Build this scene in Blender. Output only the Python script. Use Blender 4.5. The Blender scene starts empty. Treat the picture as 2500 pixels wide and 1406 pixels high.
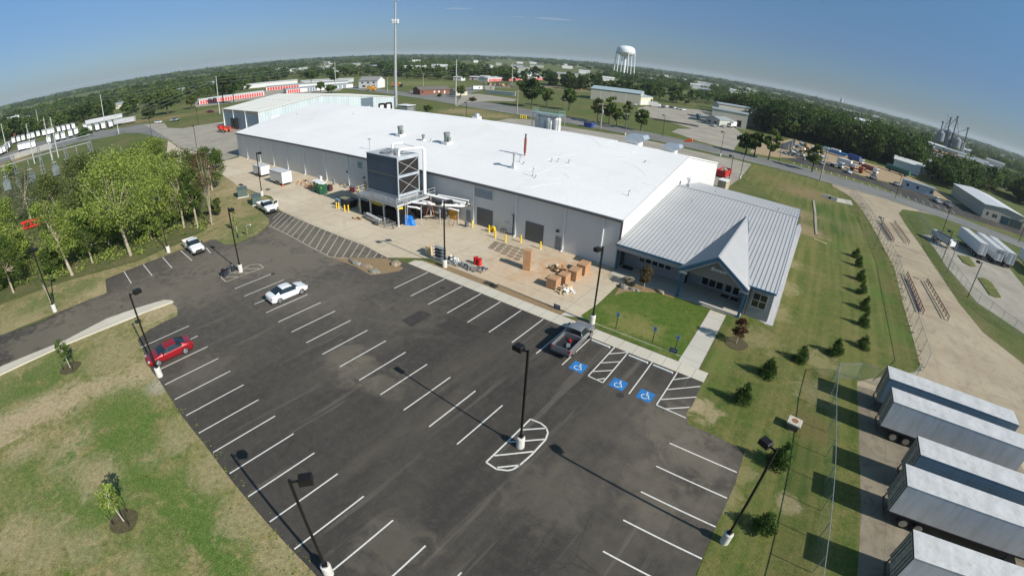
import bpy, math, random
import numpy as np
from mathutils import Vector, Matrix
S=bpy.context.scene; C=S.collection
rad=math.radians
# ---------------------------------------------------------------- camera (wide action-camera lens)
cd=bpy.data.cameras.new('camera'); cam=bpy.data.objects.new('camera',cd); C.objects.link(cam); S.camera=cam
cd.type='PANO'; cd.clip_start=.1; cd.clip_end=40000
cd.sensor_fit='HORIZONTAL'; cd.sensor_width=36
for tgt in (cd, getattr(cd,'cycles',None)):
    try:
        tgt.panorama_type='FISHEYE_LENS_POLYNOMIAL'
        tgt.fisheye_polynomial_k0=0.0; tgt.fisheye_polynomial_k1=-6.0577e-02; tgt.fisheye_polynomial_k2=-2.24879e-05
        tgt.fisheye_polynomial_k3=1.53341e-05; tgt.fisheye_polynomial_k4=-1.5069e-07; tgt.fisheye_fov=rad(179)
    except Exception as e: pass
R_=Vector((0.80899885,0.58588803,0.0474981)); U_=Vector((-0.30868168,0.35468051,0.88256295)); F_=Vector((-0.50023642,0.72865421,-0.46778903))
cam.matrix_world=Matrix(((R_.x,U_.x,-F_.x,0),(R_.y,U_.y,-F_.y,0),(R_.z,U_.z,-F_.z,25.053),(0,0,0,1)))
# ---------------------------------------------------------------- sky, sun, exposure
SUN_EL=34.0
sun_dir=Vector((math.cos(rad(SUN_EL))*math.cos(rad(-2.3)),math.cos(rad(SUN_EL))*math.sin(rad(-2.3)),math.sin(rad(SUN_EL))))
W=bpy.data.worlds.new('World'); S.world=W; W.use_nodes=True; nt=W.node_tree
bg=nt.nodes['Background']; sky=nt.nodes.new('ShaderNodeTexSky'); sky.sky_type='NISHITA'; sky.sun_disc=False
sky.sun_elevation=rad(SUN_EL); sky.sun_rotation=math.atan2(sun_dir.x,sun_dir.y); sky.altitude=300; sky.air_density=1.0; sky.dust_density=0.5; sky.ozone_density=3.0
# cooler, dimmer air low in the sky, as on a dry clear morning
tc=nt.nodes.new('ShaderNodeTexCoord'); sx=nt.nodes.new('ShaderNodeSeparateXYZ'); nt.links.new(tc.outputs['Generated'],sx.inputs[0])
cr=nt.nodes.new('ShaderNodeValToRGB'); e=cr.color_ramp.elements; e[0].position=0.0; e[0].color=(.29,.37,.52,1); e[1].position=.55; e[1].color=(.98,1.12,.96,1)
e2=e.new(.10); e2.color=(.36,.44,.58,1); e3=e.new(.28); e3.color=(.52,.70,.76,1)
nt.links.new(sx.outputs[2],cr.inputs[0]); mu=nt.nodes.new('ShaderNodeMix'); mu.data_type='RGBA'; mu.blend_type='MULTIPLY'; mu.inputs[0].default_value=1
nt.links.new(sky.outputs[0],mu.inputs[6]); nt.links.new(cr.outputs[0],mu.inputs[7]); nt.links.new(mu.outputs[2],bg.inputs[0]); bg.inputs[1].default_value=0.095
sl=bpy.data.lights.new('sun','SUN'); sl.energy=4.4; sl.angle=rad(.5); sl.color=(1,.955,.88)
so=bpy.data.objects.new('sun',sl); C.objects.link(so); so.rotation_euler=sun_dir.to_track_quat('Z','Y').to_euler()
S.view_settings.view_transform='Standard'; S.view_settings.look='None'; S.view_settings.exposure=.45; S.view_settings.gamma=1
S.view_settings.use_curve_mapping=False
S.cycles.max_bounces=6; S.cycles.diffuse_bounces=3; S.cycles.glossy_bounces=3; S.cycles.volume_bounces=1; S.cycles.transparent_max_bounces=8
S.cycles.use_denoising=True
# ---------------------------------------------------------------- helpers
RN=random.Random(7)
def link(o,parent=None):
    C.objects.link(o)
    if parent is not None: o.parent=parent
    return o
def tag(o,label=None,cat=None,group=None,kind=None):
    if label: o['label']=label
    if cat: o['category']=cat
    if group: o['group']=group
    if kind: o['kind']=kind
    return o
def thing(name,label,cat,loc=(0,0,0),rz=0,group=None):
    o=bpy.data.objects.new(name,None); C.objects.link(o); o.location=loc if len(loc)==3 else (loc[0],loc[1],0); o.rotation_euler=(0,0,rz); o.empty_display_size=.2
    return tag(o,label,cat,group)
def dup(root,loc,rz,label,group=None,sc=None):
    r=root.copy(); C.objects.link(r); r.location=loc if len(loc)==3 else (loc[0],loc[1],root.location.z); r.rotation_euler=(0,0,rz)
    if label: r['label']=label
    if group: r['group']=group
    if sc: r.scale=(sc,sc,sc) if not isinstance(sc,tuple) else sc
    def kids(a,b):
        for ch in [x for x in a.children]:
            c=ch.copy(); C.objects.link(c); c.parent=b; kids(ch,c)
    kids(root,r)
    return r
class MB:
    def __init__(s): s.v=[]; s.f=[]; s.m=[]; s.mi=0
    def add(s,vs,fs):
        n=len(s.v); s.v+= [tuple(p) for p in vs]; s.f+=[tuple(n+i for i in q) for q in fs]; s.m+=[s.mi]*len(fs); return s
    def box(s,c,d,rz=0,rx=0,ry=0):
        x,y,z=d[0]/2,d[1]/2,d[2]/2
        P=[Vector((a*x,b*y,e*z)) for a in(-1,1) for b in(-1,1) for e in(-1,1)]
        Mx=Matrix.Rotation(rz,3,'Z')@Matrix.Rotation(ry,3,'Y')@Matrix.Rotation(rx,3,'X'); c=Vector(c)
        return s.add([c+Mx@p for p in P],[(0,1,3,2),(4,6,7,5),(0,4,5,1),(2,3,7,6),(0,2,6,4),(1,5,7,3)])
    def b2(s,x0,x1,y0,y1,z0,z1): return s.box(((x0+x1)/2,(y0+y1)/2,(z0+z1)/2),(x1-x0,y1-y0,z1-z0))
    def bar(s,a,b,w,h=None):
        h=h or w; a=Vector(a); b=Vector(b); d=(b-a); L=d.length
        if L<1e-6: return s
        q=d.to_track_quat('X','Z').to_matrix(); c=(a+b)/2
        P=[c+q@Vector((i*L/2,j*w/2,k*h/2)) for i in(-1,1) for j in(-1,1) for k in(-1,1)]
        return s.add(P,[(0,1,3,2),(4,6,7,5),(0,4,5,1),(2,3,7,6),(0,2,6,4),(1,5,7,3)])
    def cyl(s,a,b,r0,r1=None,n=10,cap=True):
        r1=r0 if r1 is None else r1; a=Vector(a); b=Vector(b); q=(b-a).to_track_quat('Z','Y').to_matrix()
        P=[]
        for k in range(n):
            t=2*math.pi*k/n; u=q@Vector((math.cos(t),math.sin(t),0)); P+=[a+u*r0,b+u*r1]
        F=[(2*k,2*((k+1)%n),2*((k+1)%n)+1,2*k+1) for k in range(n)]
        if cap: F+=[tuple(2*k for k in range(n))[::-1],tuple(2*k+1 for k in range(n))]
        return s.add(P,F)
    def tube(s,pts,r,n=6):
        for a,b in zip(pts,pts[1:]): s.cyl(a,b,r,r,n)
        return s
    def lathe(s,prof,c=(0,0,0),n=16):
        P=[];F=[];m=len(prof)
        for k in range(n):
            t=2*math.pi*k/n
            for r,z in prof: P.append((c[0]+r*math.cos(t),c[1]+r*math.sin(t),c[2]+z))
        for k in range(n):
            for i in range(m-1):
                a=k*m+i; b=((k+1)%n)*m+i; F.append((a,b,b+1,a+1))
        return s.add(P,F)
    def prism(s,poly,z0,z1):
        n=len(poly); P=[(x,y,z0) for x,y in poly]+[(x,y,z1) for x,y in poly]
        return s.add(P,[tuple(range(n))[::-1],tuple(range(n,2*n))]+[(i,(i+1)%n,n+(i+1)%n,n+i) for i in range(n)])
    def prof(s,poly,y0,y1):   # side outline in x,z pushed along y
        n=len(poly); P=[(x,y0,z) for x,z in poly]+[(x,y1,z) for x,z in poly]
        return s.add(P,[tuple(range(n)),tuple(range(n,2*n))[::-1]]+[((i+1)%n,i,n+i,n+(i+1)%n) for i in range(n)])
    def sheet(s,poly,z): return s.add([(x,y,z) for x,y in poly],[tuple(range(len(poly)))])
    def build(s,name,mat,parent=None,smooth=False,bevel=0):
        me=bpy.data.meshes.new(name); me.from_pydata(s.v,[],s.f); mats=mat if isinstance(mat,(list,tuple)) else [mat]
        for m in mats: me.materials.append(m)
        if len(mats)>1: me.polygons.foreach_set('material_index',s.m)
        if smooth: me.polygons.foreach_set('use_smooth',[True]*len(me.polygons))
        me.update(); o=link(bpy.data.objects.new(name,me),parent)
        if bevel:
            b=o.modifiers.new('b','BEVEL'); b.width=bevel; b.segments=2; b.limit_method='ANGLE'; b.angle_limit=rad(40)
        return o
def npmesh(name,V,Fq,mats,mi=None,parent=None,smooth=False):
    me=bpy.data.meshes.new(name); me.vertices.add(len(V)); me.vertices.foreach_set('co',np.asarray(V,'f').ravel())
    Fq=np.asarray(Fq,'i'); k=Fq.shape[1]; me.loops.add(Fq.size); me.loops.foreach_set('vertex_index',Fq.ravel())
    me.polygons.add(len(Fq)); me.polygons.foreach_set('loop_start',np.arange(0,Fq.size,k,dtype='i')); me.polygons.foreach_set('loop_total',np.full(len(Fq),k,'i'))
    for m in mats: me.materials.append(m)
    if mi is not None: me.polygons.foreach_set('material_index',np.asarray(mi,'i'))
    if smooth: me.polygons.foreach_set('use_smooth',np.ones(len(Fq),dtype=bool))
    me.update(calc_edges=True); me.validate(); return me if parent is False else link(bpy.data.objects.new(name,me),parent)
def zone(name,poly,z,m,kind='structure'):
    o=MB().sheet(poly,z).build(name,m); o['kind']=kind; return o
# ---------------------------------------------------------------- materials
def nodes(name):
    m=bpy.data.materials.new(name); m.use_nodes=True; t=m.node_tree; return m,t,t.nodes['Principled BSDF']
class NB:
    """small helper to wire shader nodes on world-space position"""
    def __init__(s,name,coord='pos'):
        s.m,s.t,s.b=nodes(name)
        if coord=='pos': g=s.t.nodes.new('ShaderNodeNewGeometry'); s.p=g.outputs['Position']
        else: g=s.t.nodes.new('ShaderNodeTexCoord'); s.p=g.outputs['Object']
    def n(s,ty,**k):
        x=s.t.nodes.new(ty)
        for a,b in k.items(): setattr(x,a,b)
        return x
    def L(s,a,b): s.t.links.new(a,b)
    def noise(s,scale,detail=4,rough=.55,stretch=None,rot=0,dist=0):
        x=s.n('ShaderNodeTexNoise'); x.inputs['Scale'].default_value=scale; x.inputs['Detail'].default_value=detail; x.inputs['Roughness'].default_value=rough; x.inputs['Distortion'].default_value=dist
        mp=s.n('ShaderNodeMapping'); mp.inputs['Rotation'].default_value=(0,0,rot)
        if stretch: mp.inputs['Scale'].default_value=stretch
        s.L(s.p,mp.inputs[0]); s.L(mp.outputs[0],x.inputs['Vector']); return x.outputs[0]
    def ramp(s,v,stops):
        r=s.n('ShaderNodeValToRGB'); e=r.color_ramp.elements
        while len(e)<len(stops): e.new(.5)
        for i,(p,c) in enumerate(stops):
            e[i].position=p; e[i].color=(c,c,c,1) if not isinstance(c,tuple) else (*c,1)
        s.L(v,r.inputs[0]); return r.outputs[0]
    def mix(s,f,a,b,mode='MIX'):
        x=s.n('ShaderNodeMix',data_type='RGBA',blend_type=mode)
        for so_,v in ((x.inputs[0],f),(x.inputs[6],a),(x.inputs[7],b)):
            if hasattr(v,'links'): s.L(v,so_)
            elif isinstance(v,tuple): so_.default_value=(*v,1)
            else: so_.default_value=v
        return x.outputs[2]
    def bump(s,h,strength=.3,dist=.05):
        b=s.n('ShaderNodeBump'); b.inputs['Strength'].default_value=strength; b.inputs['Distance'].default_value=dist; s.L(h,b.inputs['Height']); s.L(b.outputs[0],s.b.inputs['Normal'])
    def grid(s,sx,sy,w,rot=0,off=(0,0)):
        """joint lines of a slab grid, 1 on the joint"""
        mp=s.n('ShaderNodeMapping'); mp.inputs['Rotation'].default_value=(0,0,rot); mp.inputs['Location'].default_value=(off[0],off[1],0); s.L(s.p,mp.inputs[0])
        sp=s.n('ShaderNodeSeparateXYZ'); s.L(mp.outputs[0],sp.inputs[0]); o=[]
        for i,q in ((0,sx),(1,sy)):
            if not q: continue
            a=s.n('ShaderNodeMath',operation='PINGPONG'); a.inputs[1].default_value=q/2; s.L(sp.outputs[i],a.inputs[0])
            b=s.n('ShaderNodeMath',operation='LESS_THAN'); b.inputs[1].default_value=w/2; s.L(a.outputs[0],b.inputs[0]); o.append(b.outputs[0])
        if len(o)==1: return o[0]
        a=s.n('ShaderNodeMath',operation='MAXIMUM'); s.L(o[0],a.inputs[0]); s.L(o[1],a.inputs[1]); return a.outputs[0]
    def done(s,col,rough=.85,metal=0,spec=None):
        if hasattr(col,'links'): s.L(col,s.b.inputs['Base Color'])
        else: s.b.inputs['Base Color'].default_value=(*col,1)
        if hasattr(rough,'links'): s.L(rough,s.b.inputs['Roughness'])
        else: s.b.inputs['Roughness'].default_value=rough
        s.b.inputs['Metallic'].default_value=metal
        if spec is not None: s.b.inputs['Specular IOR Level'].default_value=spec
        return s.m
def P(name,col,rough=.6,metal=0,var=.12,scale=1.5,spec=None,coord='obj'):
    k=NB(name,coord); v=k.noise(scale,3); lo=tuple(c*(1-var) for c in col); hi=tuple(min(1,c*(1+var)) for c in col)
    return k.done(k.ramp(v,[(.3,lo),(.7,hi)]),rough,metal,spec)
def spots(k,c,L_):
    """blend worn, lush or bare patches with ragged edges at given places"""
    if not L_: return c
    n1=k.noise(.55,7,.68,dist=1.0)
    for (x,y,r,col,st) in L_:
        g=k.n('ShaderNodeVectorMath',operation='DISTANCE'); g.inputs[1].default_value=(x,y,0); k.L(k.p,g.inputs[0])
        a=k.n('ShaderNodeMath',operation='MULTIPLY_ADD'); k.L(n1,a.inputs[0]); a.inputs[1].default_value=r*3.4; k.L(g.outputs['Value'],a.inputs[2])
        mr=k.n('ShaderNodeMapRange'); mr.inputs[1].default_value=r*2.8; mr.inputs[2].default_value=r*2.2; mr.inputs[3].default_value=0; mr.inputs[4].default_value=st; k.L(a.outputs[0],mr.inputs[0]); c=k.mix(mr.outputs[0],c,col)
    return c
def grass(name,green,tan,dark,patch,bias,fine=2.2,mow=0,sp=()):
    k=NB(name); big=k.noise(patch,5,.62,dist=.6); med=k.noise(patch*5,4,.6); fn=k.noise(fine,5,.72); fn2=k.noise(fine*5,3,.7)
    f=k.ramp(big,[(bias-.09,0.0),(bias+.09,1.0)]); f2=k.ramp(med,[(.38,0.0),(.62,1.0)])
    c=k.mix(f,green,tan); c=k.mix(.5,c,k.mix(f2,green,tan)); 
    c=k.mix(k.ramp(fn,[(.36,.55),(.58,0.0)]),c,dark); c=spots(k,c,sp); c=k.mix(1.0,c,k.ramp(k.noise(fine*1.7,5,.75),[(.32,.58),(.66,1.12)]),'MULTIPLY'); c=k.mix(k.ramp(fn2,[(.52,0.0),(.75,.55)]),c,tuple(min(1,t*1.25) for t in tan))
    if mow:
        st=k.noise(.9,2,.5,stretch=(1.0,.05,1),rot=mow); c=k.mix(k.ramp(st,[(.42,.0),(.62,.36)]),c,tuple(t*1.08 for t in tan))
    k.bump(fn2,.6,.12); return k.done(c,.95,spec=.2)
GR=(.085,.125,.028); TN=(.235,.19,.095); DK=(.038,.062,.014)
m_grass=grass('meadow_grass',(.075,.125,.022),(.20,.17,.07),DK,.045,.56,sp=[(*q,r,c,s) for q,r,c,s in (((-141.02,159.67),12,(.34,.26,.14),.8),((-122.8,157.07),10,(.34,.26,.14),.8),((-130.5,158.35),10,(.2,.19,.07),.5),((-310.34,63.46),14,(.27,.20,.10),.8),((-292.72,79.08),14,(.25,.19,.09),.8),((-285.76,102.15),16,(.24,.19,.09),.7),((-282,121.81),14,(.24,.19,.09),.6),((-183.65,44.97),6,(.34,.26,.15),.8),((-198.99,46.56),7,(.2,.19,.07),.6),((-468.99,291.79),45,(.16,.20,.05),.7),((-315.42,286.6),35,(.17,.20,.06),.7),((-290.41,291.69),35,(.19,.19,.07),.6),((-236.05,311.16),22,(.25,.20,.12),.8),((-223.78,359.55),20,(.26,.22,.14),.8),((-194.71,358.42),18,(.28,.23,.14),.8),((-262.04,-9.86),12,(.36,.25,.12),.7),((-220.81,74.19),8,(.20,.16,.06),.6),((-362.36,48.88),20,(.13,.18,.04),.7))])
SO=(.44,.35,.21); LU=(.08,.155,.024); ST=(.34,.285,.155)
m_field=grass('patchy_field_grass',(.095,.16,.022),(.36,.285,.135),(.05,.08,.02),.11,.47,fine=1.6,sp=[(*q,r,c,s) for q,r,c,s in (((-45.27,-8.84),3.2,SO,.75),((-45.62,-11.4),3.4,SO,.75),((-44.94,-5.87),3,SO,.75),((-44.3,-2.97),2.6,SO,.75),((-43.35,-0.19),2.2,SO,.7),((-42.41,2.13),1.8,SO,.6),((-31.63,2.05),1.4,SO,.5),((-36.59,-6.46),2.2,SO,.6),((-40.12,-9.4),2.2,SO,.6),((-38.3,-4.19),1.8,SO,.5),((-31.36,-0.21),1.5,SO,.5),((-27.07,-7.02),1.8,SO,.5),((-23.4,-4.22),1.2,SO,.45),((-31.46,-11.38),2,SO,.5),((-53.63,8.24),3.4,SO,.8),((-43.1,3.19),2.6,SO,.7),((-39.45,3.53),1.6,(.42,.38,.30),.8),((-57.06,-7.88),4,ST,.6),((-48.93,1.58),4,ST,.6),((-56.51,0.69),4,ST,.5),((-26.91,0.78),2.4,LU,.8),((-24.23,0.69),2.3,LU,.9),((-21.63,0.77),2.1,LU,.9),((-19.44,0.6),2.0,LU,.9),((-38.48,-0.61),4.2,LU,.75),((-33.65,-0.89),4.2,LU,.75),((-30.67,-6.7),4,LU,.7),((-30.32,-2.67),3.2,LU,.6),((-36.06,-9.94),4,LU,.5),((-23.64,-2.58),3,LU,.5),((-51.76,-5.43),4,(.09,.15,.03),.7),((-50.34,-9.77),4,(.09,.15,.03),.7),((-32.22,3.39),2.4,ST,.6),((-26.61,3.35),2.2,ST,.7),((-21.53,3.23),2.0,ST,.7),((-17.35,3.34),1.9,ST,.7),((-29.09,-9.79),3.0,ST,.6),((-32.52,-4.11),2.4,SO,.55))])
m_lawn=grass('lawn_grass',(.075,.145,.016),(.17,.185,.045),(.035,.08,.01),.22,.6,fine=2.5,sp=[(*q,r,(.24,.22,.075),s) for q,r,s in (((-12.79,40.77),2.6,.7),((-10.42,40.67),2.0,.6),((-15.26,41.96),1.6,.4))])
m_side=grass('mown_grass',(.074,.125,.018),(.20,.175,.06),(.055,.085,.02),.16,.53,mow=.14,sp=[(*q,r,c,s) for q,r,c,s in (((0.73,63.44),2.6,ST,.7),((0.61,74.12),2.6,ST,.7),((0.63,54.97),2.4,ST,.6),((-0.11,46.68),2.6,ST,.5),((6.64,106.7),5,LU,.6),((9.18,92.21),4,LU,.45),((15.65,73.07),3.0,LU,.8),((16.8,61.36),3.0,LU,.85),((15.39,88.47),3,LU,.6),((6.85,47.06),2.5,ST,.6),((6.86,40.7),2.5,ST,.55),((-2.15,32.14),1.6,SO,.7),((-3.31,32.28),1.2,SO,.7),((-3.49,39.7),2.4,LU,.7),((-3.11,35.41),1.8,LU,.5),((6.67,31.51),2.2,(.035,.09,.012),.9),((6.55,27.64),2.0,(.035,.09,.012),.9),((6.93,35.53),2,(.16,.11,.05),.6),((6.53,25.91),1.0,SO,.7),((1.91,24.14),1.4,ST,.6),((2.21,26.5),1.4,ST,.5),((0.28,133.62),9,(.26,.185,.10),.85),((-7.9,141.18),8,(.20,.16,.06),.7),((2.19,106.98),7,(.32,.235,.14),.95),((2.32,96.49),5,(.32,.235,.14),.95),((-13.17,144.28),6,(.16,.15,.05),.6),((7.59,117.92),9,(.05,.105,.014),.9),((7.56,104.21),7,(.05,.10,.014),.9),((12.22,107.91),6,(.13,.14,.05),.7))])
m_dry=grass('dry_slope_grass',(.12,.165,.035),(.40,.31,.17),(.12,.11,.045),.2,.47,sp=[(*q,r,c,s) for q,r,c,s in (((-97.25,39.77),4,(.42,.33,.19),.7),((-94.3,34.69),4,(.42,.33,.19),.6),((-69.96,27.36),3,(.09,.15,.03),.7),((-73.88,31.49),3,(.09,.15,.03),.6),((-65.98,24.14),3,(.09,.15,.03),.7),((-80.1,29.56),4,(.34,.25,.14),.6),((-67.59,3.21),3,(.42,.34,.19),.7),((-70.68,1.29),3,(.09,.15,.03),.7),((-69.85,-5.4),4,(.09,.15,.03),.7),((-73.77,16.13),3,(.36,.30,.16),.5),((-66.11,-7.36),4,(.38,.31,.17),.6))])
m_weed=grass('ditch_weeds',(.075,.115,.025),(.20,.165,.085),(.03,.05,.012),.2,.52)
def dirt(name,a,b,sc=.8,rough=.95):
    k=NB(name); c=k.ramp(k.noise(sc,6,.65),[(.3,a),(.7,b)]); c=k.mix(k.ramp(k.noise(sc*9,3,.7),[(.5,0.0),(.75,.4)]),c,tuple(t*.55 for t in a)); k.bump(k.noise(sc*8,3),.5,.06); return k.done(c,rough,spec=.2)
m_soil=dirt('bare_soil',(.27,.19,.11),(.40,.31,.19))
m_gravel=dirt('brown_river_gravel',(.16,.105,.055),(.36,.26,.15),6)
m_stone=dirt('white_river_stone',(.22,.21,.21),(.62,.62,.64),5)
m_mulch=dirt('dark_mulch',(.06,.052,.026),(.12,.105,.055),4)
def asphalt():
    k=NB('asphalt'); big=k.noise(.07,5,.6,dist=.5); st=k.noise(.22,5,.6,stretch=(1,.22,1),rot=.5); fn=k.noise(1.3,6,.75); sp=k.noise(22,2,.6)
    c=k.ramp(big,[(.3,(.023,.020,.017)),(.55,(.037,.0325,.0275)),(.75,(.066,.057,.046))])
    c=k.mix(k.ramp(st,[(.44,0.0),(.74,.7)]),c,(.10,.084,.064)); c=k.mix(k.ramp(fn,[(.46,0.0),(.76,.5)]),c,(.105,.088,.066))
    dk=k.noise(.5,5,.7,dist=1.5); c=k.mix(k.ramp(dk,[(.56,0.0),(.74,.6)]),c,(.022,.020,.018)); sc=k.noise(.9,3,.6,stretch=(1,.06,1),rot=.35); c=k.mix(k.ramp(sc,[(.60,0.0),(.68,.5)]),c,(.15,.13,.105)); vo=k.n('ShaderNodeTexVoronoi',feature='DISTANCE_TO_EDGE'); vo.inputs['Scale'].default_value=.11; k.L(k.p,vo.inputs['Vector']); c=k.mix(k.ramp(vo.outputs['Distance'],[(.0,.5),(.004,0.0)]),c,(.012,.011,.01))
    tr=k.noise(.12,5,.7,stretch=(1,.18,1),rot=.12); c=k.mix(k.ramp(tr,[(.56,0.0),(.72,.5)]),c,(.14,.118,.09))
    c=spots(k,c,[(*q,r,(.17,.145,.105),s) for q,r,s in (((-30.54,18.43),2.2,.55),((-27.63,18.25),2.2,.55),((-25.16,18.24),2.0,.5),((-63.41,31.31),5,.85),((-56.16,31.98),5,.85),((-50.56,33.75),5,.8),((-52.26,26.27),6,.75),((-58.44,24.55),6,.75),((-59.71,20.09),6,.6),((-63.68,34.43),4,.8),((-40.67,24.76),5,.35),((-30.89,27.56),4,.3),((-38.71,8.09),3,.35),((-59.34,-5.65),6,.7),((-59.78,1.28),6,.7),((-59.37,8.28),6,.65),((-56.57,13.53),6,.6),((-1.16,26.77),3,.6),((-4.03,29.08),3,.55),((-2.6,21.35),2.6,.4),((-8.62,17.56),3,.3),((-13.28,8.54),2.4,.4),((-63.8,16.73),5,.5))])
    # tan dust trodden in near the entrance and along the east bay
    g=k.n('ShaderNodeVectorMath',operation='DISTANCE'); g.inputs[1].default_value=(-56,26,0); k.L(k.p,g.inputs[0])
    mr=k.n('ShaderNodeMapRange'); mr.inputs[1].default_value=34; mr.inputs[2].default_value=4; mr.inputs[3].default_value=0; mr.inputs[4].default_value=.72; k.L(g.outputs['Value'],mr.inputs[0]); 
    mm=k.n('ShaderNodeMath',operation='MULTIPLY'); k.L(mr.outputs[0],mm.inputs[0]); k.L(k.ramp(fn,[(.3,.35),(.62,1.0)]),mm.inputs[1]); c=k.mix(mm.outputs[0],c,(.16,.138,.11))
    g2=k.n('ShaderNodeVectorMath',operation='DISTANCE'); g2.inputs[1].default_value=(0,25,0); k.L(k.p,g2.inputs[0])
    m2=k.n('ShaderNodeMapRange'); m2.inputs[1].default_value=13; m2.inputs[2].default_value=1; m2.inputs[3].default_value=0; m2.inputs[4].default_value=.8; k.L(g2.outputs['Value'],m2.inputs[0])
    m3=k.n('ShaderNodeMath',operation='MULTIPLY'); k.L(m2.outputs[0],m3.inputs[0]); k.L(k.ramp(k.noise(.35,4,.65),[(.35,0.0),(.65,1.0)]),m3.inputs[1]); c=k.mix(m3.outputs[0],c,(.165,.14,.105))
    c=k.mix(.18,c,k.ramp(sp,[(.3,(.0,.0,.0)),(.7,(.14,.135,.13))])); k.bump(sp,.25,.02)
    # sealed seams between paving passes
    w=k.grid(0,6.1,.05); c=k.mix(k.mix(.85,w,(0,0,0)),c,(.015,.015,.015)); return k.done(c,.86,spec=.3)
m_asph=asphalt()
def road(name,a,b,c2):
    k=NB(name); c=k.ramp(k.noise(.06,6,.65),[(.3,a),(.7,b)]); c=k.mix(k.ramp(k.noise(.3,6,.7,stretch=(.25,1,1)),[(.45,0.0),(.75,.55)]),c,c2); c=k.mix(k.ramp(k.noise(2.5,4,.7),[(.5,0.0),(.8,.35)]),c,tuple(t*.7 for t in a)); return k.done(c,.9,spec=.3)
m_road=road('worn_grey_road',(.13,.13,.125),(.21,.205,.19),(.25,.235,.20))
def conc(name,a,b,jx,jy,rot=0,off=(0,0),rust=False,stain=.5,jd=.45):
    k=NB(name); c=k.ramp(k.noise(.11,6,.6,dist=.4),[(.3,a),(.7,b)])
    c=k.mix(k.ramp(k.noise(.45,6,.7,dist=1.2),[(.5,0.0),(.82,stain)]),c,tuple(t*.45 for t in a)); c=k.mix(k.ramp(k.noise(5,4,.7),[(.45,0.0),(.8,.3)]),c,tuple(t*.7 for t in a))
    if rust:
        for p,r in (((-27.5,44.3,0),8.5),((-24,49,0),5)):
            g=k.n('ShaderNodeVectorMath',operation='DISTANCE'); g.inputs[1].default_value=p; k.L(k.p,g.inputs[0]); mr=k.n('ShaderNodeMapRange'); mr.inputs[1].default_value=r; mr.inputs[2].default_value=1; mr.inputs[3].default_value=0; mr.inputs[4].default_value=.8; k.L(g.outputs['Value'],mr.inputs[0])
            q=k.n('ShaderNodeMath',operation='MULTIPLY'); k.L(mr.outputs[0],q.inputs[0]); k.L(k.ramp(k.noise(.5,5,.65,dist=1),[(.34,0.0),(.62,1.0)]),q.inputs[1]); c=k.mix(q.outputs[0],c,(.47,.25,.115))
    if jx or jy:
        g=k.grid(jx,jy,.07,rot,off); q=k.n('ShaderNodeMath',operation='MULTIPLY'); q.inputs[1].default_value=jd; k.L(g,q.inputs[0]); c=k.mix(q.outputs[0],c,tuple(t*.35 for t in a))
    k.bump(k.noise(14,3),.12,.02); return k.done(c,.85,spec=.3)
m_yard=conc('tan_yard_concrete',(.44,.365,.26),(.57,.49,.37),4.6,4.6,0,(1.2,.8),rust=True)
m_lane=conc('lane_concrete',(.29,.232,.155),(.42,.35,.245),6,6,.0,(2,1),stain=.7,jd=.3)
m_pad=conc('stained_pad_concrete',(.15,.125,.09),(.27,.23,.165),5,5,.0,(1,1),stain=.9,jd=.3)
m_walk=conc('pale_walk_concrete',(.46,.42,.34),(.56,.52,.43),1.5,0,0,(0,0),stain=.2,jd=.5)
m_walk2=conc('porch_concrete',(.44,.41,.35),(.53,.50,.43),0,2.4,stain=.2)
m_apron=conc('weathered_apron_concrete',(.26,.235,.19),(.38,.345,.28),6,6,.05,(1,1),stain=.6,jd=.3)
k_=NB('white_road_paint'); m_paint=k_.done(k_.mix(k_.ramp(k_.noise(5,5,.75),[(.52,0.0),(.72,.62)]),(.64,.62,.57),(.16,.145,.125)),.75); m_tanpaint=P('worn_cream_paint',(.42,.38,.30),.8,var=.2,scale=3,coord='pos')
m_bluep=P('blue_road_paint',(.02,.16,.42),.6,var=.12,scale=3,coord='pos')
# ================================================================ GROUND
def disc(r0,r1,z,n=96): 
    return [(r1*math.cos(2*math.pi*i/n),r1*math.sin(2*math.pi*i/n)) for i in range(n)]
o=MB().sheet(disc(0,9000,0),-.012).build('ground',m_grass); o['kind']='structure'
# dirt and grass zones (each a few millimetres above the one below)
zone('patchy_field',[(-55.23,-10.97),(-55.28,-3.04),(-54.66,4.96),(-54.55,10.05),(-52.86,10.18),(-50.84,9.6),(-50.54,7.89),(-49.31,4.32),(-47.26,4.26),(-42.45,3.86),(-40.21,3.99),(-38.27,3.94),(-34.37,3.88),(-29.52,4.04),(-25.24,4.01),(-19.73,4.02),(-15.49,4.09),(-13.8,3.95),(-18.45,-4.45),(-25.58,-13.85),(-42.3,-20.02)],.004,m_field)
0 and zone('ditch_bank',[(-39.45,3.94),(-33.58,4.71),(-26.46,4.66),(-20.67,4.63),(-15.64,4.52),(-14.16,3.94),(-16.84,1.48),(-19.65,2.1),(-23.96,2.01),(-29.74,1.64),(-33.95,2.19)],.008,m_weed)
0 and zone('bare_path',[(-48.44,-15.77),(-48.41,-11.24),(-45.99,-4.85),(-45.03,-1.1),(-43.38,1.11),(-41.13,2.6),(-39.6,2.54),(-40.2,0.26),(-42.35,-4.18),(-43.96,-8.97),(-44.39,-14.04)],.008,m_soil)
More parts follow.
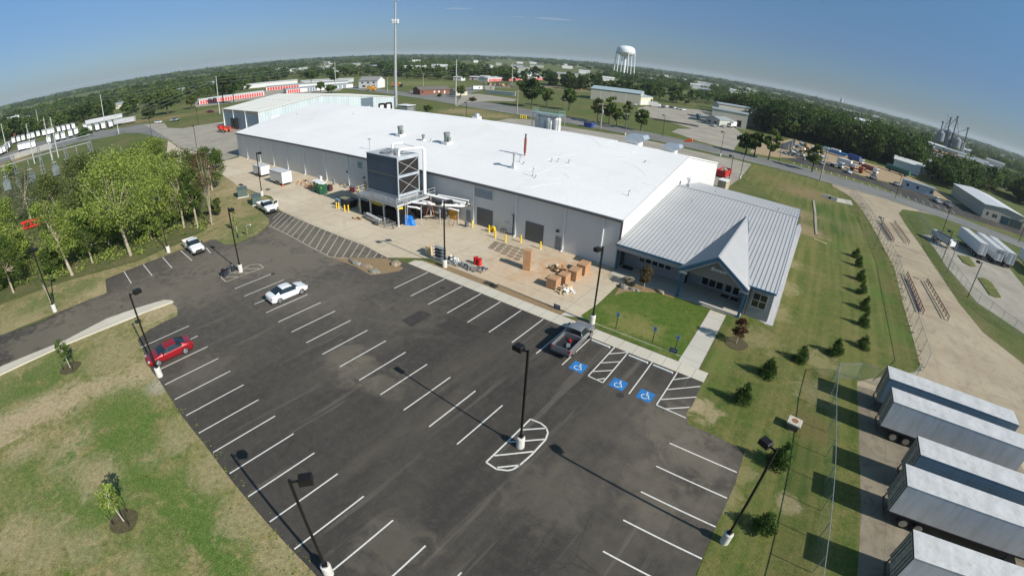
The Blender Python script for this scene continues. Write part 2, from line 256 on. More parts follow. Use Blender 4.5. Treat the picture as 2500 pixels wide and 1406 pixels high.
zone('mown_lawn',[(-15.68,128.87),(-18.39,158.31),(-3.52,165.53),(8.2,155.9),(11.46,147.15),(15.27,137.92),(17.71,118.12),(19.61,89.56),(19.25,72.85),(19.5,53.24),(11.51,43.64),(11.15,44.94),(11.52,34.76),(11.95,27.4),(12.25,21.71),(2.23,16.47),(2.1,21.11),(2.11,29.31),(-0.69,29.65),(-2.8,29.63),(-3.43,30.96),(-3.45,35.88),(-3.07,37.1),(-3.9,37.42),(-4.52,49.85),(-3.23,51.85),(0.24,51.13),(1.26,89.27),(0.71,105.17)],.004,m_side)
zone('front_lawn',[(-17.71,38.81),(-16.2,37.97),(-6.64,37.53),(-6.33,37.6),(-6.55,49.5),(-10.64,49.82),(-13.29,49.54),(-15.12,48.76),(-17.07,45.87)],.0105,m_lawn)
0 and zone('swale_grass',[(3.51,126.92),(8.75,130.5),(12.94,124.83),(17.37,113.93),(18,91.02),(17.86,68.73),(18.65,55.07),(15.96,55.25),(15.14,66.58),(14.4,85.24),(9.81,83.03),(4.58,84.82)],.008,m_weed)
zone('dry_slope',[(-109.17,40.31),(-96.48,38.46),(-85.43,37.97),(-80.76,38.1),(-73.15,35.91),(-70.94,32.19),(-68.99,31.04),(-66.08,27.53),(-65.49,24.13),(-65.53,22.93),(-66.91,22.23),(-69.93,22.08),(-70.59,16.48),(-70.48,13.62),(-70.26,7.57),(-70.03,4.68),(-64.98,4.02),(-65.22,-2.91),(-65.75,-10.76),(-70.61,-13.1),(-76.39,-10.71),(-75.46,-1.24),(-72.39,9.77),(-73.7,18.18),(-75.93,22.89),(-88.9,28.98),(-111,35.27)],.004,m_dry)
zone('creek_undergrowth',[(-78.11,-14.58),(-77.23,-10.71),(-75.8,-1.2),(-73.07,9.93),(-74.45,18.42),(-76.74,23.19),(-84.11,26.74),(-99.78,31.22),(-117.67,35.49),(-154.74,30.6),(-191.91,4.09),(-171.38,-20.48)],.008,m_weed)
0 and zone('dry_verge',[(-18.39,158.31),(-15.2,160.08),(-5.03,160.96),(3.88,155.76),(8.06,154.94),(10.25,148.59),(14.02,136.19),(4.26,133.51),(0.94,109.45),(1.29,95.32),(0.22,105.73),(-8.69,117.84)],.008,m_dry)
# asphalt car park
lot=[(-63.94,-15.19),(-65.75,-10.76),(-64.57,-5.21),(-65.22,-2.91),(-65.04,3.98),(-70.03,4.68),(-70.26,7.57),(-70.48,13.62),(-70.59,16.48),(-70.47,21.67),(-69.93,22.08),(-66.89,22.25),(-65.53,22.93),(-65.3,24.08),(-65.55,26.08),(-66.08,27.53),(-67.14,29.5),(-68.96,31.07),(-70.96,32.17),(-74.5,32.81),(-77.52,34.07),(-74.02,35.8),(-69.33,35.64),(-63.47,35.53),(-58.63,35.54),(-53.66,35.61),(-49.45,35.8),(-43.7,35.17)]+[(-40.2,35.75),(-3.4,35.75)]+[(-3.22,32.02),(-3.4,30.98),(-2.8,29.63),(-0.69,29.65),(2.11,29.31),(2.19,27.88),(2.28,25.64),(2.1,21.11),(2.11,18.45),(2.11,16.1),(-0.18,11.27),(-8.54,5),(-13.8,3.95),(-15.49,4.09),(-19.73,4.02),(-25.24,4.01),(-29.52,4.04),(-34.37,3.88),(-38.56,4.05),(-40.21,3.99),(-42.45,3.86),(-47.26,4.26),(-49.49,4.36),(-50.47,6.14),(-50.73,7.95),(-50.84,9.6),(-52.86,10.18),(-54.76,10.12),(-55.83,9.55),(-56.74,6.01),(-57.22,2.44),(-56.27,-2.91),(-57.03,-10.92),(-57.1,-14.97)]
zone('car_park',lot,.012,m_asph)
k_=NB('fresh_asphalt_patch'); m_patch=k_.done(k_.ramp(k_.noise(2,5),[(.3,(.027,.0235,.02)),(.7,(.048,.042,.036))]),.9)
zone('asphalt_patch',[(-31.14,26.08),(-31.08,28.8),(-29.49,28.89),(-29.42,25.87)],.016,m_patch)
zone('asphalt_patch',[(-27.84,27.55),(-27.3,29.84),(-24.49,30.33),(-24.53,27.93)],.016,m_patch)
# kerb island beside the drive
isl=[(-55.14,-12.95),(-55.23,-10.97),(-55.25,-2.75),(-54.76,4.99),(-54.79,6.55),(-54.44,10.02),(-54.43,10.28),(-54.97,10.19),(-55.83,9.55),(-56.74,6.01),(-57.22,2.44),(-56.27,-2.91),(-57.03,-10.92),(-57.2,-12.94)]
o=MB().prism(isl,.0,.14).build('kerb',m_walk); o['kind']='structure'
# concrete yard, sidewalk, gravel bed
zone('concrete_yard',[(-39.7,38.55),(-17.3,38.55),(-17.6,48.0),(-17.3,49.5),(-19.7,52.2),(-19.7,52.25),(-130,52.25)]+[(-128.1,51.59),(-127.74,46.03),(-156.16,47),(-165.99,45.96),(-194.55,49.56),(-162.4,40.22),(-144.07,38.04),(-130.36,39.81),(-111.09,40.02),(-98.06,38.18),(-86.84,38.3),(-83.23,38.84),(-81.33,38.3),(-74.12,35.86),(-69.43,35.69),(-63.56,35.58),(-58.71,35.59),(-53.73,35.66),(-49.51,35.85),(-43.8,35.25)],.008,m_yard)
zone('river_gravel_bed',[(-39.7,37.45),(-36.2,38.52),(-19.4,38.52),(-19.4,37.45)],.010,m_gravel)
o=MB().b2(-19.38,-6.35,38.3,38.36,0,.05).build('lawn_edging',m_walk); o['kind']='structure'
zone('sidewalk',[(-40.6,35.75),(-3.3,35.75),(-3.3,37.4),(-19.4,37.45),(-17.3,38.52),(-19.38,38.52),(-19.38,37.46),(-39.7,37.45),(-40.6,36.9)],.012,m_walk)
zone('front_walk',[(-6.36,37.41),(-4.3,37.41),(-4.45,49.7),(-6.4,49.7)],.014,m_walk2)
zone('gravel_bed',[(-49.72,30.31),(-43.72,34.98),(-39.93,34.4),(-39.71,33.53),(-40.53,31.93),(-41.51,30.49),(-44.71,30.75)],.016,m_gravel)
zone('planting_bed',[(-16.77,45.23),(-17.27,47.72),(-17.5,51.16),(-17.42,53.28),(-10.82,50.05),(-11.01,49.37),(-12.65,49.55),(-14.88,48.16),(-16.24,46.99)],.012,m_gravel)
zone('stone_border',[(-3.56,51.95),(-1.58,51.75),(0.08,50.89),(0.96,51.02),(1.02,69.65),(1.45,95.5),(0.87,99.5),(-0.25,93.57),(0.18,51.53),(-0.41,52.1),(-3.04,52.49)],.012,m_stone)
# porch slab with a lower step
o=MB().b2(-19.65,-2.95,50.0,56.4,0,.10).build('porch_slab',m_walk2); o['kind']='structure'
# west apron and drive
zone('truck_apron',[(-194.4,50.35),(-221.42,49.71),(-243.94,48.96),(-260.37,44.54),(-256.62,39.32),(-291.89,27.12),(-305.49,32.15),(-280.93,47.97),(-284.6,60.17),(-265.11,67.22),(-239.21,61.8),(-224.31,64.62),(-222.68,71.66),(-218.31,83.29),(-201.16,77.06)]+[(-164,77),(-152,87),(-130,87),(-130,52.3)]+[(-128.3,46.25),(-156.96,47.26),(-166.88,46.23)],.006,m_apron)
zone('back_apron',[(-111.71,143.52),(-112.6,156.1),(-104.9,161.51),(-96.34,156.56),(-80.36,157.39),(-63.22,160.05),(-43.05,157.48),(-28.87,157.32),(-24.64,158.51),(-18.27,157.5),(-17.64,140.92),(-17.32,129.83),(-17.74,115.63),(-20.04,110.12)]+[(-19.7,106.5),(-100,106.5)],.0055,m_apron)
zone('mill_yard',[(52.94,353.52),(95.19,516.37),(135.86,586.46),(250.92,785.49),(272.67,701.29),(213.57,519.99),(130.75,375.65),(86.86,314.55),(57.41,274.78),(56.96,315.08)],.008,m_soil)
# roads
R1=[(-420,262),(-300,232),(-224,209),(-189,205),(-150,197),(-104.3,185.5),(-66.6,179.5),(-42.1,176.5),(-23.8,176),(-4.4,178),(24.5,177.5),(41.2,172.5),(60.4,169.5),(75.5,167.5),(150,160),(400,140)]
R0=[(400,128),(150,148),(84,155),(60,157),(42,160),(27,161.5),(8.1,160),(3.7,160),(-5.2,161),(-15.6,161.5),(-33.6,161.5),(-49.4,162),(-70.7,164.8),(-108.6,168),(-127,171),(-154.5,176),(-193.3,188),(-300,215),(-420,246)]
zone('main_road',R1+R0,.010,m_road)
for nm,L_,d in (('kerb',R1,.35),('kerb',R0,-.35)):
    for a,b in zip(L_,L_[1:]):
        if abs(a[0])>250 : continue
        n=Vector((b[1]-a[1],-(b[0]-a[0]))).normalized()*-.15
        MB().prism([a,b,(b[0]+n.x*1.6,b[1]+n.y*1.6),(a[0]+n.x*1.6,a[1]+n.y*1.6)],0,.15).build(nm,m_walk)['kind']='structure'
zone('truck_lane',[(8.2,155.9),(11.57,150.58),(13.42,146.52),(15.27,137.92),(17.32,119.62),(18.49,105.11),(19.67,89.53),(19.25,72.85),(19.5,53.24),(12.48,46.99)]+[(11.2,45.6),(11.15,44.9),(11.5,34.8),(11.95,27.4),(12.2,20),(12.4,5),(60,5)]+[(60,60),(42,63.5),(37.9,66.5),(32.8,72.7),(30.8,82.3),(30.1,94),(29.1,109),(27.9,128.4),(27.6,143.6),(30,152),(36,157),(42,159.5),(27,161),(8,159.5)],.006,m_lane)
zone('trailer_pad',[(11.15,44.9),(11.5,34.8),(11.95,27.4),(12.2,20),(12.4,5),(40,5),(29,44),(20,46)],.0095,m_pad)
zone('side_yard',[(30.5,124.77),(32.11,122.92),(32.76,113.92),(32.89,103.06),(35.34,86.14),(42.41,79.17)]+[(80,62),(110,95),(110,125)]+[(53.68,109.78),(54.34,123.87),(40.98,129.21),(36.68,130.36)],.006,m_apron)
for q in ([(38.67,116.07),(42.1,118.37),(42.12,113.39),(42.04,111.66),(40.39,110.06),(38.83,111)],[(40,102.59),(41.85,104.04),(43.27,102.94),(42.9,94.63),(41.43,93.41),(40.01,93.42)]):
    MB().prism(q,0,.15).build('grass_island',m_side)['kind']='structure'
zone('far_car_park',[(-11.73,189.47),(1.28,211.58),(19.61,197.45),(45.4,203.54),(58.9,202.34),(71.48,203.45),(90.14,204.79),(111.87,228.37),(81.08,181.41),(64.07,178.01),(42.32,172.27),(25.05,185.93),(8.06,186.71),(-4.74,187.03)],.014,m_asph)
zone('sandy_storage_yard',[(-22.97,183.8),(-25.58,226.46),(-17.13,249.48),(-13.55,272.9),(2.18,275.68),(15.47,267.98),(25.32,252.95),(40.13,255.05),(51.99,239.29),(66.51,211.15),(59.2,203.54),(45.86,206.01),(19.76,199.84),(1.25,212.98),(-11.62,188.33),(-18.26,183.92)],.010,m_soil)
zone('beige_shop_yard',[(-105.36,277.35),(-110.66,324.97),(-90.61,338.8),(-71.71,362.83),(-45.23,269.82),(-34.41,239.02),(-28.3,178.17),(-42.98,182.93),(-57.68,195),(-59.19,208.98),(-55.43,219.75),(-65.69,227.06),(-78.81,234.23),(-90.21,240.43)],.014,m_apron)
zone('gravel_drive',[(-154.53,169.61),(-203.39,229.95),(-197.29,238.8),(-168.74,232.95),(-161.88,230.43),(-155.2,218.27),(-163.29,208.37),(-164.06,195.39),(-165.51,186.62)],.012,m_apron)
zone('side_street',[(-247.98,225.27),(-243.11,244.22),(-238.96,261.06),(-245.17,291.46),(-256.39,356.05),(-244.22,345.32),(-221.68,272.81),(-187.12,204.57),(-188.48,199.2),(-222.82,202.39)],.016,m_road)
zone('storage_forecourt',[(-332.38,107.49),(-321.02,120.99),(-314.45,151.55),(-300.53,173.01),(-298.96,202.96),(-326.06,225.44),(-402.99,215.43),(-407.98,162.05),(-389.63,123.17)],.006,m_apron)
zone('west_road',[(-195.6,50.68),(-243.94,48.96),(-260.37,44.54),(-256.62,39.32),(-267.44,24.42),(-268.01,4.07),(-274.31,-3.91),(-269.29,-15.94),(-271.4,-35.98),(-302.85,-39.3),(-308.79,-17.32),(-335.17,1.54),(-323.83,25.68),(-298.55,41.79),(-285.83,60.45)],.012,m_road)
0 and zone('tan_bank',[(-142.85,167.37),(-129.06,165),(-118.66,162.93),(-113.14,159.68),(-111.91,143.26),(-126.14,142.89),(-149.88,150.61),(-158.84,165.11)],.006,m_dry)
0 and zone('tan_bank',[(-344.54,64.79),(-304.31,64.63),(-318.63,75.73),(-291.68,93.92),(-288.96,113.95),(-293.41,126.85),(-268.06,105.49),(-275.12,69.45),(-288.33,61.02),(-290.63,49.78),(-300.31,37.36),(-327.9,43.79)],.006,m_dry)
# painted lines
def strip(mb,a,b,w=.1,z=.018):
    a=Vector(a);b=Vector(b);d=(b-a).normalized(); n=Vector((-d.y,d.x))*w/2; mb.add([(*(a+n),z),(*(a-n),z),(*(b-n),z),(*(b+n),z)],[(0,1,2,3)])
def lines(name,segs,m=m_paint,w=.11,z=.018):
    mb=MB()
    for a,b in segs: strip(mb,a,b,w,z)
    o=mb.build(name,m); o['kind']='structure'; return o
s_=2.743
lines('stall_lines',[((-51.5+s_*i,17.23),(-51.5+s_*i,22.63)) for i in range(14)])
lines('stall_lines',[((-47.49+s_*i,4.2),(-47.49+s_*i,9.78)) for i in range(18)])
lines('stall_lines',[((-36.83+s_*i,30.15),(-36.83+s_*i,35.6)) for i in range(9)])
lines('stall_lines',[((-3.35,26.76-s_*i),(2.1,26.76-s_*i)) for i in range(8)])
lines('stall_lines',[[(-70.26,7.57),(-64.95,7.46)],[(-70.18,10.51),(-64.89,10.45)],[(-70.32,13.57),(-64.92,13.4)],[(-70.36,16.47),(-64.9,16.44)],[(-67.9,19.73),(-65.23,19.43)]])
lines('stall_lines',[[(-8.39,35.73),(-8.34,30.18)]])
h1=[(-12.31,35.77),(-12.27,30.22),(-10.82,30.18),(-10.89,35.72)]; hs=[(h1[0],h1[1]),(h1[1],h1[2]),(h1[2],h1[3])]+[[(-12.26,34.37),(-10.95,35.73)],[(-12.27,32.6),(-10.92,33.88)],[(-12.25,31.02),(-10.88,32.3)],[(-11.45,30.19),(-10.92,30.81)]]
lines('hatched_aisle',hs)
h2=[(-5.86,35.69),(-5.85,30.27),(-3.21,30.22)]; lines('hatched_aisle',[(h2[0],h2[1]),(h2[1],h2[2])]+[[(-5.83,34.38),(-4.6,35.71)],[(-5.82,32.72),(-3.39,35)],[(-5.77,31.18),(-3.26,33.33)],[(-4.99,30.3),(-3.37,31.67)]])
is1=[(-13.24,22.71),(-12.38,22.82),(-11.82,22.69),(-11.4,22.31),(-11.15,21.6),(-11.13,19.75),(-11.24,18.41),(-11.38,17.84),(-11.59,17.56),(-12.27,17.18),(-13.2,17.23)]
lines('hatched_island',list(zip(is1,is1[1:]+is1[:1]))+[[(-13.08,21.38),(-11.75,22.64)],[(-13.12,19.75),(-11.22,21.6)],[(-13.13,18.07),(-11.21,20.08)],[(-12.31,17.33),(-11.22,18.48)]],w=.13)
is2=[(-55.76,17.27),(-54.24,17.25),(-54.08,22.58),(-55.59,22.67),(-56.12,22.07),(-56.35,21.39),(-55.88,20.2),(-56.35,17.51)]
lines('hatched_island',list(zip(is2,is2[1:]+is2[:1]))+[[(-55.92,20.64),(-54.28,22.02)],[(-56.06,18.97),(-54.11,20.62)],[(-55.56,17.88),(-54.08,19.14)]],m=m_tanpaint,w=.13)
hb=[(-68.27,30.67),(-62.31,30.69),(-55.69,30.44),(-49.86,30.28),(-47.65,31.63),(-43.7,35.17),(-49.39,35.76),(-53.59,35.57),(-58.56,35.49),(-63.39,35.48),(-69.24,35.58),(-73.91,35.75)]
dg=[[(-70.83,32.76),(-72.64,35.22)],[(-68.03,30.85),(-72.07,35.64)],[(-66.75,30.7),(-70.97,35.68)],[(-65.28,30.72),(-69.39,35.59)],[(-63.74,30.62),(-68.04,35.61)],[(-62.2,30.56),(-66.43,35.61)],[(-60.66,30.54),(-64.99,35.53)],[(-58.98,30.48),(-63.53,35.48)],[(-57.31,30.46),(-61.79,35.47)],[(-55.52,30.4),(-60.11,35.45)],[(-53.7,30.41),(-58.69,35.5)],[(-52.35,30.28),(-57.01,35.56)],[(-50.89,30.44),(-55.44,35.58)],[(-49.43,30.64),(-53.69,35.59)],[(-48.57,31.36),(-52.13,35.69)],[(-47.66,31.97),(-50.66,35.74)],[(-46.9,32.61),(-49.28,35.76)],[(-45.96,33.24),(-47.67,35.64)],[(-45.17,33.91),(-46.23,35.6)],[(-44.44,34.54),(-44.91,35.5)]]
lines('crosshatch_zone',list(zip(hb[:4],hb[1:5]))+list(zip(hb[5:],hb[6:]))+dg,m=m_tanpaint,w=.12)
lines('stall_lines',[((x,180.5+ (0 if i<9 else -4)),(x,185.5+(0 if i<9 else -4))) for i,x in enumerate([-6+2.8*j for j in range(22)])],w=.14,z=.02)
# wheelchair emblems
def emblem(c,ang):
    m=MB(); s=.46; m.box((0,0,0),(2.9*s,2.9*s,.002)); o=m.build('blue_square',m_bluep)
    t=thing('wheelchair_marking',None,None,(c[0],c[1],.02),ang); t['kind']='structure'; o.parent=t
    q=MB(); q.box((0,0,.006),(.01,.01,.001)); q.v=[];q.f=[];q.m=[]
    w=.085
    def st(pts,cl=False):
        for a,b in zip(pts,pts[1:]): strip(q,(a[0]*s,a[1]*s),(b[0]*s,b[1]*s),w,.006)
    q.add([(.02*s+.16*s*math.cos(a),1.02*s+.16*s*math.sin(a),.0065) for a in [i*math.pi/6 for i in range(12)]],[tuple(range(12))])
    st([(.02,.85),(.06,.15),(.55,.15),(.75,-.55),(1.0,-.45)]); st([(.05,.5),(.45,.5)])
    st([(-.05+ .62*math.cos(a),-.3+.62*math.sin(a)) for a in [rad(115+i*20) for i in range(12)]])
    e=q.build('wheelchair_symbol',m_paint,t); return t
emblem((-13.58,30.8),0); emblem((-9.62,30.82),0); emblem((-7.07,30.83),0)
# drains, manhole lids and oil stains
def lid(c,r,m,name='manhole_lid'):
    o=MB().prism([(c[0]+r*math.cos(i*math.pi/8),c[1]+r*math.sin(i*math.pi/8)) for i in range(16)],0,.022).build(name,m); return o
m_lid=P('cast_iron_lid',(.06,.055,.05),.6,.4)
for c,w in (((-29.49,38.14),'in the brown gravel strip'),((-88.55,40.81),'beside the concrete drive near the two green boxes'),((-98.1,38.88),'at the bend of the concrete drive')):
    t=thing('drain_grate','dark iron drain grate '+w,'drain',c,0,'drain grates'); g=MB(); g.box((0,0,.03),(1.2,.8,.03)); g.build('frame',m_lid,t); b=MB(); [b.box((-.5+i*.12,0,.05),(.05,.7,.012)) for i in range(9)]; b.build('grating',m_lid,t)
tag(lid((-8.87,29.57),.34,m_lid),'round dark manhole lid beside the middle blue wheelchair marking','manhole lid')
tag(lid((-32.73,33.86),.3,m_lid),'round dark manhole lid between white stall lines near the sidewalk','manhole lid')
tag(lid((-51.34,22.52),.3,m_lid),'small dark manhole lid at the tip of a stall line near the motorcycle','manhole lid')
# parking blocks
m_block=P('white_concrete_block',(.62,.61,.58),.8,var=.08)
for (a,b),w in (([(-14.6,35.27),(-12.67,35.31)],'nearest the grey pickup'),([(-10.64,35.22),(-8.69,35.27)],'in the middle accessible stall'),([(-8.13,35.22),(-6.22,35.27)],'beside the hatched aisle at the lawn corner')):
    t=thing('parking_block','white concrete wheel stop '+w,'wheel stop',((a[0]+b[0])/2,(a[1]+b[1])/2,.012),0,'wheel stops of the accessible stalls')
    MB().prof([(-1,0),(-1,.09),(-.97,.13),(.97,.13),(1,.09),(1,0)],-.09,.09).build('block',m_block,t,bevel=.02); 
    p=MB(); [p.cyl((x,0,.12),(x,0,.145),.02,.02,6) for x in (-.7,.7)]; p.build('pin',m_lid,t)
# ================================================================ BUILDINGS
def metalwall(name,col,pitch=.9,depth=.35,coordn='pos',axis=0,var=.05,w=.04,rough=.5):
    k=NB(name,coordn); v=k.noise(.35,5,.6,stretch=(1,1,.3)); c=k.ramp(v,[(.3,tuple(t*(1-var) for t in col)),(.7,tuple(min(1,t*(1+var)) for t in col))])
    g=k.grid(pitch if axis==0 else 0,pitch if axis==1 else 0,w); q=k.n('ShaderNodeMath',operation='MULTIPLY'); q.inputs[1].default_value=depth; k.L(g,q.inputs[0]); c=k.mix(q.outputs[0],c,tuple(t*.45 for t in col)); return k.done(c,rough,spec=.4)
m_wall=metalwall('pale_grey_insulated_panel',(.62,.62,.61),1.05,.06,w=.03)
m_wallE=m_wall
def roofmem():
    k=NB('white_roof_membrane'); c=k.ramp(k.noise(.05,4,.5),[(.3,(.68,.67,.66)),(.7,(.76,.75,.735))]); c=k.mix(k.ramp(k.noise(.6,5,.7,stretch=(.3,1,1)),[(.55,0.0),(.8,.25)]),c,(.5,.49,.48))
    g=k.grid(0,3.0,.05); q=k.n('ShaderNodeMath',operation='MULTIPLY'); q.inputs[1].default_value=.2; k.L(g,q.inputs[0]); c=k.mix(q.outputs[0],c,(.35,.35,.36)); c=k.mix(k.ramp(k.noise(.16,6,.7,dist=.8),[(.56,0.0),(.74,.35)]),c,(.55,.52,.47)); k.bump(k.noise(.8,4,.6,dist=1.5),.35,.1); return k.done(c,.7,spec=.3)
m_mem=roofmem()
m_trim=P('dark_grey_trim',(.13,.125,.135),.5); m_white=P('white_metal',(.72,.72,.71),.45,var=.05); m_door=P('slate_grey_door',(.145,.155,.17),.5,var=.08); m_door2=P('grey_door',(.20,.215,.235),.5,var=.06)
m_glass=P('dark_glass',(.012,.016,.02),.08,0,var=.3,spec=.7); m_black=P('black_metal',(.014,.013,.014),.45,.2,var=.3); m_galv=P('galvanised_steel',(.36,.375,.385),.45,.6,var=.15); m_lgrey=P('light_grey_steel',(.50,.51,.515),.5,.2,var=.1)
m_yel=P('safety_yellow',(.80,.53,.012),.5,var=.08); m_concbase=P('cast_concrete',(.56,.54,.49),.85,var=.12,scale=4); m_dgrey=P('dark_grey_plastic',(.09,.09,.095),.6)
m_vent=P('green_grey_vent',(.20,.23,.21),.6,.3,var=.2); m_blue=P('blue_trim',(.03,.115,.20),.45,var=.08)
EA=6.6; RI=11.2; YF=52.25; YB=106.2; YM=79.2; XW=-129.6; XE=-19.75
wh=thing('warehouse','long grey metal-walled warehouse with a big white low-pitched roof','warehouse',(0,0,0))
MB().prof([],0,0)
b=MB(); pent=[(YF,0),(YB,0),(YB,EA),(YM,RI-.05),(YF,EA)]
n=5; b.add([(XW,y,z) for y,z in pent]+[(XE,y,z) for y,z in pent],[(0,1,2,3,4)[::-1],(5,6,7,8,9)]+[(i,(i+1)%n,n+(i+1)%n,n+i) for i in range(n) if i not in(2,3)])
b.build('wall',m_wall,wh)
r=MB(); t=.12; e=.25
def slab(y0,z0,y1,z1): r.add([(x,y,z+d) for x in (XW-.15,XE+.1) for (y,z) in ((y0,z0),(y1,z1)) for d in (0,t)],[(0,1,3,2),(4,6,7,5),(0,4,5,1),(2,3,7,6),(0,2,6,4),(1,5,7,3)])
slab(YF-e,EA-e*.17,YM,RI); slab(YM,RI,YB+e,EA-e*.17)
# welded wrinkles standing up in the membrane
for i in range(30):
    x=RN.uniform(-40,-20.6); y=RN.uniform(54,101); zz=lambda yy: EA+(yy-YF)*.1707+.125 if yy<YM else RI+.125-(yy-YM)*.1704
    ang=rad(RN.choice((20,35,100,60,80,-30))); L=RN.uniform(.6,2.2); px,py=x,y
    for j in range(3):
        a=ang+RN.uniform(-.5,.5); nx,ny=min(px+L*math.cos(a),-19.9),py+L*math.sin(a); r.bar((px,py,zz(py)),(nx,ny,zz(ny)),.035,.03); px,py=nx,ny
roof=r.build('roof',m_mem,wh)
g=MB(); g.b2(XW-.2,XE+.05,YF-e-.14,YF-e,EA-.30,EA+.02); g.build('gutter',m_trim,wh)
g=MB(); g.bar((XE+.12,YF-.2,EA+.02),(XE+.12,YM,RI+.08),.08,.22); g.bar((XE+.12,YM,RI+.08),(XE+.12,YB,EA+.05),.08,.22); g.build('edge_trim',m_white,wh)
g=MB(); g.b2(XE-.25,XE+.03,YF-.035,YF-.002,0,EA-.3); g.build('corner_trim',m_trim,wh)
for x in (-123.2,-115.2,-107.5,-100.3,-92.4,-83.6,-75.6,-67.4,-43.65,-35.8,-27.9,-22.3):
    d=MB(); d.b2(x-.09,x+.09,YF-.16,YF-.003,.12,EA-.32); d.bar((x,YF-.1,.14),(x,YF-.45,.06),.16,.12); d.build('downspout',m_white,wh)
k_=NB('roll_door_slats','pos'); sp=k_.n('ShaderNodeSeparateXYZ'); k_.L(k_.p,sp.inputs[0]); a_=k_.n('ShaderNodeMath',operation='PINGPONG'); a_.inputs[1].default_value=.05; k_.L(sp.outputs[2],a_.inputs[0]); b_=k_.n('ShaderNodeMath',operation='LESS_THAN'); b_.inputs[1].default_value=.012; k_.L(a_.outputs[0],b_.inputs[0]); q_=k_.n('ShaderNodeMath',operation='MULTIPLY'); q_.inputs[1].default_value=.5; k_.L(b_.outputs[0],q_.inputs[0])
m_roll=k_.done(k_.mix(q_.outputs[0],(.115,.125,.14),(.03,.032,.036)),.45,.2)
def rollup(x0,x1,z1,lab):
    d=MB(); d.b2(x0+.08,x1-.08,YF-.03,YF-.003,.02,z1-.06); dd=d.build('roller_door',m_roll,wh); dd['label']=lab
    f=MB(); f.b2(x0,x0+.08,YF-.06,YF-.004,0,z1); f.b2(x1-.08,x1,YF-.06,YF-.004,0,z1); f.b2(x0+.08,x1-.08,YF-.06,YF-.004,z1-.06,z1); f.build('frame',m_trim,dd)
rollup(-43,-40,2.85,'grey roller door near the outdoor platform'); rollup(-34.1,-31.1,2.82,'grey roller door nearer the office')
for x0,z1,lab in ((-45.2,1.95,'grey service door beside the outdoor platform'),(-29.15,1.95,'grey service door nearest the office'),(-70.9,1.95,'yellow tinted service door beyond the platform')):
    d=MB(); d.b2(x0+.05,x0+.93,YF-.04,YF-.003,.02,z1-.05); dd=d.build('service_door',m_door2 if x0>-60 else P('yellowed_door',(.34,.30,.12),.6),wh); dd['label']=lab
    f=MB(); f.b2(x0,x0+.05,YF-.07,YF-.004,0,z1); f.b2(x0+.93,x0+.98,YF-.07,YF-.004,0,z1); f.b2(x0+.05,x0+.93,YF-.07,YF-.004,z1-.05,z1); f.build('frame',m_lgrey,dd); h=MB(); h.b2(x0+.82,x0+.86,YF-.1,YF-.045,.88,1.02); h.build('handle',m_black,dd)
    l=MB(); l.box((x0+.3,YF-.12,z1+.75),(.42,.22,.28)); l.build('wall_light',m_black,wh)
d=MB(); d.b2(-69.3,-67.9,YF-.012,YF-.003,.02,2.7); d.build('open_doorway',P('dark_opening',(.004,.004,.005),.9),wh)
l=MB(); l.box((-76,YF-.12,3.0),(.42,.22,.28)); l.build('wall_light',m_black,wh)
for x0,x1,z0,z1 in ((-43.5,-40.05,4.42,5.85),(-72.5,-71,4.3,5.6)):
    f=MB(); nlv=9
    for i in range(nlv): z=z0+.08+(z1-z0-.16)*i/(nlv-1); f.box(((x0+x1)/2,YF-.05,z),(x1-x0-.1,.1,.035),rx=.6)
    f.build('louvre',P('pale_louvre',(.42,.45,.46),.5),wh)
    f=MB(); f.b2(x0,x0+.05,YF-.1,YF-.002,z0,z1); f.b2(x1-.05,x1,YF-.1,YF-.002,z0,z1); f.b2(x0+.05,x1-.05,YF-.1,YF-.002,z1-.05,z1); f.b2(x0+.05,x1-.05,YF-.1,YF-.002,z0,z0+.05); f.build('louvre_frame',m_white,wh)
f=MB(); f.b2(-37.75,-36.85,YF-.03,YF-.003,1.55,2.0); f.build('wall_sign',P('grey_white_plate',(.5,.5,.5),.5),wh)
# gas pipe riser on the wall, with meter pipework below
f=MB(); f.tube([(-36.25,YF-.12,3.05),(-36.2,YF-.12,2.95),(-36.2,YF-.12,.2)],.07); f.tube([(-36.5,YF-.14,3.1),(-36.05,YF-.14,3.25)],.06); f.tube([(-38.1,YF-.4,.1),(-38.1,YF-.4,.75),(-37.2,YF-.4,.75),(-37.2,YF-.4,.3),(-36.2,YF-.3,.3)],.06); f.tube([(-37.6,YF-.4,.1),(-37.6,YF-.4,.75)],.05); f.build('gas_pipe',m_black,wh)
# things standing on the roof
def rz(y): return (EA+(y-YF)*.1707 if y<YM else RI-(y-YM)*.1704)+.12
def fan(x,y,s=1):
    z=rz(y)-.1; c=MB(); c.b2(x-.75*s,x+.75*s,y-.75*s,y+.75*s,z,z+.45*s); cb=c.build('fan_curb',m_white,roof)
    c=MB(); zz=z+.45*s; c.lathe([(.0,0),(.5*s,0),(.52*s,.1),(.5*s,.95*s),(.55*s,.98*s),(.56*s,1.05*s),(.52*s,1.08*s),(.62*s,1.5*s),(.6*s,1.75*s),(.5*s,1.72*s),(.46*s,1.4*s),(0,1.35*s)],(x,y,zz),20); c.box((x+.62*s,y-.1,zz+.6*s),(.5*s,.6*s,.6*s)); c.build('exhaust_fan',m_vent,roof)
fan(-73.3,63.9,.95); fan(-60.2,63.8,1.0)
c=MB(); z=rz(63.3)-.05; c.b2(-66.3,-65.6,63,63.6,z,z+.35); c.build('fan_curb',m_white,roof); c=MB(); c.lathe([(0,.3),(.2,.3),(.22,.8),(.32,.85),(.34,1.15),(.2,1.25),(0,1.25)],(-65.95,63.3,z),14); c.build('exhaust_fan',m_vent,roof)
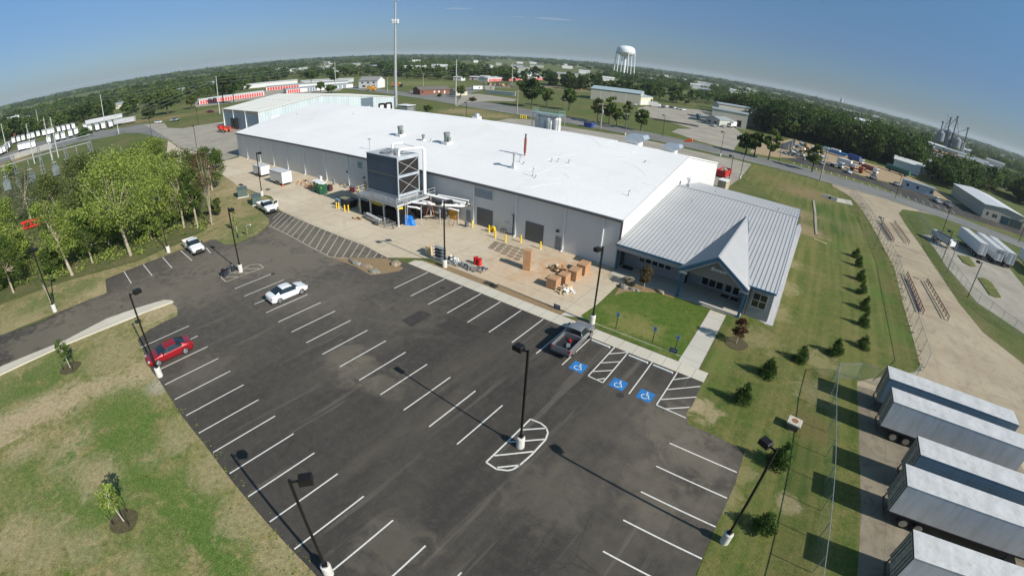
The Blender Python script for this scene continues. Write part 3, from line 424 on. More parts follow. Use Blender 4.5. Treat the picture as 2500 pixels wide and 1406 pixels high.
def hook(x,y,h=.6,r=.05):
    z=rz(y)-.02; c=MB(); c.cyl((x,y,z),(x,y,z+.18),.1,.08,8); c.tube([(x,y,z),(x,y,z+h),(x+.12,y,z+h+.12),(x+.24,y,z+h)],r,6); c.build('vent_pipe',m_galv,roof)
for x,y,h in ((-64.1,63.4,.5),(-42.3,61.9,.9),(-37.9,64.4,.45),(-37.0,64.9,.5),(-35.2,65.2,.5),(-41.2,61.9-.6,.35),(-37.1,57.9,1.2),(-36.4,57.5,.35),(-22.1,58.9,.7),(-123.2,68.5,.3),(-101.4,72.5,.3),(-25,72,.3)): hook(x,y,h)
z=rz(59.3)-.05; c=MB(); c.b2(-41.95,-41.25,58.95,59.65,z,z+.4); c.build('fan_curb',m_white,roof)
c=MB(); c.lathe([(.34,.4),(.3,.75),(.22,.85),(.22,2.3),(.5,2.35),(.52,2.45),(0,2.6)],(-41.6,59.3,z),16); c.build('flue',P('light_flue_steel',(.58,.58,.57),.4,.5),roof)
z=rz(64.7)-.05; c=MB(); c.lathe([(.1,0),(.1,.35),(.19,.6),(.21,.9),(.21,3.0),(.15,3.05)],(-43.29,64.7,z),16); c.build('rusty_stack',P('rusty_red_steel',(.24,.055,.03),.8,.1,var=.4,scale=5),roof)
c=MB(); c.lathe([(.14,3.05),(.14,3.55),(.18,3.6),(.18,3.7),(0,3.75)],(-43.29,64.7,z),12); c.build('stack_tip',m_dgrey,roof)
# big hooded intakes at the far eave
for (x,y,s) in ((-39,104,1.45),(-30.2,104.2,1.2),(-86.5,104,1.0)):
    z=rz(y)-.15; c=MB(); c.b2(x-1.0*s,x+.9*s,y-.9*s,y+.9*s,z,z+.8*s); c.build('hood_curb',m_white,roof)
    c=MB(); 
    if s>1.1: c.prof([(x-1.9*s,z+.8*s),(x+1.2*s,z+.8*s),(x+1.9*s,z+1.35*s),(x+1.5*s,z+1.9*s),(x-1.0*s,z+1.7*s)],y-1.2*s,y+1.2*s); c.build('intake_hood',P('blue_grey_galvanised',(.42,.47,.52),.35,.4),roof)
    else: c.lathe([(.4,.8),(.4,1.1),(.95,1.1),(.8,1.5),(.3,1.75),(0,1.8)],(x,y,z),16); c.build('intake_hood',P('galvanised_cap',(.45,.47,.5),.35,.5),roof)
f=MB(); f.bar((-19.55,70,rz(70)+.1),(-19.2,70,rz(70)+.1),.05); f.tube([(-19.4,58.5,8.4),(-19.3,58.5,8.4)],.03); 
# rear lean-to roof edge step, part of the warehouse
f=MB(); f.b2(-62,-46,106.4,110,0,6.3); f.build('rear_bay',m_white,wh)
# lower roofs and equipment masts
f=MB(); f.tube([(-72.6,55.4,rz(55.4)-.1),(-72.6,55.4,9.3)],.05); f.tube([(-73.0,55.4,9.3),(-72.2,55.4,9.3)],.09); f.build('lamp_mast',m_galv,roof)

# ---------------------------------------------------------------- office wing
def stand(name,col,pitch,ang=0):
    k=NB(name); v=k.noise(.2,5,.6); c=k.ramp(v,[(.3,tuple(t*.94 for t in col)),(.7,tuple(t*1.05 for t in col))]); return k.done(c,.5,.0,spec=.4)
m_seam=stand('grey_standing_seam',(.44,.44,.44),.5)
m_seamline=P('seam_edge',(.22,.23,.245),.5,.0)
OY,OZ,RY,RZ,BY,BZ=50.75,3.98,74.5,7.12,90,4.95; OX0,OX1=-19.62,.22
of=thing('office_building','grey single-storey office wing with seamed metal roof and gabled entrance porch','office',(0,0,0))
m_ow=P('taupe_office_wall',(.30,.30,.30),.7,var=.05,coord='pos'); m_ow2=P('grey_office_wall',(.33,.34,.36),.7,var=.05,coord='pos')
WY=54.2; EY=55.2
b=MB(); 
b.b2(OX0,-10.9,WY,WY+.2,.1,4.1); b.b2(-10.9,-2.75,EY,EY+.2,.1,4.3); b.b2(-11.1,-10.9,WY,EY+.2,.1,4.2); b.b2(-2.75,.08,51.35,51.5,0,3.9); b.b2(-.07,.08,51.5,89.6,0,4.1); b.b2(-2.9,-2.75,51.35,EY,0,3.9); b.b2(OX0,-.07,89.5,89.65,0,4.6)
b.add([(.05,51.5,3.9),(.05,89.6,3.9),(.05,89.6,4.75),(.05,RY,6.9)],[(0,1,2,3)])
wl=b.build('wall',m_ow,of)
r=MB(); 
def oz(y): return OZ+(y-OY)*(RZ-OZ)/(RY-OY) if y<RY else RZ+(y-RY)*(BZ-RZ)/(BY-RY)
for y0,y1 in ((OY,RY),(RY,BY)):
    r.add([(x,y,oz(y)+d) for x in (OX0,OX1) for y in (y0,y1) for d in (-.1,0)],[(0,1,3,2),(4,6,7,5),(0,4,5,1),(2,3,7,6),(0,2,6,4),(1,5,7,3)])
rf=r.build('roof',m_seam,of)
s=MB(); x=OX0+.35
def hidden(x,y):   # inside the entrance gable footprint
    return False
while x<OX1-.1:
    y0=OY
    if -11.05<x<-2.85: 
        dx=abs(x+6.95)/4.12; y0=OY+(1-dx)*(68.3-OY)
    s.bar((x,y0,oz(y0)+.02),(x,RY,oz(RY)+.02),.045,.06); s.bar((x,RY,oz(RY)+.02),(x,BY,oz(BY)+.02),.045,.06); x+=.52
s.build('standing_seams',m_seamline,rf)
s=MB(); s.bar((OX0,RY,RZ+.04),(OX1,RY,RZ+.04),.35,.05); s.build('ridge_cap',m_seam,rf)
g=MB(); g.b2(OX0-.1,-11.1,OY-.12,OY+.02,OZ-.22,OZ-.0); g.b2(-2.8,OX1,OY-.12,OY+.02,OZ-.22,OZ-.0); g.b2(OX1,OX1+.06,OY-.1,OY+.02,OZ-.2,OZ); g.build('fascia',m_blue,of)
g=MB(); g.bar((OX1+.03,OY,OZ-.08),(OX1+.03,RY,RZ-.08),.06,.2); g.bar((OX1+.03,RY,RZ-.08),(OX1+.03,BY,BZ-.08),.06,.2); g.build('rake_trim',m_blue,of)
g=MB(); g.b2(OX0,-11,OY,WY,3.72,3.80); g.b2(-2.75,OX1,OY,51.3,3.72,3.80); g.build('soffit',m_ow2,of)
# drop band over the porch
g=MB(); g.b2(OX0,-11,OY+.05,OY+.2,3.2,3.72); g.build('porch_beam',m_ow2,of)
def window(x0,x1,z0,z1,y,nx=1,nz=1,lab=None,par=of):
    f=MB(); w=.06
    f.b2(x0,x1,y-.05,y-.003,z0,z0+w); f.b2(x0,x1,y-.05,y-.003,z1-w,z1)
    for i in range(nx+1): xx=x0+(x1-x0-w)*i/nx; f.b2(xx,xx+w,y-.05,y-.004,z0+w,z1-w)
    for i in range(1,nz): zz=z0+(z1-z0)*i/nz; f.b2(x0+w,x1-w,y-.045,y-.006,zz-w/2,zz+w/2)
    fr=f.build('window',m_lgrey,par)
    if lab: fr['label']=lab
    for i in range(nx):
        g=MB(); xa=x0+w+(x1-x0-w)*i/nx; xb=x0+(x1-x0-w)*(i+1)/nx; g.b2(xa,xb,y-.02,y-.004,z0+w,z1-w); g.build('pane',m_glass,fr)
for i in range(5): window(-17.55+i*.9,-16.71+i*.9,1.12,1.78,WY)
for i in range(3): window(-9.15+i*.96,-8.23+i*.96,.3,2.1,EY)
window(-2.27,-.5,1.35,3.15,51.35,2,2,'large square four-part window')
for x in (-6.1,-5.1):
    f=MB(); f.b2(x,x+.12,EY-.06,EY-.003,.1,2.0); f.b2(x+.86,x+.98,EY-.06,EY-.003,.1,2.0); f.b2(x+.12,x+.86,EY-.06,EY-.003,1.85,2.0); f.b2(x+.12,x+.86,EY-.06,EY-.003,.1,.38); d=f.build('door',m_lgrey,of); g=MB(); g.b2(x+.12,x+.86,EY-.03,EY-.004,.38,1.85); g.build('pane',m_glass,d); h=MB(); h.b2(x+.14,x+.18,EY-.11,EY-.06,.9,1.3); h.build('handle',m_black,d)
f=MB(); f.b2(OX0-.02,OX0+.03,52.5,53.9,.1,2.5); d=f.build('door',m_lgrey,of); d['label']='tall glazed side door on the porch end'
g=MB(); g.b2(OX0+.03,OX0+.05,52.6,53.15,.2,2.4); g.b2(OX0+.03,OX0+.05,53.25,53.8,.2,2.4); g.build('pane',m_glass,d)
# entrance gable
GX,GH,GZt,GZe=-6.95,4.15,6.42,3.72
GYF=49.6
ga=MB()
def gy(x,z): # y where the main roof reaches height z
    return OY+(z-OZ)/(RZ-OZ)*(RY-OY)
for sgn in (-1,1):
    xe=GX+sgn*GH; yb_e=max(gy(0,GZe),OY); yt=gy(0,GZt)
    top=[(GX,GYF,GZt),(GX,yt,GZt),(xe,OY+.02,GZe),(xe,GYF,GZe)]
    if sgn>0: top=top[::-1]
    ga.add([(x,y,z+.05) for x,y,z in top]+[(x,y,z-.08) for x,y,z in top],[(0,1,2,3),(7,6,5,4),(0,4,5,1),(1,5,6,2),(2,6,7,3),(3,7,4,0)])
gr=ga.build('entrance_roof',m_seam,of)
s=MB()
for sgn in (-1,1):
    y=GYF+.3
    while y<gy(0,GZt)-.4:
        # seam runs down the slope from ridge to where it meets main roof or the eave
        fy=(y-OY)/(gy(0,GZt)-OY); fr=1 if fy<=0 else 1-fy
        s.bar((GX,y,GZt+.07),(GX+sgn*GH*fr,y,GZt+.07-(GZt-GZe)*fr),.07,.08); y+=.62
s.build('standing_seams',m_seam,gr)
s=MB(); s.bar((GX-GH,OY,GZe+.05),(GX,gy(0,GZt),GZt+.05),.35,.05); s.bar((GX+GH,OY,GZe+.05),(GX,gy(0,GZt),GZt+.05),.18,.05); s.build('valley_flashing',m_blue,gr)
s=MB(); s.bar((GX,GYF,GZt+.08),(GX,gy(0,GZt),GZt+.08),.25,.05); s.build('ridge_cap',m_seam,gr)
g=MB(); 
for sgn in (-1,1): g.bar((GX,GYF-.05,GZt-.1),(GX+sgn*(GH+.02),GYF-.05,GZe-.1),.06,.34)
g.build('gable_fascia',m_blue,of)
g=MB(); 
for sgn in (-1,1): g.bar((GX,GYF+.35,GZt-.5),(GX+sgn*(GH-.2),GYF+.35,GZe-.42),.6,.18)
g.build('gable_soffit',m_ow2,of)
g=MB(); 
for sgn in (-1,1): g.box((GX+sgn*(GH-.5),GYF+.25,GZe-.33),(1.0,.5,.18)); 
g.build('eave_return',m_ow2,of)
tw=MB(); tw.prof([(GX-GH+.35,3.25),(GX+GH-.35,3.25),(GX+GH-.35,3.5),(GX,6.05),(GX-GH+.35,3.5)],50.55,50.7); tw.build('gable_wall',P('dark_taupe_gable',(.20,.185,.17),.7,var=.05,coord='pos'),of)
for x,lab in ((-10.75,'blue porch column at the gravel bed'),(-3.15,'blue porch column at the front walk')):
    g=MB(); g.b2(x-.14,x+.14,50.0,50.3,.1,3.5); c=g.build('column',m_blue,of); c['label']=lab
    g=MB(); g.b2(x-.19,x+.19,49.95,50.35,.1,.2); g.build('base_plate',m_blue,c)
g=MB(); g.b2(-19.72,-19.62,51.3,52.2,0,3.7); g.build('corner_post',P('teal_blue_trim',(.10,.22,.28),.5),of)
g=MB(); g.tube([(-2.6,51.25,3.7),(-2.6,51.25,.1)],.05); g.build('downspout',P('brown_spout',(.05,.035,.04),.5),of)
for x,y,h in ((-15.6,69.0,.5),(-3.2,75.3,.5),(-14,78,.4)):
    c=MB(); c.cyl((x,y,oz(y)),(x,y,oz(y)+h),.06,.06,8); c.cyl((x,y,oz(y)),(x,y,oz(y)+.12),.14,.1,8); c.build('vent_pipe',m_galv,rf)
c=MB(); x,y=-18.3,76.2; c.b2(x-.3,x+.3,y-.3,y+.3,oz(y)-.1,oz(y)+.5); c.tube([(x-.25,y-.25,oz(y)+.5),(x-.25,y-.25,oz(y)+1.3)],.03); c.tube([(x+.25,y+.25,oz(y)+.5),(x+.25,y+.25,oz(y)+1.3)],.03); c.cyl((x,y,oz(y)+.5),(x,y,oz(y)+1.2),.16,.16,10); c.lathe([(.55,1.3),(.3,1.5),(0,1.55)],(x,y,oz(y)),12); c.build('roof_flue',m_lgrey,rf)
# script lettering on the gable wall
def text(body,size,loc,rot,m,parent=None,name='lettering',ext=.02,shear=0,space=1):
    cu=bpy.data.curves.new(name,'FONT'); cu.body=body; cu.size=size; cu.extrude=ext; cu.align_x='CENTER'; cu.align_y='CENTER'; cu.shear=shear; cu.space_character=space; cu.offset=.012
    tmp=bpy.data.objects.new('tmp',cu); C.objects.link(tmp); dg=bpy.context.evaluated_depsgraph_get(); me=bpy.data.meshes.new_from_object(tmp.evaluated_get(dg)); bpy.data.objects.remove(tmp)
    me.materials.clear(); me.materials.append(m); o=bpy.data.objects.new(name,me); C.objects.link(o); o.location=loc; o.rotation_euler=rot
    if parent: o.parent=parent
    return o
text('Simmons',.56,(-6.75,50.5,4.6),(rad(90),0,0),m_white,of,'sign_lettering',.03,.35,.92)
for c,w,lab in (((-18.76,53.55),0,'black rubber door mat by the office side door'),):
    o=MB().box((0,0,.016),(1.5,.95,.025)).build('door_mat',m_black); o.location=(-18.6,53.3,.1); tag(o,lab,'door mat')
for x,lab in ((-5.75,'black door mat before the left entrance door under the gable'),(-4.5,'black door mat before the right entrance door under the gable')):
    o=MB().box((0,0,.016),(1.0,.8,.025)).build('door_mat',m_black); o.location=(x+.05,54.3,.1); tag(o,lab,'door mat','mats at the front entrance')
# ---------------------------------------------------------------- north-west warehouse
bw=thing('pale_blue_warehouse','pale blue corrugated warehouse with a cream white roof behind the long one','warehouse',(0,0,0))
m_bw=metalwall('pale_blue_corrugated',(.46,.52,.54),1.2,.35,axis=1,w=.25,var=.12); m_cream=P('cream_white_roof',(.72,.70,.62),.6,var=.05,scale=.1,coord='pos'); m_tan=P('tan_wall_band',(.42,.37,.29),.7,coord='pos'); m_bws=metalwall('blue_grey_corrugated',(.33,.42,.46),1.0,.3,axis=0,w=.2,var=.12)
ax0,ax1,ay0,ay1,ym,ze,zr_=-199,-163.8,75.6,139.5,102,7.45,10.25
b=MB(); pent=[(ay0,0),(ay1,0),(ay1,6.4),(ym,zr_),(ay0,ze)]; b.add([(ax1,y,z) for y,z in pent],[(0,1,2,3,4)]); b.add([(ax0,y,z) for y,z in pent],[(4,3,2,1,0)]); b.add([(ax0,ay1,0),(ax1,ay1,0),(ax1,ay1,6.4),(ax0,ay1,6.4)],[(3,2,1,0)]); b.build('wall',m_bw,bw)
b=MB(); b.b2(ax0,ax1,ay0,ay0+.2,0,ze-1.2); b.build('front_wall',m_bws,bw); b=MB(); b.b2(ax0,ax1,ay0-.01,ay0+.2,ze-1.2,ze); b.build('tan_band',m_tan,bw)
for x in (ax0+.2,-188,-176,ax1-.2): MB().b2(x-.2,x+.2,ay0-.35,ay0-.02,0,ze-.05).build('column',m_white,bw)
r=MB(); 
for y0,z0,y1,z1 in ((ay0-.3,ze,ym,zr_),(ym,zr_,ay1+.3,6.4)): r.add([(x,y,z+d) for x in (ax0-.3,ax1+.3) for (y,z) in ((y0,z0),(y1,z1)) for d in (0,.15)],[(0,1,3,2),(4,6,7,5),(0,4,5,1),(2,3,7,6),(0,2,6,4),(1,5,7,3)])
brf=r.build('roof',m_cream,bw)
for i in range(6):
    x=-193+i*4.5; y=92; z=ze+(y-ay0)*(zr_-ze)/(ym-ay0)+.16; MB().box((x,y,z),(3,.25,.06),rx=.105).build('roof_strip',m_galv,brf)
f=MB(); f.b2(ax1,ax1+.08,121.5,127.8,0,7.3); f.build('dark_bay',P('slate_blue_panel',(.10,.14,.17),.6),bw)
f=MB(); f.b2(ax1+.08,ax1+.16,123.5,126,0,3.6); f.build('roller_door',P('pale_door',(.5,.53,.53),.5),bw)
f=MB(); f.b2(ax1,ax1+.1,80.2,84.5,0,5.0); f.build('roller_door',m_white,bw)
for y in (131,134.8): 
    f=MB(); f.b2(ax1,ax1+.1,y,y+2.4,1.0,3.8); f.build('dock_door',m_white,bw); f=MB(); f.b2(ax1,ax1+.7,y-.45,y,.4,4.1); f.b2(ax1,ax1+.7,y+2.4,y+2.85,.4,4.1); f.b2(ax1,ax1+.7,y,y+2.4,3.8,4.3); f.build('dock_seal',m_black,bw)
f=MB(); f.b2(ax1,ax1+.05,137.6,138.4,1.8,2.7); f.build('window',m_black,bw)
for x in (-190,-186.5): f=MB(); f.b2(x,x+2.6,ay0-.8,ay0-.02,0,4.2); f.build('dock_shelter',m_black,bw)
# ---------------------------------------------------------------- silos behind the warehouse
si=thing('storage_silos','cluster of white cylindrical tanks under a blue-green railed platform','silos',(-84,116,0),0)
m_tank=P('stained_white_tank',(.60,.60,.57),.5,.1,var=.25,scale=.6)
for i,(x,y) in enumerate(((-3.2,0),(-.6,-.6),(2.0,-.8),(4.4,-.2))):
    c=MB(); c.lathe([(1.5,0),(1.5,8.4),(1.2,8.9),(0,9.1)],(x,y,0),24); c.build('tank',m_tank,si,smooth=False)
c=MB(); H=9.9
c.b2(-5,6.2,-2.2,2.2,9.6,9.75); dk=c.build('platform',P('blue_green_steel',(.24,.36,.35),.6,.2),si)
m_bg=P('blue_green_rail',(.25,.42,.40),.6,.2)
c=MB()
for z in (10.2,10.75):
    for a,bq in (((-5,-2.2),(6.2,-2.2)),((6.2,-2.2),(6.2,2.2)),((6.2,2.2),(-5,2.2)),((-5,2.2),(-5,-2.2))): c.bar((*a,z),(*bq,z),.06)
for i in range(9): 
    for y in (-2.2,2.2): c.bar((-5+i*1.4,y,9.7),(-5+i*1.4,y,10.8),.06)
c.build('railing',m_bg,si)
for x,y in ((-5,-2.2),(6.2,-2.2),(-5,2.2),(6.2,2.2),(.6,-2.2)): MB().bar((x,y,0),(x,y,9.6),.18).build('leg',m_galv,si)
c=MB(); c.bar((-5.3,-1.2,0),(-5.3,-1.2,9.6),.06); c.bar((-5.3,-.7,0),(-5.3,-.7,9.6),.06)
for i in range(24): c.bar((-5.3,-1.2,.4*i+.2),(-5.3,-.7,.4*i+.2),.04)
c.build('ladder',m_galv,si)
si.location=(-69.9,114.5,0); si.scale=(.78,.8,1)
# ---------------------------------------------------------------- cooling tower on its steel platform
pl=thing('steel_platform','galvanised steel platform on legs with railed walkway and dark screened base','platform',(0,0,0))
PX0,PX1,PY0,PY1,PZ=-61,-50.9,43.2,51.2,3.55
c=MB(); c.b2(PX0,PX1,PY0,PY1,PZ-.06,PZ); c.build('deck',m_galv,pl)
c=MB(); 
for y in (PY0,PY1-.2): c.b2(PX0,PX1,y-.003,y+.2,PZ-.36,PZ-.06)
for x in (PX0,PX1-.2): c.b2(x,x+.2,PY0+.2,PY1-.2,PZ-.36,PZ-.06)
for i in range(1,6): c.b2(PX0+i*1.7,PX0+i*1.7+.15,PY0+.2,PY1-.2,PZ-.33,PZ-.06)
c.build('beam',m_lgrey,pl)
for x in (PX0+.3,-57.9,-54.6,PX1-.4):
    for y in (PY0+.5,PY1-.6): 
        c=MB(); c.b2(x-.11,x+.11,y-.11,y+.11,0,PZ-.36); c.bar((x,y,PZ-1.2),(x+.8 if x<-52 else x-.8,y,PZ-.36),.1); c.build('leg',m_lgrey,pl)
c=MB()
for z in (PZ+.5,PZ+1.02):
    c.bar((PX0,PY0,z),(PX1,PY0,z),.045); c.bar((PX1,PY0,z),(PX1,PY1,z),.045); c.bar((PX0,PY0,z),(PX0,PY1,z),.045)
for i in range(9): c.bar((PX0+(PX1-PX0)*i/8,PY0,PZ),(PX0+(PX1-PX0)*i/8,PY0,PZ+1.02),.045)
for i in range(1,7): 
    for x in (PX0,PX1): c.bar((x,PY0+(PY1-PY0)*i/6,PZ),(x,PY0+(PY1-PY0)*i/6,PZ+1.02),.045)
c.build('railing',m_lgrey,pl)
k_=NB('black_mesh_screen'); m_screen=k_.done(k_.ramp(k_.noise(3,3),[(.3,(.008,.008,.008)),(.7,(.022,.021,.02))]),.9,spec=.1)
c=MB(); c.b2(-60.9,-51.7,43.95,44.0,0,2.3); c.b2(-51.75,-51.7,44.0,51.3,0,2.3); c.build('screen',m_screen,pl)
c=MB(); c.b2(-60.2,-52.9,45,50.4,0,2.9); c.build('plinth',P('dark_equipment',(.025,.024,.024),.8,var=.5,scale=2),pl)
c=MB(); c.b2(-58.5,-54.5,43.7,43.9,2.65,2.9); c.b2(-57.5,-55.3,43.7,43.9,2.4,2.55); c.build('yellow_beam',P('dull_yellow_steel',(.42,.36,.04),.6),pl)
c=MB(); c.cyl((-51.6,43.9,2.75),(-51.2,44.6,2.75),.18,.18,10); c.build('yellow_drum',m_yel,pl)
# caged ladder at the corner
c=MB(); lx,ly=-50.75,44.7
for dx in (0,.45): c.bar((lx,ly+dx,0),(lx,ly+dx,PZ+1.1),.05)
for i in range(13): c.bar((lx,ly,.25+i*.3),(lx,ly+.45,.25+i*.3),.035)
c.build('ladder',m_lgrey,pl)
ct=thing('cooling_tower','tall slate blue cooling tower with black louvred side and cross bracing','cooling tower',(0,0,0))
TX0,TX1,TY0,TY1,TZ0,TZ1=-59.9,-52.65,45.0,49.3,4.25,10.1; TM=(TZ0+TZ1)/2
m_slate=metalwall('slate_blue_panel_wall',(.075,.105,.145),2.4,.2,var=.12,w=.04); 
c=MB(); c.b2(TX0,TX1,TY0,TY1,TZ0,TM-.1); c.b2(TX0,TX1,TY0,TY1,TM+.1,TZ1-.1); c.build('casing',m_slate,ct)
c=MB(); c.b2(TX0-.03,TX1+.03,TY0-.03,TY1+.03,TM-.1,TM+.1); c.build('middle_band',P('grey_brown_band',(.14,.14,.13),.6),ct)
c=MB(); c.b2(TX0-.05,TX1+.08,TY0-.05,TY1+.05,TZ1-.1,TZ1+.02); c.build('top_deck',m_lgrey,ct)
c=MB(); c.b2(TX0,TX1,TY0,TY1,PZ,PZ+.12); c.b2(TX0,TX1,TY0+.2,TY0+.4,PZ+.12,TZ0); c.b2(TX0,TX1,TY1-.4,TY1-.2,PZ+.12,TZ0); c.build('support_beam',m_lgrey,ct)
for z0,z1 in ((TZ0+.1,TM-.25),(TM+.25,TZ1-.5)):
    c=MB(); c.b2(TX1+.005,TX1+.05,TY0+.2,TY1-.15,z0,z1)
    for i in range(14): z=z0+(z1-z0)*(i+.5)/14; c.box((TX1+.09,(TY0+TY1)/2,z),(.1,TY1-TY0-.4,.03),ry=.7)
    c.build('louvre',P('black_louvre',(.016,.014,.013),.8),ct)
    c=MB(); c.bar((TX1+.18,TY0+.15,z0),(TX1+.18,TY1-.1,z1),.05); c.bar((TX1+.2,TY0+.15,z1),(TX1+.2,TY1-.1,z0),.05); c.build('cross_brace',m_lgrey,ct)
c=MB()
for y in (TY0-.05,TY1-.1): c.b2(TX1+.06,TX1+.22,y,y+.18,TZ0-.3,TZ1)
for z in (TZ0-.2,TM-.2,TZ1-.45): c.b2(TX1+.06,TX1+.2,TY0+.13,TY1-.1,z,z+.38)
c.build('frame',P('pale_blue_grey_steel',(.42,.46,.50),.5,.2),ct)
c=MB(); c.lathe([(1.75,0),(1.75,.28),(1.68,.3),(1.68,.12),(1.5,.1)],(-56.2,47.15,TZ1+.02),28); c.build('fan_ring',m_galv,ct)
c=MB()
for i in range(8): a=i*math.pi/4; c.box((-56.2+.8*math.cos(a),47.15+.8*math.sin(a),TZ1+.22),(1.5,.42,.03),rz=a,rx=.3)
c.cyl((-56.2,47.15,TZ1+.05),(-56.2,47.15,TZ1+.4),.3,.25,12); c.build('fan',m_galv,ct)
c=MB(); 
for i in range(10): a=i*math.pi/10; c.bar((-56.2+1.65*math.cos(a),47.15+1.65*math.sin(a),TZ1+.36),(-56.2-1.65*math.cos(a),47.15-1.65*math.sin(a),TZ1+.36),.03)
c.build('fan_guard',m_galv,ct)
m_pipe=P('white_insulated_pipe',(.80,.80,.79),.35,var=.04)
c=MB(); c.tube([(-57.9,48.7,TZ1),(-57.9,48.7,TZ1+.8),(-57.7,49.0,TZ1+1.0),(-57.2,49.8,TZ1+1.0),(-57.2,50.2,TZ1+.9)],.2,10); c.tube([(-53.6,46.3,TZ1),(-53.6,46.3,TZ1+.75),(-53.4,46.5,TZ1+.95),(-52.3,48.2,TZ1+1.0),(-51.9,49.4,TZ1+1.0),(-51.7,49.7,TZ1+.75),(-51.7,49.7,PZ+.3),(-51.5,49.8,PZ+.1),(-47.5,50.6,PZ-.1),(-44.3,51.0,PZ-.15)],.21,10)
c.tube([(-57.2,50.2,TZ1+.9),(-52.1,50.4,TZ1+.55),(-51.9,50.2,TZ1+.3),(-51.9,50.2,PZ)],.1,8); c.build('white_pipe',m_pipe,ct)
c=MB(); c.tube([(-52.7,45.0,TZ1),(-52.7,45.0,TZ1+1.5)],.04); c.cyl((-52.7,45,TZ1+1.5),(-52.7,45,TZ1+1.6),.2,.12,8); c.build('light_mast',m_lgrey,ct)
pp=thing('pipe_rack','bundle of white insulated pipes running from the platform to the warehouse wall','pipes',(0,0,0))
for i,(pts,r) in enumerate([([(-50.9,46.3,3.3),(-49,46.9,3.35),(-46.8,48.2,3.3),(-44.5,50.6,3.0),(-44.5,52,3.0)],.17),([(-50.9,47.0,3.1),(-49,47.6,3.1),(-46.3,49.2,3.0),(-45.2,52,2.9)],.14),([(-50.8,48,2.9),(-47.6,48.9,2.75),(-44.6,49.9,2.45)],.12),([(-51,45.5,2.8),(-49.6,46,2.8),(-49.2,46.3,2.6)],.14),([(-49.6,50.6,3.75),(-44.2,51.6,3.7)],.12),([(-47.2,49.2,3.5),(-46.3,48.0,3.5)],.16),([(-49.5,47.2,3.5),(-48.2,47.2,3.6),(-47.8,47.5,3.3)],.2)]):
    MB().tube(pts,r,10).build('insulated_pipe',m_pipe,pp)
for x,y in ((-49.2,46.5),(-47.4,48.7),(-45.3,50.5)): c=MB(); c.bar((x,y,0),(x,y,3),.09); c.bar((x-.5,y+.3,2.2),(x+.5,y-.3,2.2),.06); c.build('support_post',m_lgrey,pp)
c=MB(); c.tube([(-44.4,51.3,3.1),(-44.1,51.0,3.4),(-43.8,51.2,3.2)],.12); c.tube([(-43.9,51.7,3.0),(-43.5,51.2,3.3),(-43.2,51.5,3.1)],.12); c.build('black_elbow',m_black,pp)
c=MB(); c.b2(-49.5,-48.0,50.6,51.9,0,2.5); c.build('pump_cabinet',P('steel_grey_cabinet',(.12,.125,.135),.5),pp)
c=MB()
for (x,y,z) in ((-50,47.5,2.6),(-49.5,48.2,2.7),(-50.3,48.6,2.5),(-49,47.6,2.5)): c.cyl((x,y,z),(x+.35,y+.1,z+.1),.2,.2,8)
c.build('valve_cluster',P('bronze_valves',(.2,.16,.12),.5,.4),pp)
# ================================================================ LAMPS
m_lampblk=P('dark_bronze_paint',(.016,.014,.013),.4,.3,var=.2)
m_lens=P('lamp_lens',(.35,.36,.36),.2)
def lamp(heads,label,group='parking lot lamps',H=8.5,base=1.0,br=.3,pw=.13,pm=None):
    t=thing('lamp_post',label,'lamp post',(0,0,0),0,group); pm=pm or m_lampblk
    if base>0:
        c=MB(); c.lathe([(br,0),(br,base-.06),(br-.06,base),(0,base)],(0,0,0),20); c.build('concrete_base',m_concbase,t)
        c=MB(); c.box((0,0,base+.06),(.3,.3,.12)); c.build('base_cover',pm,t)
    c=MB(); c.box((0,0,(H+base)/2),(pw,pw,H-base)); c.build('pole',pm,t)
    for a in heads:
        d=Vector((math.cos(a),math.sin(a))); c=MB(); c.bar((d.x*.06,d.y*.06,H-.15),(d.x*.4,d.y*.4,H-.15),.07,.1); c.build('arm',pm,t)
        c=MB(); c.prof([(-.33,-.17),(.33,-.17),(.33,.13),(.27,.19),(-.27,.19),(-.33,.13)],-.25,.25); h=c.build('lamp_head',pm,t); h.location=(d.x*.72,d.y*.72,H-.15); h.rotation_euler=(0,0,a)
        c=MB(); c.box((0,0,-.175),(.52,.4,.012)); c.build('lens',m_lens,h)
    return t
near=[((-12.22,19.9,3.10),'black lamp post on a white concrete base in the hatched island of the car park'),
((2.97,20.45,2.66),'black lamp post at the east car park edge, its base standing on the grass'),
((-14.56,4.66,0.99),'black lamp post at the bottom edge of the car park nearest the camera'),
((-40.93,4.27,1.81),'black lamp post standing in front of the red sedan'),
((-55.5,19.91,0.14),'black lamp post beside the parked motorcycle'),
((-16.07,38.18,-1.89),'black lamp post at the corner of the front lawn behind the grey pickup'),
((-85.43,37.97,0.52),'black lamp post beside the green utility cabinets in front of the white cargo trailers'),
((-71.43,14.88,-0.08),'black lamp post at the wood edge left of the parked white pickup'),
((-65.89,-3.12,0.50),'black lamp post by the leafless sapling beside the entrance drive')]
L0=lamp([0],near[0][1])
for i,((x,y,a),lab) in enumerate(near):
    o=L0 if i==0 else dup(L0,(x,y),a,lab)
    if i==0: o.location=(x,y,0); o.rotation_euler=(0,0,a)
t=lamp([rad(60),rad(-110)],'black twin-headed lamp post in the gravel strip beside the wire shelving'); x,y=(-36.31,38.01); t.location=(x,y,0)
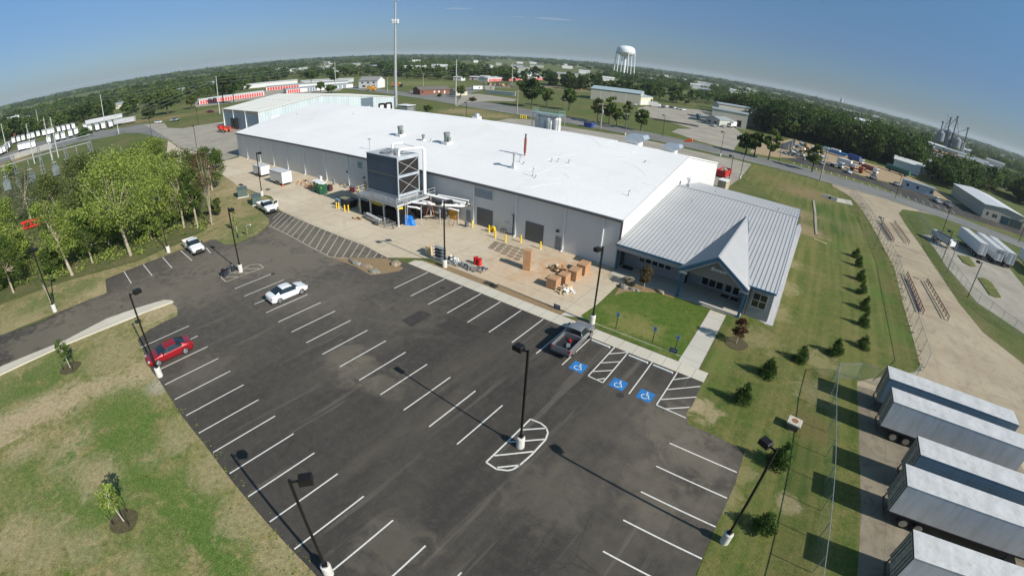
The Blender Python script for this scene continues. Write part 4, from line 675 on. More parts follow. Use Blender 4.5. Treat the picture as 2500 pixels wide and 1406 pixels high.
farlamps=[(-123.63,142,6.33),(-64.62,160.7,7.97),(-103.62,184.47,7.8),(-29.23,159,8.07),(-17.31,129.13,6.71),(-17.7,113.39,7.92),(-10.93,173.61,8.12),(-55.25,175.27,8.25),(16.25,96.99,6.46),(29.65,167.73,7.95),(39.67,138.3,5.34),(32.48,105.95,4.26),(31.9,98.18,6.02),(33.74,87.41,4.98),(72.62,164.7,4.82),(-221.52,49.68,7.16),(-224.18,72.24,7.8),(-159.38,49.69,7.37)]
fl=['brown lamp post just behind the long white roof, left of the silos','twin-armed lamp post on a grey base between road and back apron','grey lamp post on the far grass near two spreading trees','lamp post on a concrete base beside the back apron and the road','lamp post on a concrete base at the corner of the back apron grass','lamp post beside the red dumpster at the office roof corner','slim lamp post at the roadside by the concrete rubble yard','slim lamp post on the verge in front of the beige shop yard','tall light grey post at the chain-link fence above the evergreen shrubs','lamp post on the verge beside the white mobile office','tan lamp post standing behind the dump trailer','dark lamp post rising from the fence beside the dump trailer','tall grey floodlight post at the fence by the first grass island','dark floodlight post on the fence near the second grass island','lamp post by the road at the far edge right of the white trailers','lamp post at the kerb of the far drive near the white car','lamp post on the grass tip of the far apron entrance','lamp post on the far apron beside the leafless tree']
for (x,y,h),lab in zip(farlamps,fl):
    h=max(6.5,min(h,14)); lamp([rad(180)] if 'twin' not in lab else [rad(90),rad(-90)],lab,'distant lamp posts',H=h,base=.9 if 'base' in lab else .0,pm=(m_galv if ('grey' in lab and 'dark' not in lab) else m_lampblk)).location=(x,y,0)
# ================================================================ VEHICLES
m_tyre=P('tyre_rubber',(.015,.015,.016),.85,var=.2); m_rim=P('alloy_rim',(.42,.43,.44),.3,.8,var=.1); m_chrome=P('chrome',(.6,.6,.62),.15,1,var=.05)
m_cglass=P('tinted_car_glass',(.012,.02,.026),.05,0,var=.2,spec=.8); m_red=P('red_tail_lamp',(.45,.01,.01),.25); m_head=P('clear_head_lamp',(.65,.66,.68),.12,.3); m_plastic=P('black_plastic',(.018,.018,.02),.5)
def paint(name,c,r=.22,metal=.0):
    k=NB(name,'obj'); k.b.inputs['Coat Weight'].default_value=.7; k.b.inputs['Coat Roughness'].default_value=.06; return k.done(k.ramp(k.noise(2.5,3),[(.3,tuple(t*.93 for t in c)),(.7,tuple(min(1,t*1.05) for t in c))]),r,metal)
m_pwhite=paint('white_car_paint',(.72,.73,.74)); m_pred=paint('deep_red_car_paint',(.30,.008,.014),.25,.25); m_pgrey=paint('silver_grey_car_paint',(.30,.30,.31),.3,.5); m_psil=paint('silver_car_paint',(.45,.46,.48),.3,.4); m_pblue=paint('teal_blue_truck_paint',(.03,.12,.19)); m_pdk=paint('dark_car_paint',(.03,.032,.04)); m_pmar=paint('maroon_car_paint',(.15,.012,.02))
def wheel(t,x,y,r=.33,w=.22,rim=True):
    s=1 if y>0 else -1; c=MB(); c.cyl((x,y-s*w/2,r),(x,y+s*w/2,r),r,r,20); ty=c.build('tyre',m_tyre,t)
    if rim:
        c=MB(); c.cyl((x,y+s*w/2,r),(x,y+s*(w/2+.012),r),r*.68,r*.6,16)
        for k in range(5): a=k*2*math.pi/5; c.box((x+math.cos(a)*r*.32,y+s*(w/2+.018),r+math.sin(a)*r*.32),(r*.55,.02,.06),ry=-a)
        c.build('rim',m_rim,ty)
def carbody(t,st,m,nm='body',cab=(0,0),shield=((0,0),(0,0))):
    """st: list of (x,halfwidth,zbottom,zbelt,zroof,halfroof); faces flagged glass by station index"""
    V=[];n=11
    for (x,w,zb,zl,zt,wr) in st:
        ring=[(w*.90,zb),(w*.985,zb+.16),(w,(zb+zl)/2+.05),(w*.985,zl-.06),(w*.95,zl),(wr+ (w*.95-wr)*.12,zt-.07*(zt-zl)),(wr*.9,zt),(wr*.45,zt+.018),(0,zt+.024)]
        full=ring+[(-a,b) for a,b in ring[:-1][::-1]]
        V+=[(x,a,b) for a,b in full]
    m_=17; F=[];G_=[]
    for i in range(len(st)-1):
        for j in range(m_-1):
            q=(i*m_+j,i*m_+j+1,(i+1)*m_+j+1,(i+1)*m_+j); side=j in (4,11); top=5<=j<=10
            isg=(side and cab[0]<=i<cab[1]) or (top and any(a<=i<b for a,b in shield))
            (G_ if isg else F).append(q)
    F.append(tuple(range(m_))[::-1]); F.append(tuple((len(st)-1)*m_+k for k in range(m_)))
    b=MB(); b.add(V,F); o=b.build(nm,m,t,smooth=True)
    if G_: g=MB(); g.add(V,G_); g.build('glass',m_cglass,t,smooth=True)
    return o
def sedan(label,m,loc,rz,group='cars in the car park'):
    t=thing('sedan',label,'car',loc,rz,group)
    st=[(-2.38,.70,.42,.78,.80,.6),(-2.30,.84,.30,.93,.96,.72),(-2.05,.89,.25,1.0,1.03,.78),(-1.84,.905,.24,1.01,1.05,.78),(-1.74,.91,.24,1.0,1.09,.72),(-1.28,.915,.24,.98,1.29,.65),(-.80,.92,.24,.97,1.43,.62),(-.4,.92,.23,.95,1.46,.63),(.15,.92,.23,.93,1.44,.63),(.45,.92,.23,.92,1.38,.63),(.85,.915,.23,.92,1.16,.68),(1.2,.91,.23,.91,.95,.76),(1.35,.91,.24,.88,.92,.78),(1.8,.90,.25,.82,.86,.76),(2.15,.86,.26,.74,.77,.70),(2.35,.76,.30,.64,.66,.6),(2.43,.6,.40,.56,.57,.45)]
    carbody(t,st,m,cab=(5,10),shield=((4,6),(9,11)))
    for x in (-1.42,1.42):
        for y in (-.82,.82): wheel(t,x,y,.345,.23)
    for y in (-.70,.70):
        s=1 if y>0 else -1
        MB().box((2.22,y*.93,.68),(.22,.26,.13),rz=-s*.5).build('headlight',m_head,t,bevel=.02)
        MB().box((-2.27,y*.98,.83),(.14,.34,.15),rz=s*.35).build('taillight',m_red,t,bevel=.02)
        c=MB(); c.box((.72,s*1.0,1.0),(.14,.2,.13)); c.build('mirror',m,t,bevel=.03)
    MB().box((2.40,0,.5),(.05,.9,.2)).build('grille',m_plastic,t); MB().box((-2.385,0,.62),(.03,.5,.13)).build('licence_plate',m_white,t)
    MB().box((0,0,.22),(4.2,1.6,.14)).build('underbody',m_plastic,t)
    for x in (-1.42,1.42): 
        c=MB(); c.cyl((x,-.925,.36),(x,.925,.36),.42,.42,18); 
    return t
def pickup(label,m,loc,rz,group='pickups',crew=True,load=None,opendoor=False):
    t=thing('pickup_truck',label,'pickup truck',loc,rz,group)
    x0=-1.0 if not crew else -.55
    cb=-.35 if not crew else -.75   # back of cab
    st=[(cb,.92,.42,1.15,1.20,.85),(cb+.03,.95,.42,1.17,1.72,.70),(cb+.4,.96,.40,1.16,1.83,.70),(.35,.96,.40,1.15,1.83,.70),(.6,.96,.40,1.14,1.78,.70),(1.15,.96,.40,1.13,1.24,.80),(1.25,.96,.42,1.12,1.18,.82),(1.9,.95,.42,1.10,1.15,.80),(2.45,.93,.42,1.04,1.09,.76),(2.62,.88,.42,.95,.98,.7),(2.68,.82,.45,.85,.87,.66)]
    carbody(t,st,m,'cab',cab=(1,5),shield=((0,1),(4,5)))
    bx=-2.85; c=MB()
    c.b2(bx,cb-.03,-.97,-.90,.45,1.16); c.b2(bx,cb-.03,.90,.97,.45,1.16); c.b2(bx,cb-.03,-.9,.9,.62,.70); c.b2(cb-.09,cb-.03,-.9,.9,.70,1.16)
    c.build('cargo_bed',m,t,bevel=.015); 
    MB().b2(bx+.02,cb-.1,-.88,.88,.705,.72).build('bed_liner',m_plastic,t)
    MB().b2(bx-.05,bx,-.93,.93,.55,1.14).build('tailgate',m,t,bevel=.015)
    MB().b2(bx-.2,bx-.06,-.95,.95,.42,.6).build('rear_bumper',m_chrome if crew else m_plastic,t,bevel=.03); MB().b2(2.64,2.82,-.93,.93,.42,.66).build('front_bumper',m_plastic if crew else m_chrome,t,bevel=.04)
    MB().b2(2.66,2.72,-.5,.5,.68,.9).build('grille',m_plastic,t)
    for s in (1,-1):
        MB().box((2.62,s*.7,.82),(.12,.3,.2)).build('headlight',m_head,t,bevel=.02); MB().b2(bx-.07,bx+.1,min(s*.86,s*.985),max(s*.86,s*.985),.8,1.1).build('taillight',m_red,t)
        MB().box((.95,s*1.12,1.25),(.16,.22,.24)).build('mirror',m_plastic,t,bevel=.03)
        for x in (-1.85,1.75): wheel(t,x,s*.83,.39,.27)
    MB().b2(-2.7,2.5,-.6,.6,.3,.5).build('chassis',m_plastic,t)
    if load: 
        MB().box((-1.9,-.3,.85),(.5,.35,.25),rz=.4).build('cargo',m_galv,t); 
    if opendoor:
        d=MB(); d.box((0,.0,.80),(1.0,.06,.72)); d.box((0,.0,1.68),(.95,.05,.06)); d.box((-.46,0,1.4),(.06,.05,.55)); d.box((.44,0,1.4),(.06,.05,.55)); o=d.build('door',m,t); o['label']='driver door standing wide open'; o.location=(.78,1.42,0); o.rotation_euler=(0,0,rad(105))
        g=MB(); g.box((0,0,1.4),(.86,.02,.5)); g.build('glass',m_cglass,o)
    return t
x,y,a=(-44.68,20.82,1.560); sedan('white sedan parked across a stall line in the middle row',m_pwhite,(x,y,.014),a)
x,y,a=(-43.41,6.26,-1.613); sedan('dark red sedan nosed up to the lamp post at the left row',m_pred,(x,y,.014),a)
x,y,a=(-68.47,18.09,-0.026); pickup('white extended-cab pickup parked nose out in the stalls by the wood',m_pwhite,(x,y,.014),a)
x,y,a=(-75.65,34.18,-0.101); pickup('white pickup with a front door open beside the green cabinets',m_pwhite,(x,y,.014),a,opendoor=True)
x,y,a=(-15.76,33.84,1.605); g_=pickup('grey single-cab pickup parked against the sidewalk by the lawn lamp post',m_pgrey,(x,y,.014),a,crew=False,load=1)
r_=MB(); r_.bar((-1.2,-.2,.85),(-.8,.15,.9),.08); r_.box((-1.0,0,.8),(.25,.2,.15)); r_.build('red_jack',P('red_tool',(.5,.02,.02),.4),g_)
# motorcycle
t=thing('motorcycle','black and chrome touring motorcycle with saddlebags beside the hatched island','motorcycle',(-56.07,18.51)+(.014,),0); (ax,ay)=(-55.72,17.6); (bx_,by_)=(-56.56,19.79); t.rotation_euler=(0,0,math.atan2(by_-ay,bx_-ax))
for x in (-.8,.8):
    c=MB(); n=20
    for k in range(n): a=2*math.pi*k/n; b=2*math.pi*(k+1)/n; c.bar((x+.26*math.cos(a),0,.33+.26*math.sin(a)),(x+.26*math.cos(b),0,.33+.26*math.sin(b)),.14,.13)
    ty=c.build('tyre',m_tyre,t); c=MB(); c.cyl((x,-.05,.33),(x,.05,.33),.2,.2,14); c.build('rim',m_chrome,ty)
c=MB(); c.box((.05,0,.42),(.55,.32,.36)); c.cyl((.0,-.2,.5),(.15,-.2,.62),.09,.09,8); c.cyl((.0,.2,.5),(.15,.2,.62),.09,.09,8); c.build('engine',m_chrome,t,bevel=.03)
c=MB(); c.lathe([(0,-.14),(.15,-.1),(.19,0),(.15,.1),(0,.14)],(0,0,0),14); o=c.build('fuel_tank',m_pdk,t,smooth=True); o.location=(.25,0,.83); o.scale=(1.7,.9,1)
c=MB(); c.box((-.35,0,.76),(.75,.32,.12)); c.build('seat',m_black,t,bevel=.04)
for s in (1,-1): 
    c=MB(); c.box((-.8,s*.3,.58),(.6,.18,.32)); sb=c.build('saddlebag',m_pdk,t,bevel=.05)
c=MB(); c.box((-.9,0,.95),(.42,.42,.26)); c.build('top_box',m_black,t,bevel=.05)
c=MB(); c.bar((.8,-.1,.33),(.55,-.1,1.0),.05); c.bar((.8,.1,.33),(.55,.1,1.0),.05); c.build('fork',m_chrome,t)
c=MB(); c.tube([(.35,-.42,1.02),(.5,-.2,1.08),(.5,.2,1.08),(.35,.42,1.02)],.02); c.build('handlebar',m_chrome,t)
c=MB(); c.box((.62,0,1.2),(.03,.4,.36),ry=-.4); c.build('windscreen',m_cglass,t); c=MB(); c.cyl((.66,0,.9),(.76,0,.9),.11,.09,12); c.build('headlight',m_head,t)
for x in (-.8,.8): c=MB(); [c.bar((x+.36*math.cos(a),0,.33+.36*math.sin(a)),(x+.36*math.cos(a+.35),0,.33+.36*math.sin(a+.35)),.18,.02) for a in [rad(20+20*i) for i in range(7)]]; c.build('mudguard',m_pdk,t)
c=MB(); c.cyl((-.95,-.2,.25),(.1,-.2,.28),.045,.045,8); c.build('exhaust',m_chrome,t)
# ================================================================ TRAILERS
k_=NB('trailer_corrugation','obj'); sp=k_.n('ShaderNodeSeparateXYZ'); k_.L(k_.p,sp.inputs[0])
def corr(name,col,pitch,ax,depth,rough=.45,metal=.2,rt=1.0):
    k=NB(name,'obj'); sp=k.n('ShaderNodeSeparateXYZ'); k.L(k.p,sp.inputs[0]); a=k.n('ShaderNodeMath',operation='PINGPONG'); a.inputs[1].default_value=pitch/2; k.L(sp.outputs[ax],a.inputs[0]); b=k.n('ShaderNodeMath',operation='LESS_THAN'); b.inputs[1].default_value=pitch*.12; k.L(a.outputs[0],b.inputs[0]); q=k.n('ShaderNodeMath',operation='MULTIPLY'); q.inputs[1].default_value=depth; k.L(b.outputs[0],q.inputs[0])
    c=k.ramp(k.noise(.8,5,.65,stretch=(1,1,.35)),[(.3,tuple(t*.84 for t in col)),(.7,tuple(min(1,t*1.08) for t in col))]); c=k.mix(k.ramp(k.noise(2,5,.7,stretch=(1,1,.12)),[(.5,0.0),(.74,.45)]),c,tuple(t*m for t,m in zip(col,(.55,.50,.42)))); c=k.mix(k.ramp(k.noise(.7,5,.7),[(.54,0.0),(.7,.4)]),c,tuple(t*m for t,m in zip(col,(.72,.68,.6)))); c=k.mix(q.outputs[0],c,tuple(t*.45 for t in col)); return k.done(c,rough,metal)
m_tside=corr('white_trailer_side',(.68,.70,.72),.6,0,.05); m_tblue=corr('blue_ribbed_trailer_side',(.20,.30,.38),.28,2,.5); m_troof=corr('pale_trailer_roof',(.62,.61,.59),2.4,0,.10,.5,.2); m_tdoor=P('stained_trailer_door',(.34,.31,.26),.6,var=.4,scale=3); m_rail=P('dark_rail',(.05,.045,.05),.6)
def semi(label,loc,rz,L=14.0,side=None,group='semi-trailers parked side by side',open_=False,H=3.8,door=None,roof=None,landing=True,small=False,W2=1.17):
    t=thing('semi_trailer',label,'trailer',loc,rz,group); side=side or m_tside; zb=1.1
    c=MB(); 
    if open_: c.b2(0,L,-W2,-W2+.05,zb,H-.02); c.b2(0,L,W2-.05,W2,zb,H-.02); c.b2(L-.05,L,-W2+.05,W2-.05,zb,H-.02); c.b2(0,L-.05,-W2+.05,W2-.05,zb,zb+.06)
    else: c.b2(0,L,-W2,W2,zb,H-.02)
    b=c.build('body',side,t)
    MB().b2(-.02,L+.02,-W2-.015,W2+.015,H-.02,H+.02).build('roof',roof or m_troof,t)
    c=MB(); 
    for s in (-1,1): c.b2(-.03,L+.03,s*W2-(.03 if s>0 else .0)+(.018 if s>0 else -.018)-(0 if s>0 else 0),s*W2+(.03 if s>0 else .03)-(.0 if s>0 else .03)+(.018 if s>0 else -.018),zb-.05,zb+.12)
    c.build('side_rail',m_rail,t)
    f=MB(); f.b2(-.045,-.022,-W2,-W2+.1,zb,H); f.b2(-.045,-.022,W2-.1,W2,zb,H); f.b2(-.045,-.022,-W2+.1,W2-.1,H-.12,H); f.build('door_frame',m_rail,t)
    if not open_:
        for s in (-1,1): d=MB(); d.b2(-.04,-.003,min(s*.03,s*(W2-.1)),max(s*.03,s*(W2-.1)),zb+.05,H-.13); dd=d.build('door',door or m_tdoor,t)
        if not small:
            c=MB(); [c.bar((-.06,y,zb+.1),(-.06,y,H-.2),.035) for y in (-.75,-.4,.4,.75)]; c.build('lock_rods',m_rail,t)
    for x in (1.6,2.9):
        for s in (-1,1): wheel(t,x,s*(W2-.25),.48,.42,rim=not small)
    c=MB(); c.b2(1.0,3.6,-.5,.5,.55,zb-.05); c.b2(-.08,.0,-1.0,1.0,.45,.6); c.bar((-.04,-.8,.6),(-.04,-.8,zb),.08); c.bar((-.04,.8,.6),(-.04,.8,zb),.08); c.build('axle_frame',m_rail,t)
    if landing: c=MB(); [(c.bar((L-3,y,.1),(L-3,y,zb),.12),c.box((L-3,y,.05),(.35,.3,.1))) for y in (-.7,.7)]; c.build('landing_leg',m_rail,t)
    return t
TA=rad(1.6)
for (x,y,lab,sd,op) in ((12.75,41.3,'pale blue ribbed semi-trailer, first and farthest of the row at the grass',m_tblue,0),(12.9,37.6,'white semi-trailer in the row, second from the far blue ribbed one',m_tside,0),(14.9,31.7,'bluish white semi-trailer set back in the middle of the row',m_tblue,0),(13.55,27.7,'white semi-trailer, fourth in the row, its rear nearest the fence',m_tside,0),(13.9,21.6,'white semi-trailer at the bottom right corner, last of the row',m_tside,0)):
    W2=1.12; t=semi(lab,(x,y+W2,.01),TA,14,sd,open_=bool(op),H=3.85,W2=W2)
    if op:
        for s in (-1,1): d=MB(); d.b2(-1.1,-.05,s*1.2-.02,s*1.2+.02,1.2,3.75); q=d.build('door',m_tdoor,t); q['label']='rear door swung open against the side' 
# cargo trailers (enclosed box trailers) by the warehouse
m_cargo=P('white_cargo_skin',(.70,.70,.70),.35,var=.04)
def cargo(label,loc,rz,L,H,group='white cargo trailers'):
    t=thing('cargo_trailer',label,'trailer',loc,rz,group); W2=1.15
    MB().b2(-L/2,L/2,-W2,W2,.45,H).build('body',m_cargo,t,bevel=.05); MB().b2(-L/2-.03,L/2+.03,-W2-.03,W2+.03,H,H+.05).build('roof',P('grey_trailer_roof',(.50,.50,.51),.5),t)
    MB().b2(-L/2-.03,-L/2-.003,-W2+.1,W2-.1,.55,H-.15).build('ramp_door',m_cargo,t); MB().b2(-L/2-.04,L/2,-W2-.01,W2+.01,.40,.50).build('bottom_rail',m_rail,t)
    for x in (-.75,.05):
        for s in (-1,1): wheel(t,x-.3,s*(W2+.0),.33,.18)
    for s in (-1,1): MB().b2(-1.5,.2,min(s*W2,s*(W2+.16)),max(s*W2,s*(W2+.16)),.7,.78).build('mudguard',m_rail,t)
    c=MB(); c.bar((L/2,-.6,.45),(L/2+1.3,0,.45),.1); c.bar((L/2,.6,.45),(L/2+1.3,0,.45),.1); c.build('drawbar',m_rail,t); return t
cargo('larger white cargo trailer parked beside the long warehouse wall',(-90.7,45.11)+(.01,),rad(180+.5),5.6,2.75)
cargo('smaller white cargo trailer parked behind the larger one',(-101.38,45.78)+(.01,),rad(180),4.2,2.35)
# ================================================================ YARD OBJECTS
# bollards
def bollard():
    t=thing('bollard','','bollard'); c=MB(); c.lathe([(.115,0),(.115,.98),(.1,1.06),(.06,1.1),(0,1.115)],(0,0,0),16); c.build('post',m_yel,t,smooth=False); c=MB(); c.box((0,0,.012),(.32,.32,.02)); c.build('footing',m_concbase,t); return t
B0=bollard(); BL=[((-42.76,50.86),'yellow bollard beside the grey bin and the nearer service door'),((-39.61,50.96),'yellow bollard at the right side of the first roller door'),((-37.55,49.79),'yellow bollard just right of the yellow hose reel'),((-35.54,49.54),'yellow bollard in front of the gas meter pipes'),((-33.87,50.87),'yellow bollard left of the second roller door'),((-30.53,50.78),'yellow bollard right of the second roller door'),((-66.31,42.72),'yellow bollard, left one of the pair left of the dark skip'),((-65.8,42.84),'yellow bollard, right one of the pair left of the dark skip'),((-63.87,42.72),'yellow bollard left of the two in front of the dark skip'),((-63.37,43.12),'yellow bollard right of the two in front of the dark skip'),((-71.03,51.03),'yellow bollard by the far platform stair'),((-63.4,45.3),'dull yellow bollard in the shade of the platform')]
for i,(p,lab) in enumerate(BL):
    if i==0: B0.location=(p[0],p[1],.01); B0['label']=lab; B0['group']='yellow bollards along the wall'
    else: dup(B0,(p[0],p[1],.01),0,lab)
m_card=P('brown_cardboard',(.40,.225,.115),.85,var=.12,scale=1.2); m_card2=P('pale_cardboard',(.52,.40,.25),.85,var=.12); m_wood=P('pale_pallet_wood',(.42,.31,.19),.85,var=.25,scale=4); m_wood2=P('grey_pallet_wood',(.22,.18,.13),.9,var=.3,scale=4)
def carton(label,p,d,rz,m=None,group='cardboard boxes in the yard',z=.01,pallet=True):
    t=thing('cardboard_box',label,'box',(p[0],p[1],z),rz,group); z0=.12 if pallet else 0
    MB().b2(-d[0]/2,d[0]/2,-d[1]/2,d[1]/2,z0,z0+d[2]).build('carton',m or m_card,t,bevel=.01)
    MB().b2(-d[0]/2-.001,d[0]/2+.001,-.03,.03,z0+d[2]-.0,z0+d[2]+.006).build('tape',m_card2,t)
    if pallet:
        c=MB(); 
        for i in (-1,0,1): c.b2(i*d[0]*.42-.05,i*d[0]*.42+.05,-d[1]/2,d[1]/2,0,.11)
        c.build('skid',m_wood,t)
    return t
carton('tall upright brown cardboard carton standing alone in the yard',(-28.35,44.35),(.95,.85,2.45),rad(20))
carton('brown cardboard box at the near end of the row beside the packing heap',(-23.3,42.35),(1.25,1.3,1.15),rad(3)); carton('brown cardboard box, second in the row behind the near one',(-22.95,44.1),(1.1,1.4,1.1),rad(3)); carton('brown cardboard box, third in the row with white wrapping at its edge',(-22.55,46.0),(1.2,1.6,1.15),rad(3)); carton('brown cardboard box at the far end of the row nearest the wall',(-22.5,48.2),(1.2,1.7,1.2),rad(3))
carton('pale cardboard box with printed lid beside the wire shelving',(-40.43,39.72),(.85,1.3,1.25),rad(8),m_card2,pallet=False)
def heap(name,label,cat,c,r,h,mats,n,sz,seed,group=None,names=('scrap',)):
    rn=random.Random(seed); t=thing(name,label,cat,(c[0],c[1],.01),0,group)
    bs=[MB() for _ in mats]
    for i in range(n):
        a=rn.uniform(0,6.28); q=rn.random()**.6; x,y=r[0]*q*math.cos(a),r[1]*q*math.sin(a); z=(1-q)*h*rn.uniform(.2,1); s=rn.uniform(.5,1.3)
        bs[i%len(mats)].box((x,y,z+.03),(sz[0]*s,sz[1]*s,sz[2]*s),rz=rn.uniform(0,6.28),rx=rn.uniform(-.5,.5),ry=rn.uniform(-.5,.5))
    for i,(b,m) in enumerate(zip(bs,mats)):
        o=b.build(names[i%len(names)],m,t); o['kind']='stuff'
    return t
heap('packing_waste','heap of torn cardboard and pale wrapping beside the brown boxes','waste heap',(-21.8,42.6),(1.0,1.1),.8,[m_card2,m_wood,m_white],60,(.6,.25,.06),3,names=('cardboard_scraps','wood_scraps','wrapping_scraps'))
heap('packing_waste','flattened cardboard sheets lying behind the box row','waste heap',(-25.2,47.0),(1.5,.9),.45,[m_card,m_card2],30,(.9,.7,.04),5,names=('cardboard_sheets','pale_sheets'))
heap('scrap_pile','grey and silver pump parts on pallets behind the lamp base','scrap pile',(-36.56,39.71),(1.5,.8),.7,[m_galv,m_dgrey,m_white],44,(.5,.22,.2),7,names=('pump_parts','dark_parts','pale_parts'))
heap('scrap_pile','pallet of black and green hoses and fittings by the red drums','scrap pile',(-34.18,39.73),(1.6,.7),.55,[m_dgrey,m_vent,m_galv],50,(.45,.16,.12),9,names=('dark_fittings','green_fittings','steel_fittings'))
heap('scrap_pile','small pile of pipe fittings right of the red drums','scrap pile',(-32.36,40.55),(1.0,.55),.4,[m_galv,m_dgrey],26,(.35,.15,.12),10,names=('steel_fittings','dark_fittings'))
def pallet(label,p,rz,group='wooden pallets in the yard',m=None):
    t=thing('pallet',label,'pallet',(p[0],p[1],.01),rz,group); c=MB(); [c.b2(-.6,.6,y-.05,y+.05,0,.1) for y in (-.45,0,.45)]; c.build('runner',m or m_wood2,t); c=MB(); [c.b2(-.6+i*.2,-.46+i*.2,-.5,.5,.1,.12) for i in range(6)]; c.build('deck_boards',m or m_wood2,t); return t
pallet('grey wooden pallet at the right end of the fittings',(-32.37,40.08),rad(0)); pallet('grey wooden pallet under the black hoses',(-33.72,39.82),rad(0)); pallet('grey wooden pallet behind the pump parts',(-35.8,39.41),rad(0))
# red drums
m_drum=P('red_drum_paint',(.52,.012,.015),.35,.1,var=.08)
def drum(label,p,m,group=None,s=1):
    t=thing('drum',label,'drum',(p[0],p[1],.01),0,group); c=MB(); c.lathe([(.29,0),(.31,.03),(.29,.06),(.29,.3),(.305,.33),(.29,.36),(.29,.58),(.305,.61),(.29,.64),(.29,.86),(.31,.89),(.27,.9)],(0,0,0),20); c.build('barrel',m,t); c=MB(); c.cyl((0,0,.86),(0,0,.88),.28,.28,20); c.cyl((.15,0,.88),(.15,0,.91),.04,.04,8); c.build('lid',m,t); t.scale=(s,s,s); return t
drum('red steel drum, left one of the two in the yard',(-33.95,41.19),m_drum,'red drums',1.05); drum('red steel drum, right one of the two in the yard',(-33.4,41.21),m_drum,'red drums')
t=thing('garbage_bin','grey round bin near the service door beside a bollard','bin',(-43.49,50.44)+(.01,)); c=MB(); c.lathe([(.26,0),(.32,.85),(.35,.85),(.35,.9),(.3,.9),(.25,.05),(0,.05)],(0,0,0),18); c.build('bin_body',P('slate_plastic',(.12,.13,.15),.5),t); c=MB(); c.box((.36,0,.75),(.05,.16,.04)); c.box((-.36,0,.75),(.05,.16,.04)); c.build('handle',m_black,t)
# wire shelving
t=thing('shelving_unit','grey metal shelving unit with five shelves beside the lamp base','shelving',(-38.07,38.89)+(.01,),rad(2)); m_shelf=P('grey_shelf_steel',(.30,.32,.35),.4,.4)
for i in range(5): c=MB(); c.b2(-.85,.85,-.3,.3,.12+i*.42,.16+i*.42); c.build('shelf',m_shelf,t)
for x in (-.83,.83):
    for y in (-.28,.28): MB().b2(x-.025,x+.025,y-.025,y+.025,0,2.0).build('post',m_shelf,t)
for i in range(1,4): MB().b2(-.8,.8,.05,.28,.16+i*.42,.36+i*.42).build('tray',m_pdk,t)
# blue tarp bundle
def lump(name,label,cat,c,d,h,m,seed,n=14,amp=.16,flat=.0):
    rn=random.Random(seed); V=[];F=[]
    rows=7
    ph=[rn.uniform(0,6.28) for _ in range(6)]
    for i in range(rows):
        u=i/(rows-1); rr=math.sin(math.pi*(.5-.5*0)-(u)*math.pi/2)**.55 if u<1 else .02; zz=h*math.sin(u*math.pi/2)
        for j in range(n):
            a=2*math.pi*j/n; k=1+amp*(math.sin(2*a+ph[0])+.6*math.sin(3*a+ph[1]+u*3)+.5*math.sin(5*a+ph[2]))+rn.uniform(-amp*.4,amp*.4)
            V.append((d[0]*rr*k*math.cos(a),d[1]*rr*k*math.sin(a),zz*(1+rn.uniform(-amp,amp)*.6)))
    for i in range(rows-1):
        for j in range(n): F.append((i*n+j,i*n+(j+1)%n,(i+1)*n+(j+1)%n,(i+1)*n+j))
    F.append(tuple((rows-1)*n+j for j in range(n)))
    b=MB(); b.add(V,F); o=b.build(name,m); o.location=(c[0],c[1],.0); return tag(o,label,cat)
lump('tarp_bundle','crumpled bright blue tarpaulin over a load beside the platform ladder','tarpaulin',(-51.12,45.63),(1.15,.85),1.25,P('bright_blue_tarp',(.01,.18,.62),.45,var=.2),4,16,.12)
# orange welding screen with stand
t=thing('welding_screen','orange translucent welding screen hung from a frame by the wall','screen',(-47.35,51.4)+(.01,),rad(5)); c=MB(); c.b2(-1.15,1.15,-.015,.015,.1,1.75); c.build('curtain',P('amber_curtain',(.50,.24,.01),.4),t); c=MB(); c.bar((-1.2,0,0),(-1.2,0,2.0),.05); c.bar((1.2,0,0),(1.2,0,2.0),.05); c.bar((-1.2,0,1.95),(1.2,0,1.95),.05); c.build('frame',m_black,t)
def pipestand(label,p,rz,s=1):
    t=thing('pipe_stand',label,'pipe stand',(p[0],p[1],.01),rz,'tripod pipe stands'); 
    for k in range(4): a=k*math.pi/2+.4; MB().bar((.1*math.cos(a),.1*math.sin(a),1.0*s),(.55*math.cos(a),.55*math.sin(a),0),.035).build('leg',P('rusty_leg',(.16,.09,.05),.7),t)
    MB().cyl((0,0,.95*s),(0,0,1.4*s),.03,.03,6).build('stem',m_galv,t); MB().tube([(-.15,0,1.5*s),(0,0,1.38*s),(.15,0,1.5*s)],.025).build('fork',m_galv,t); return t
pipestand('tripod pipe stand left of the orange screen',(-49.02,50.17),0); pipestand('rusty tripod pipe stand in front of the orange screen',(-45.69,48.94),.5,1.1); pipestand('rusty tripod pipe stand right of the orange screen',(-44.99,49.56),1.1,1.1)
t=thing('step_ladder','orange fibreglass step ladder by the platform pipes','ladder',(-51.1,50.42)+(.01,),rad(25))
for s in (-1,1):
    c=MB(); c.bar((-.7,s*.28,0),(0,s*.2,2.9),.06); c.build('front_rail',P('orange_fibreglass',(.55,.16,.06),.5),t); c=MB(); c.bar((.7,s*.28,0),(0,s*.2,2.9),.05); c.build('back_rail',P('orange_fibreglass',(.55,.16,.06),.5),t)
c=MB(); [c.b2(-.7+.1*i-.05+.0*i,-.7+.1*i+.05,-.27,.27,.38*i+.35,.38*i+.38) for i in range(6)]; c.build('treads',m_galv,t)
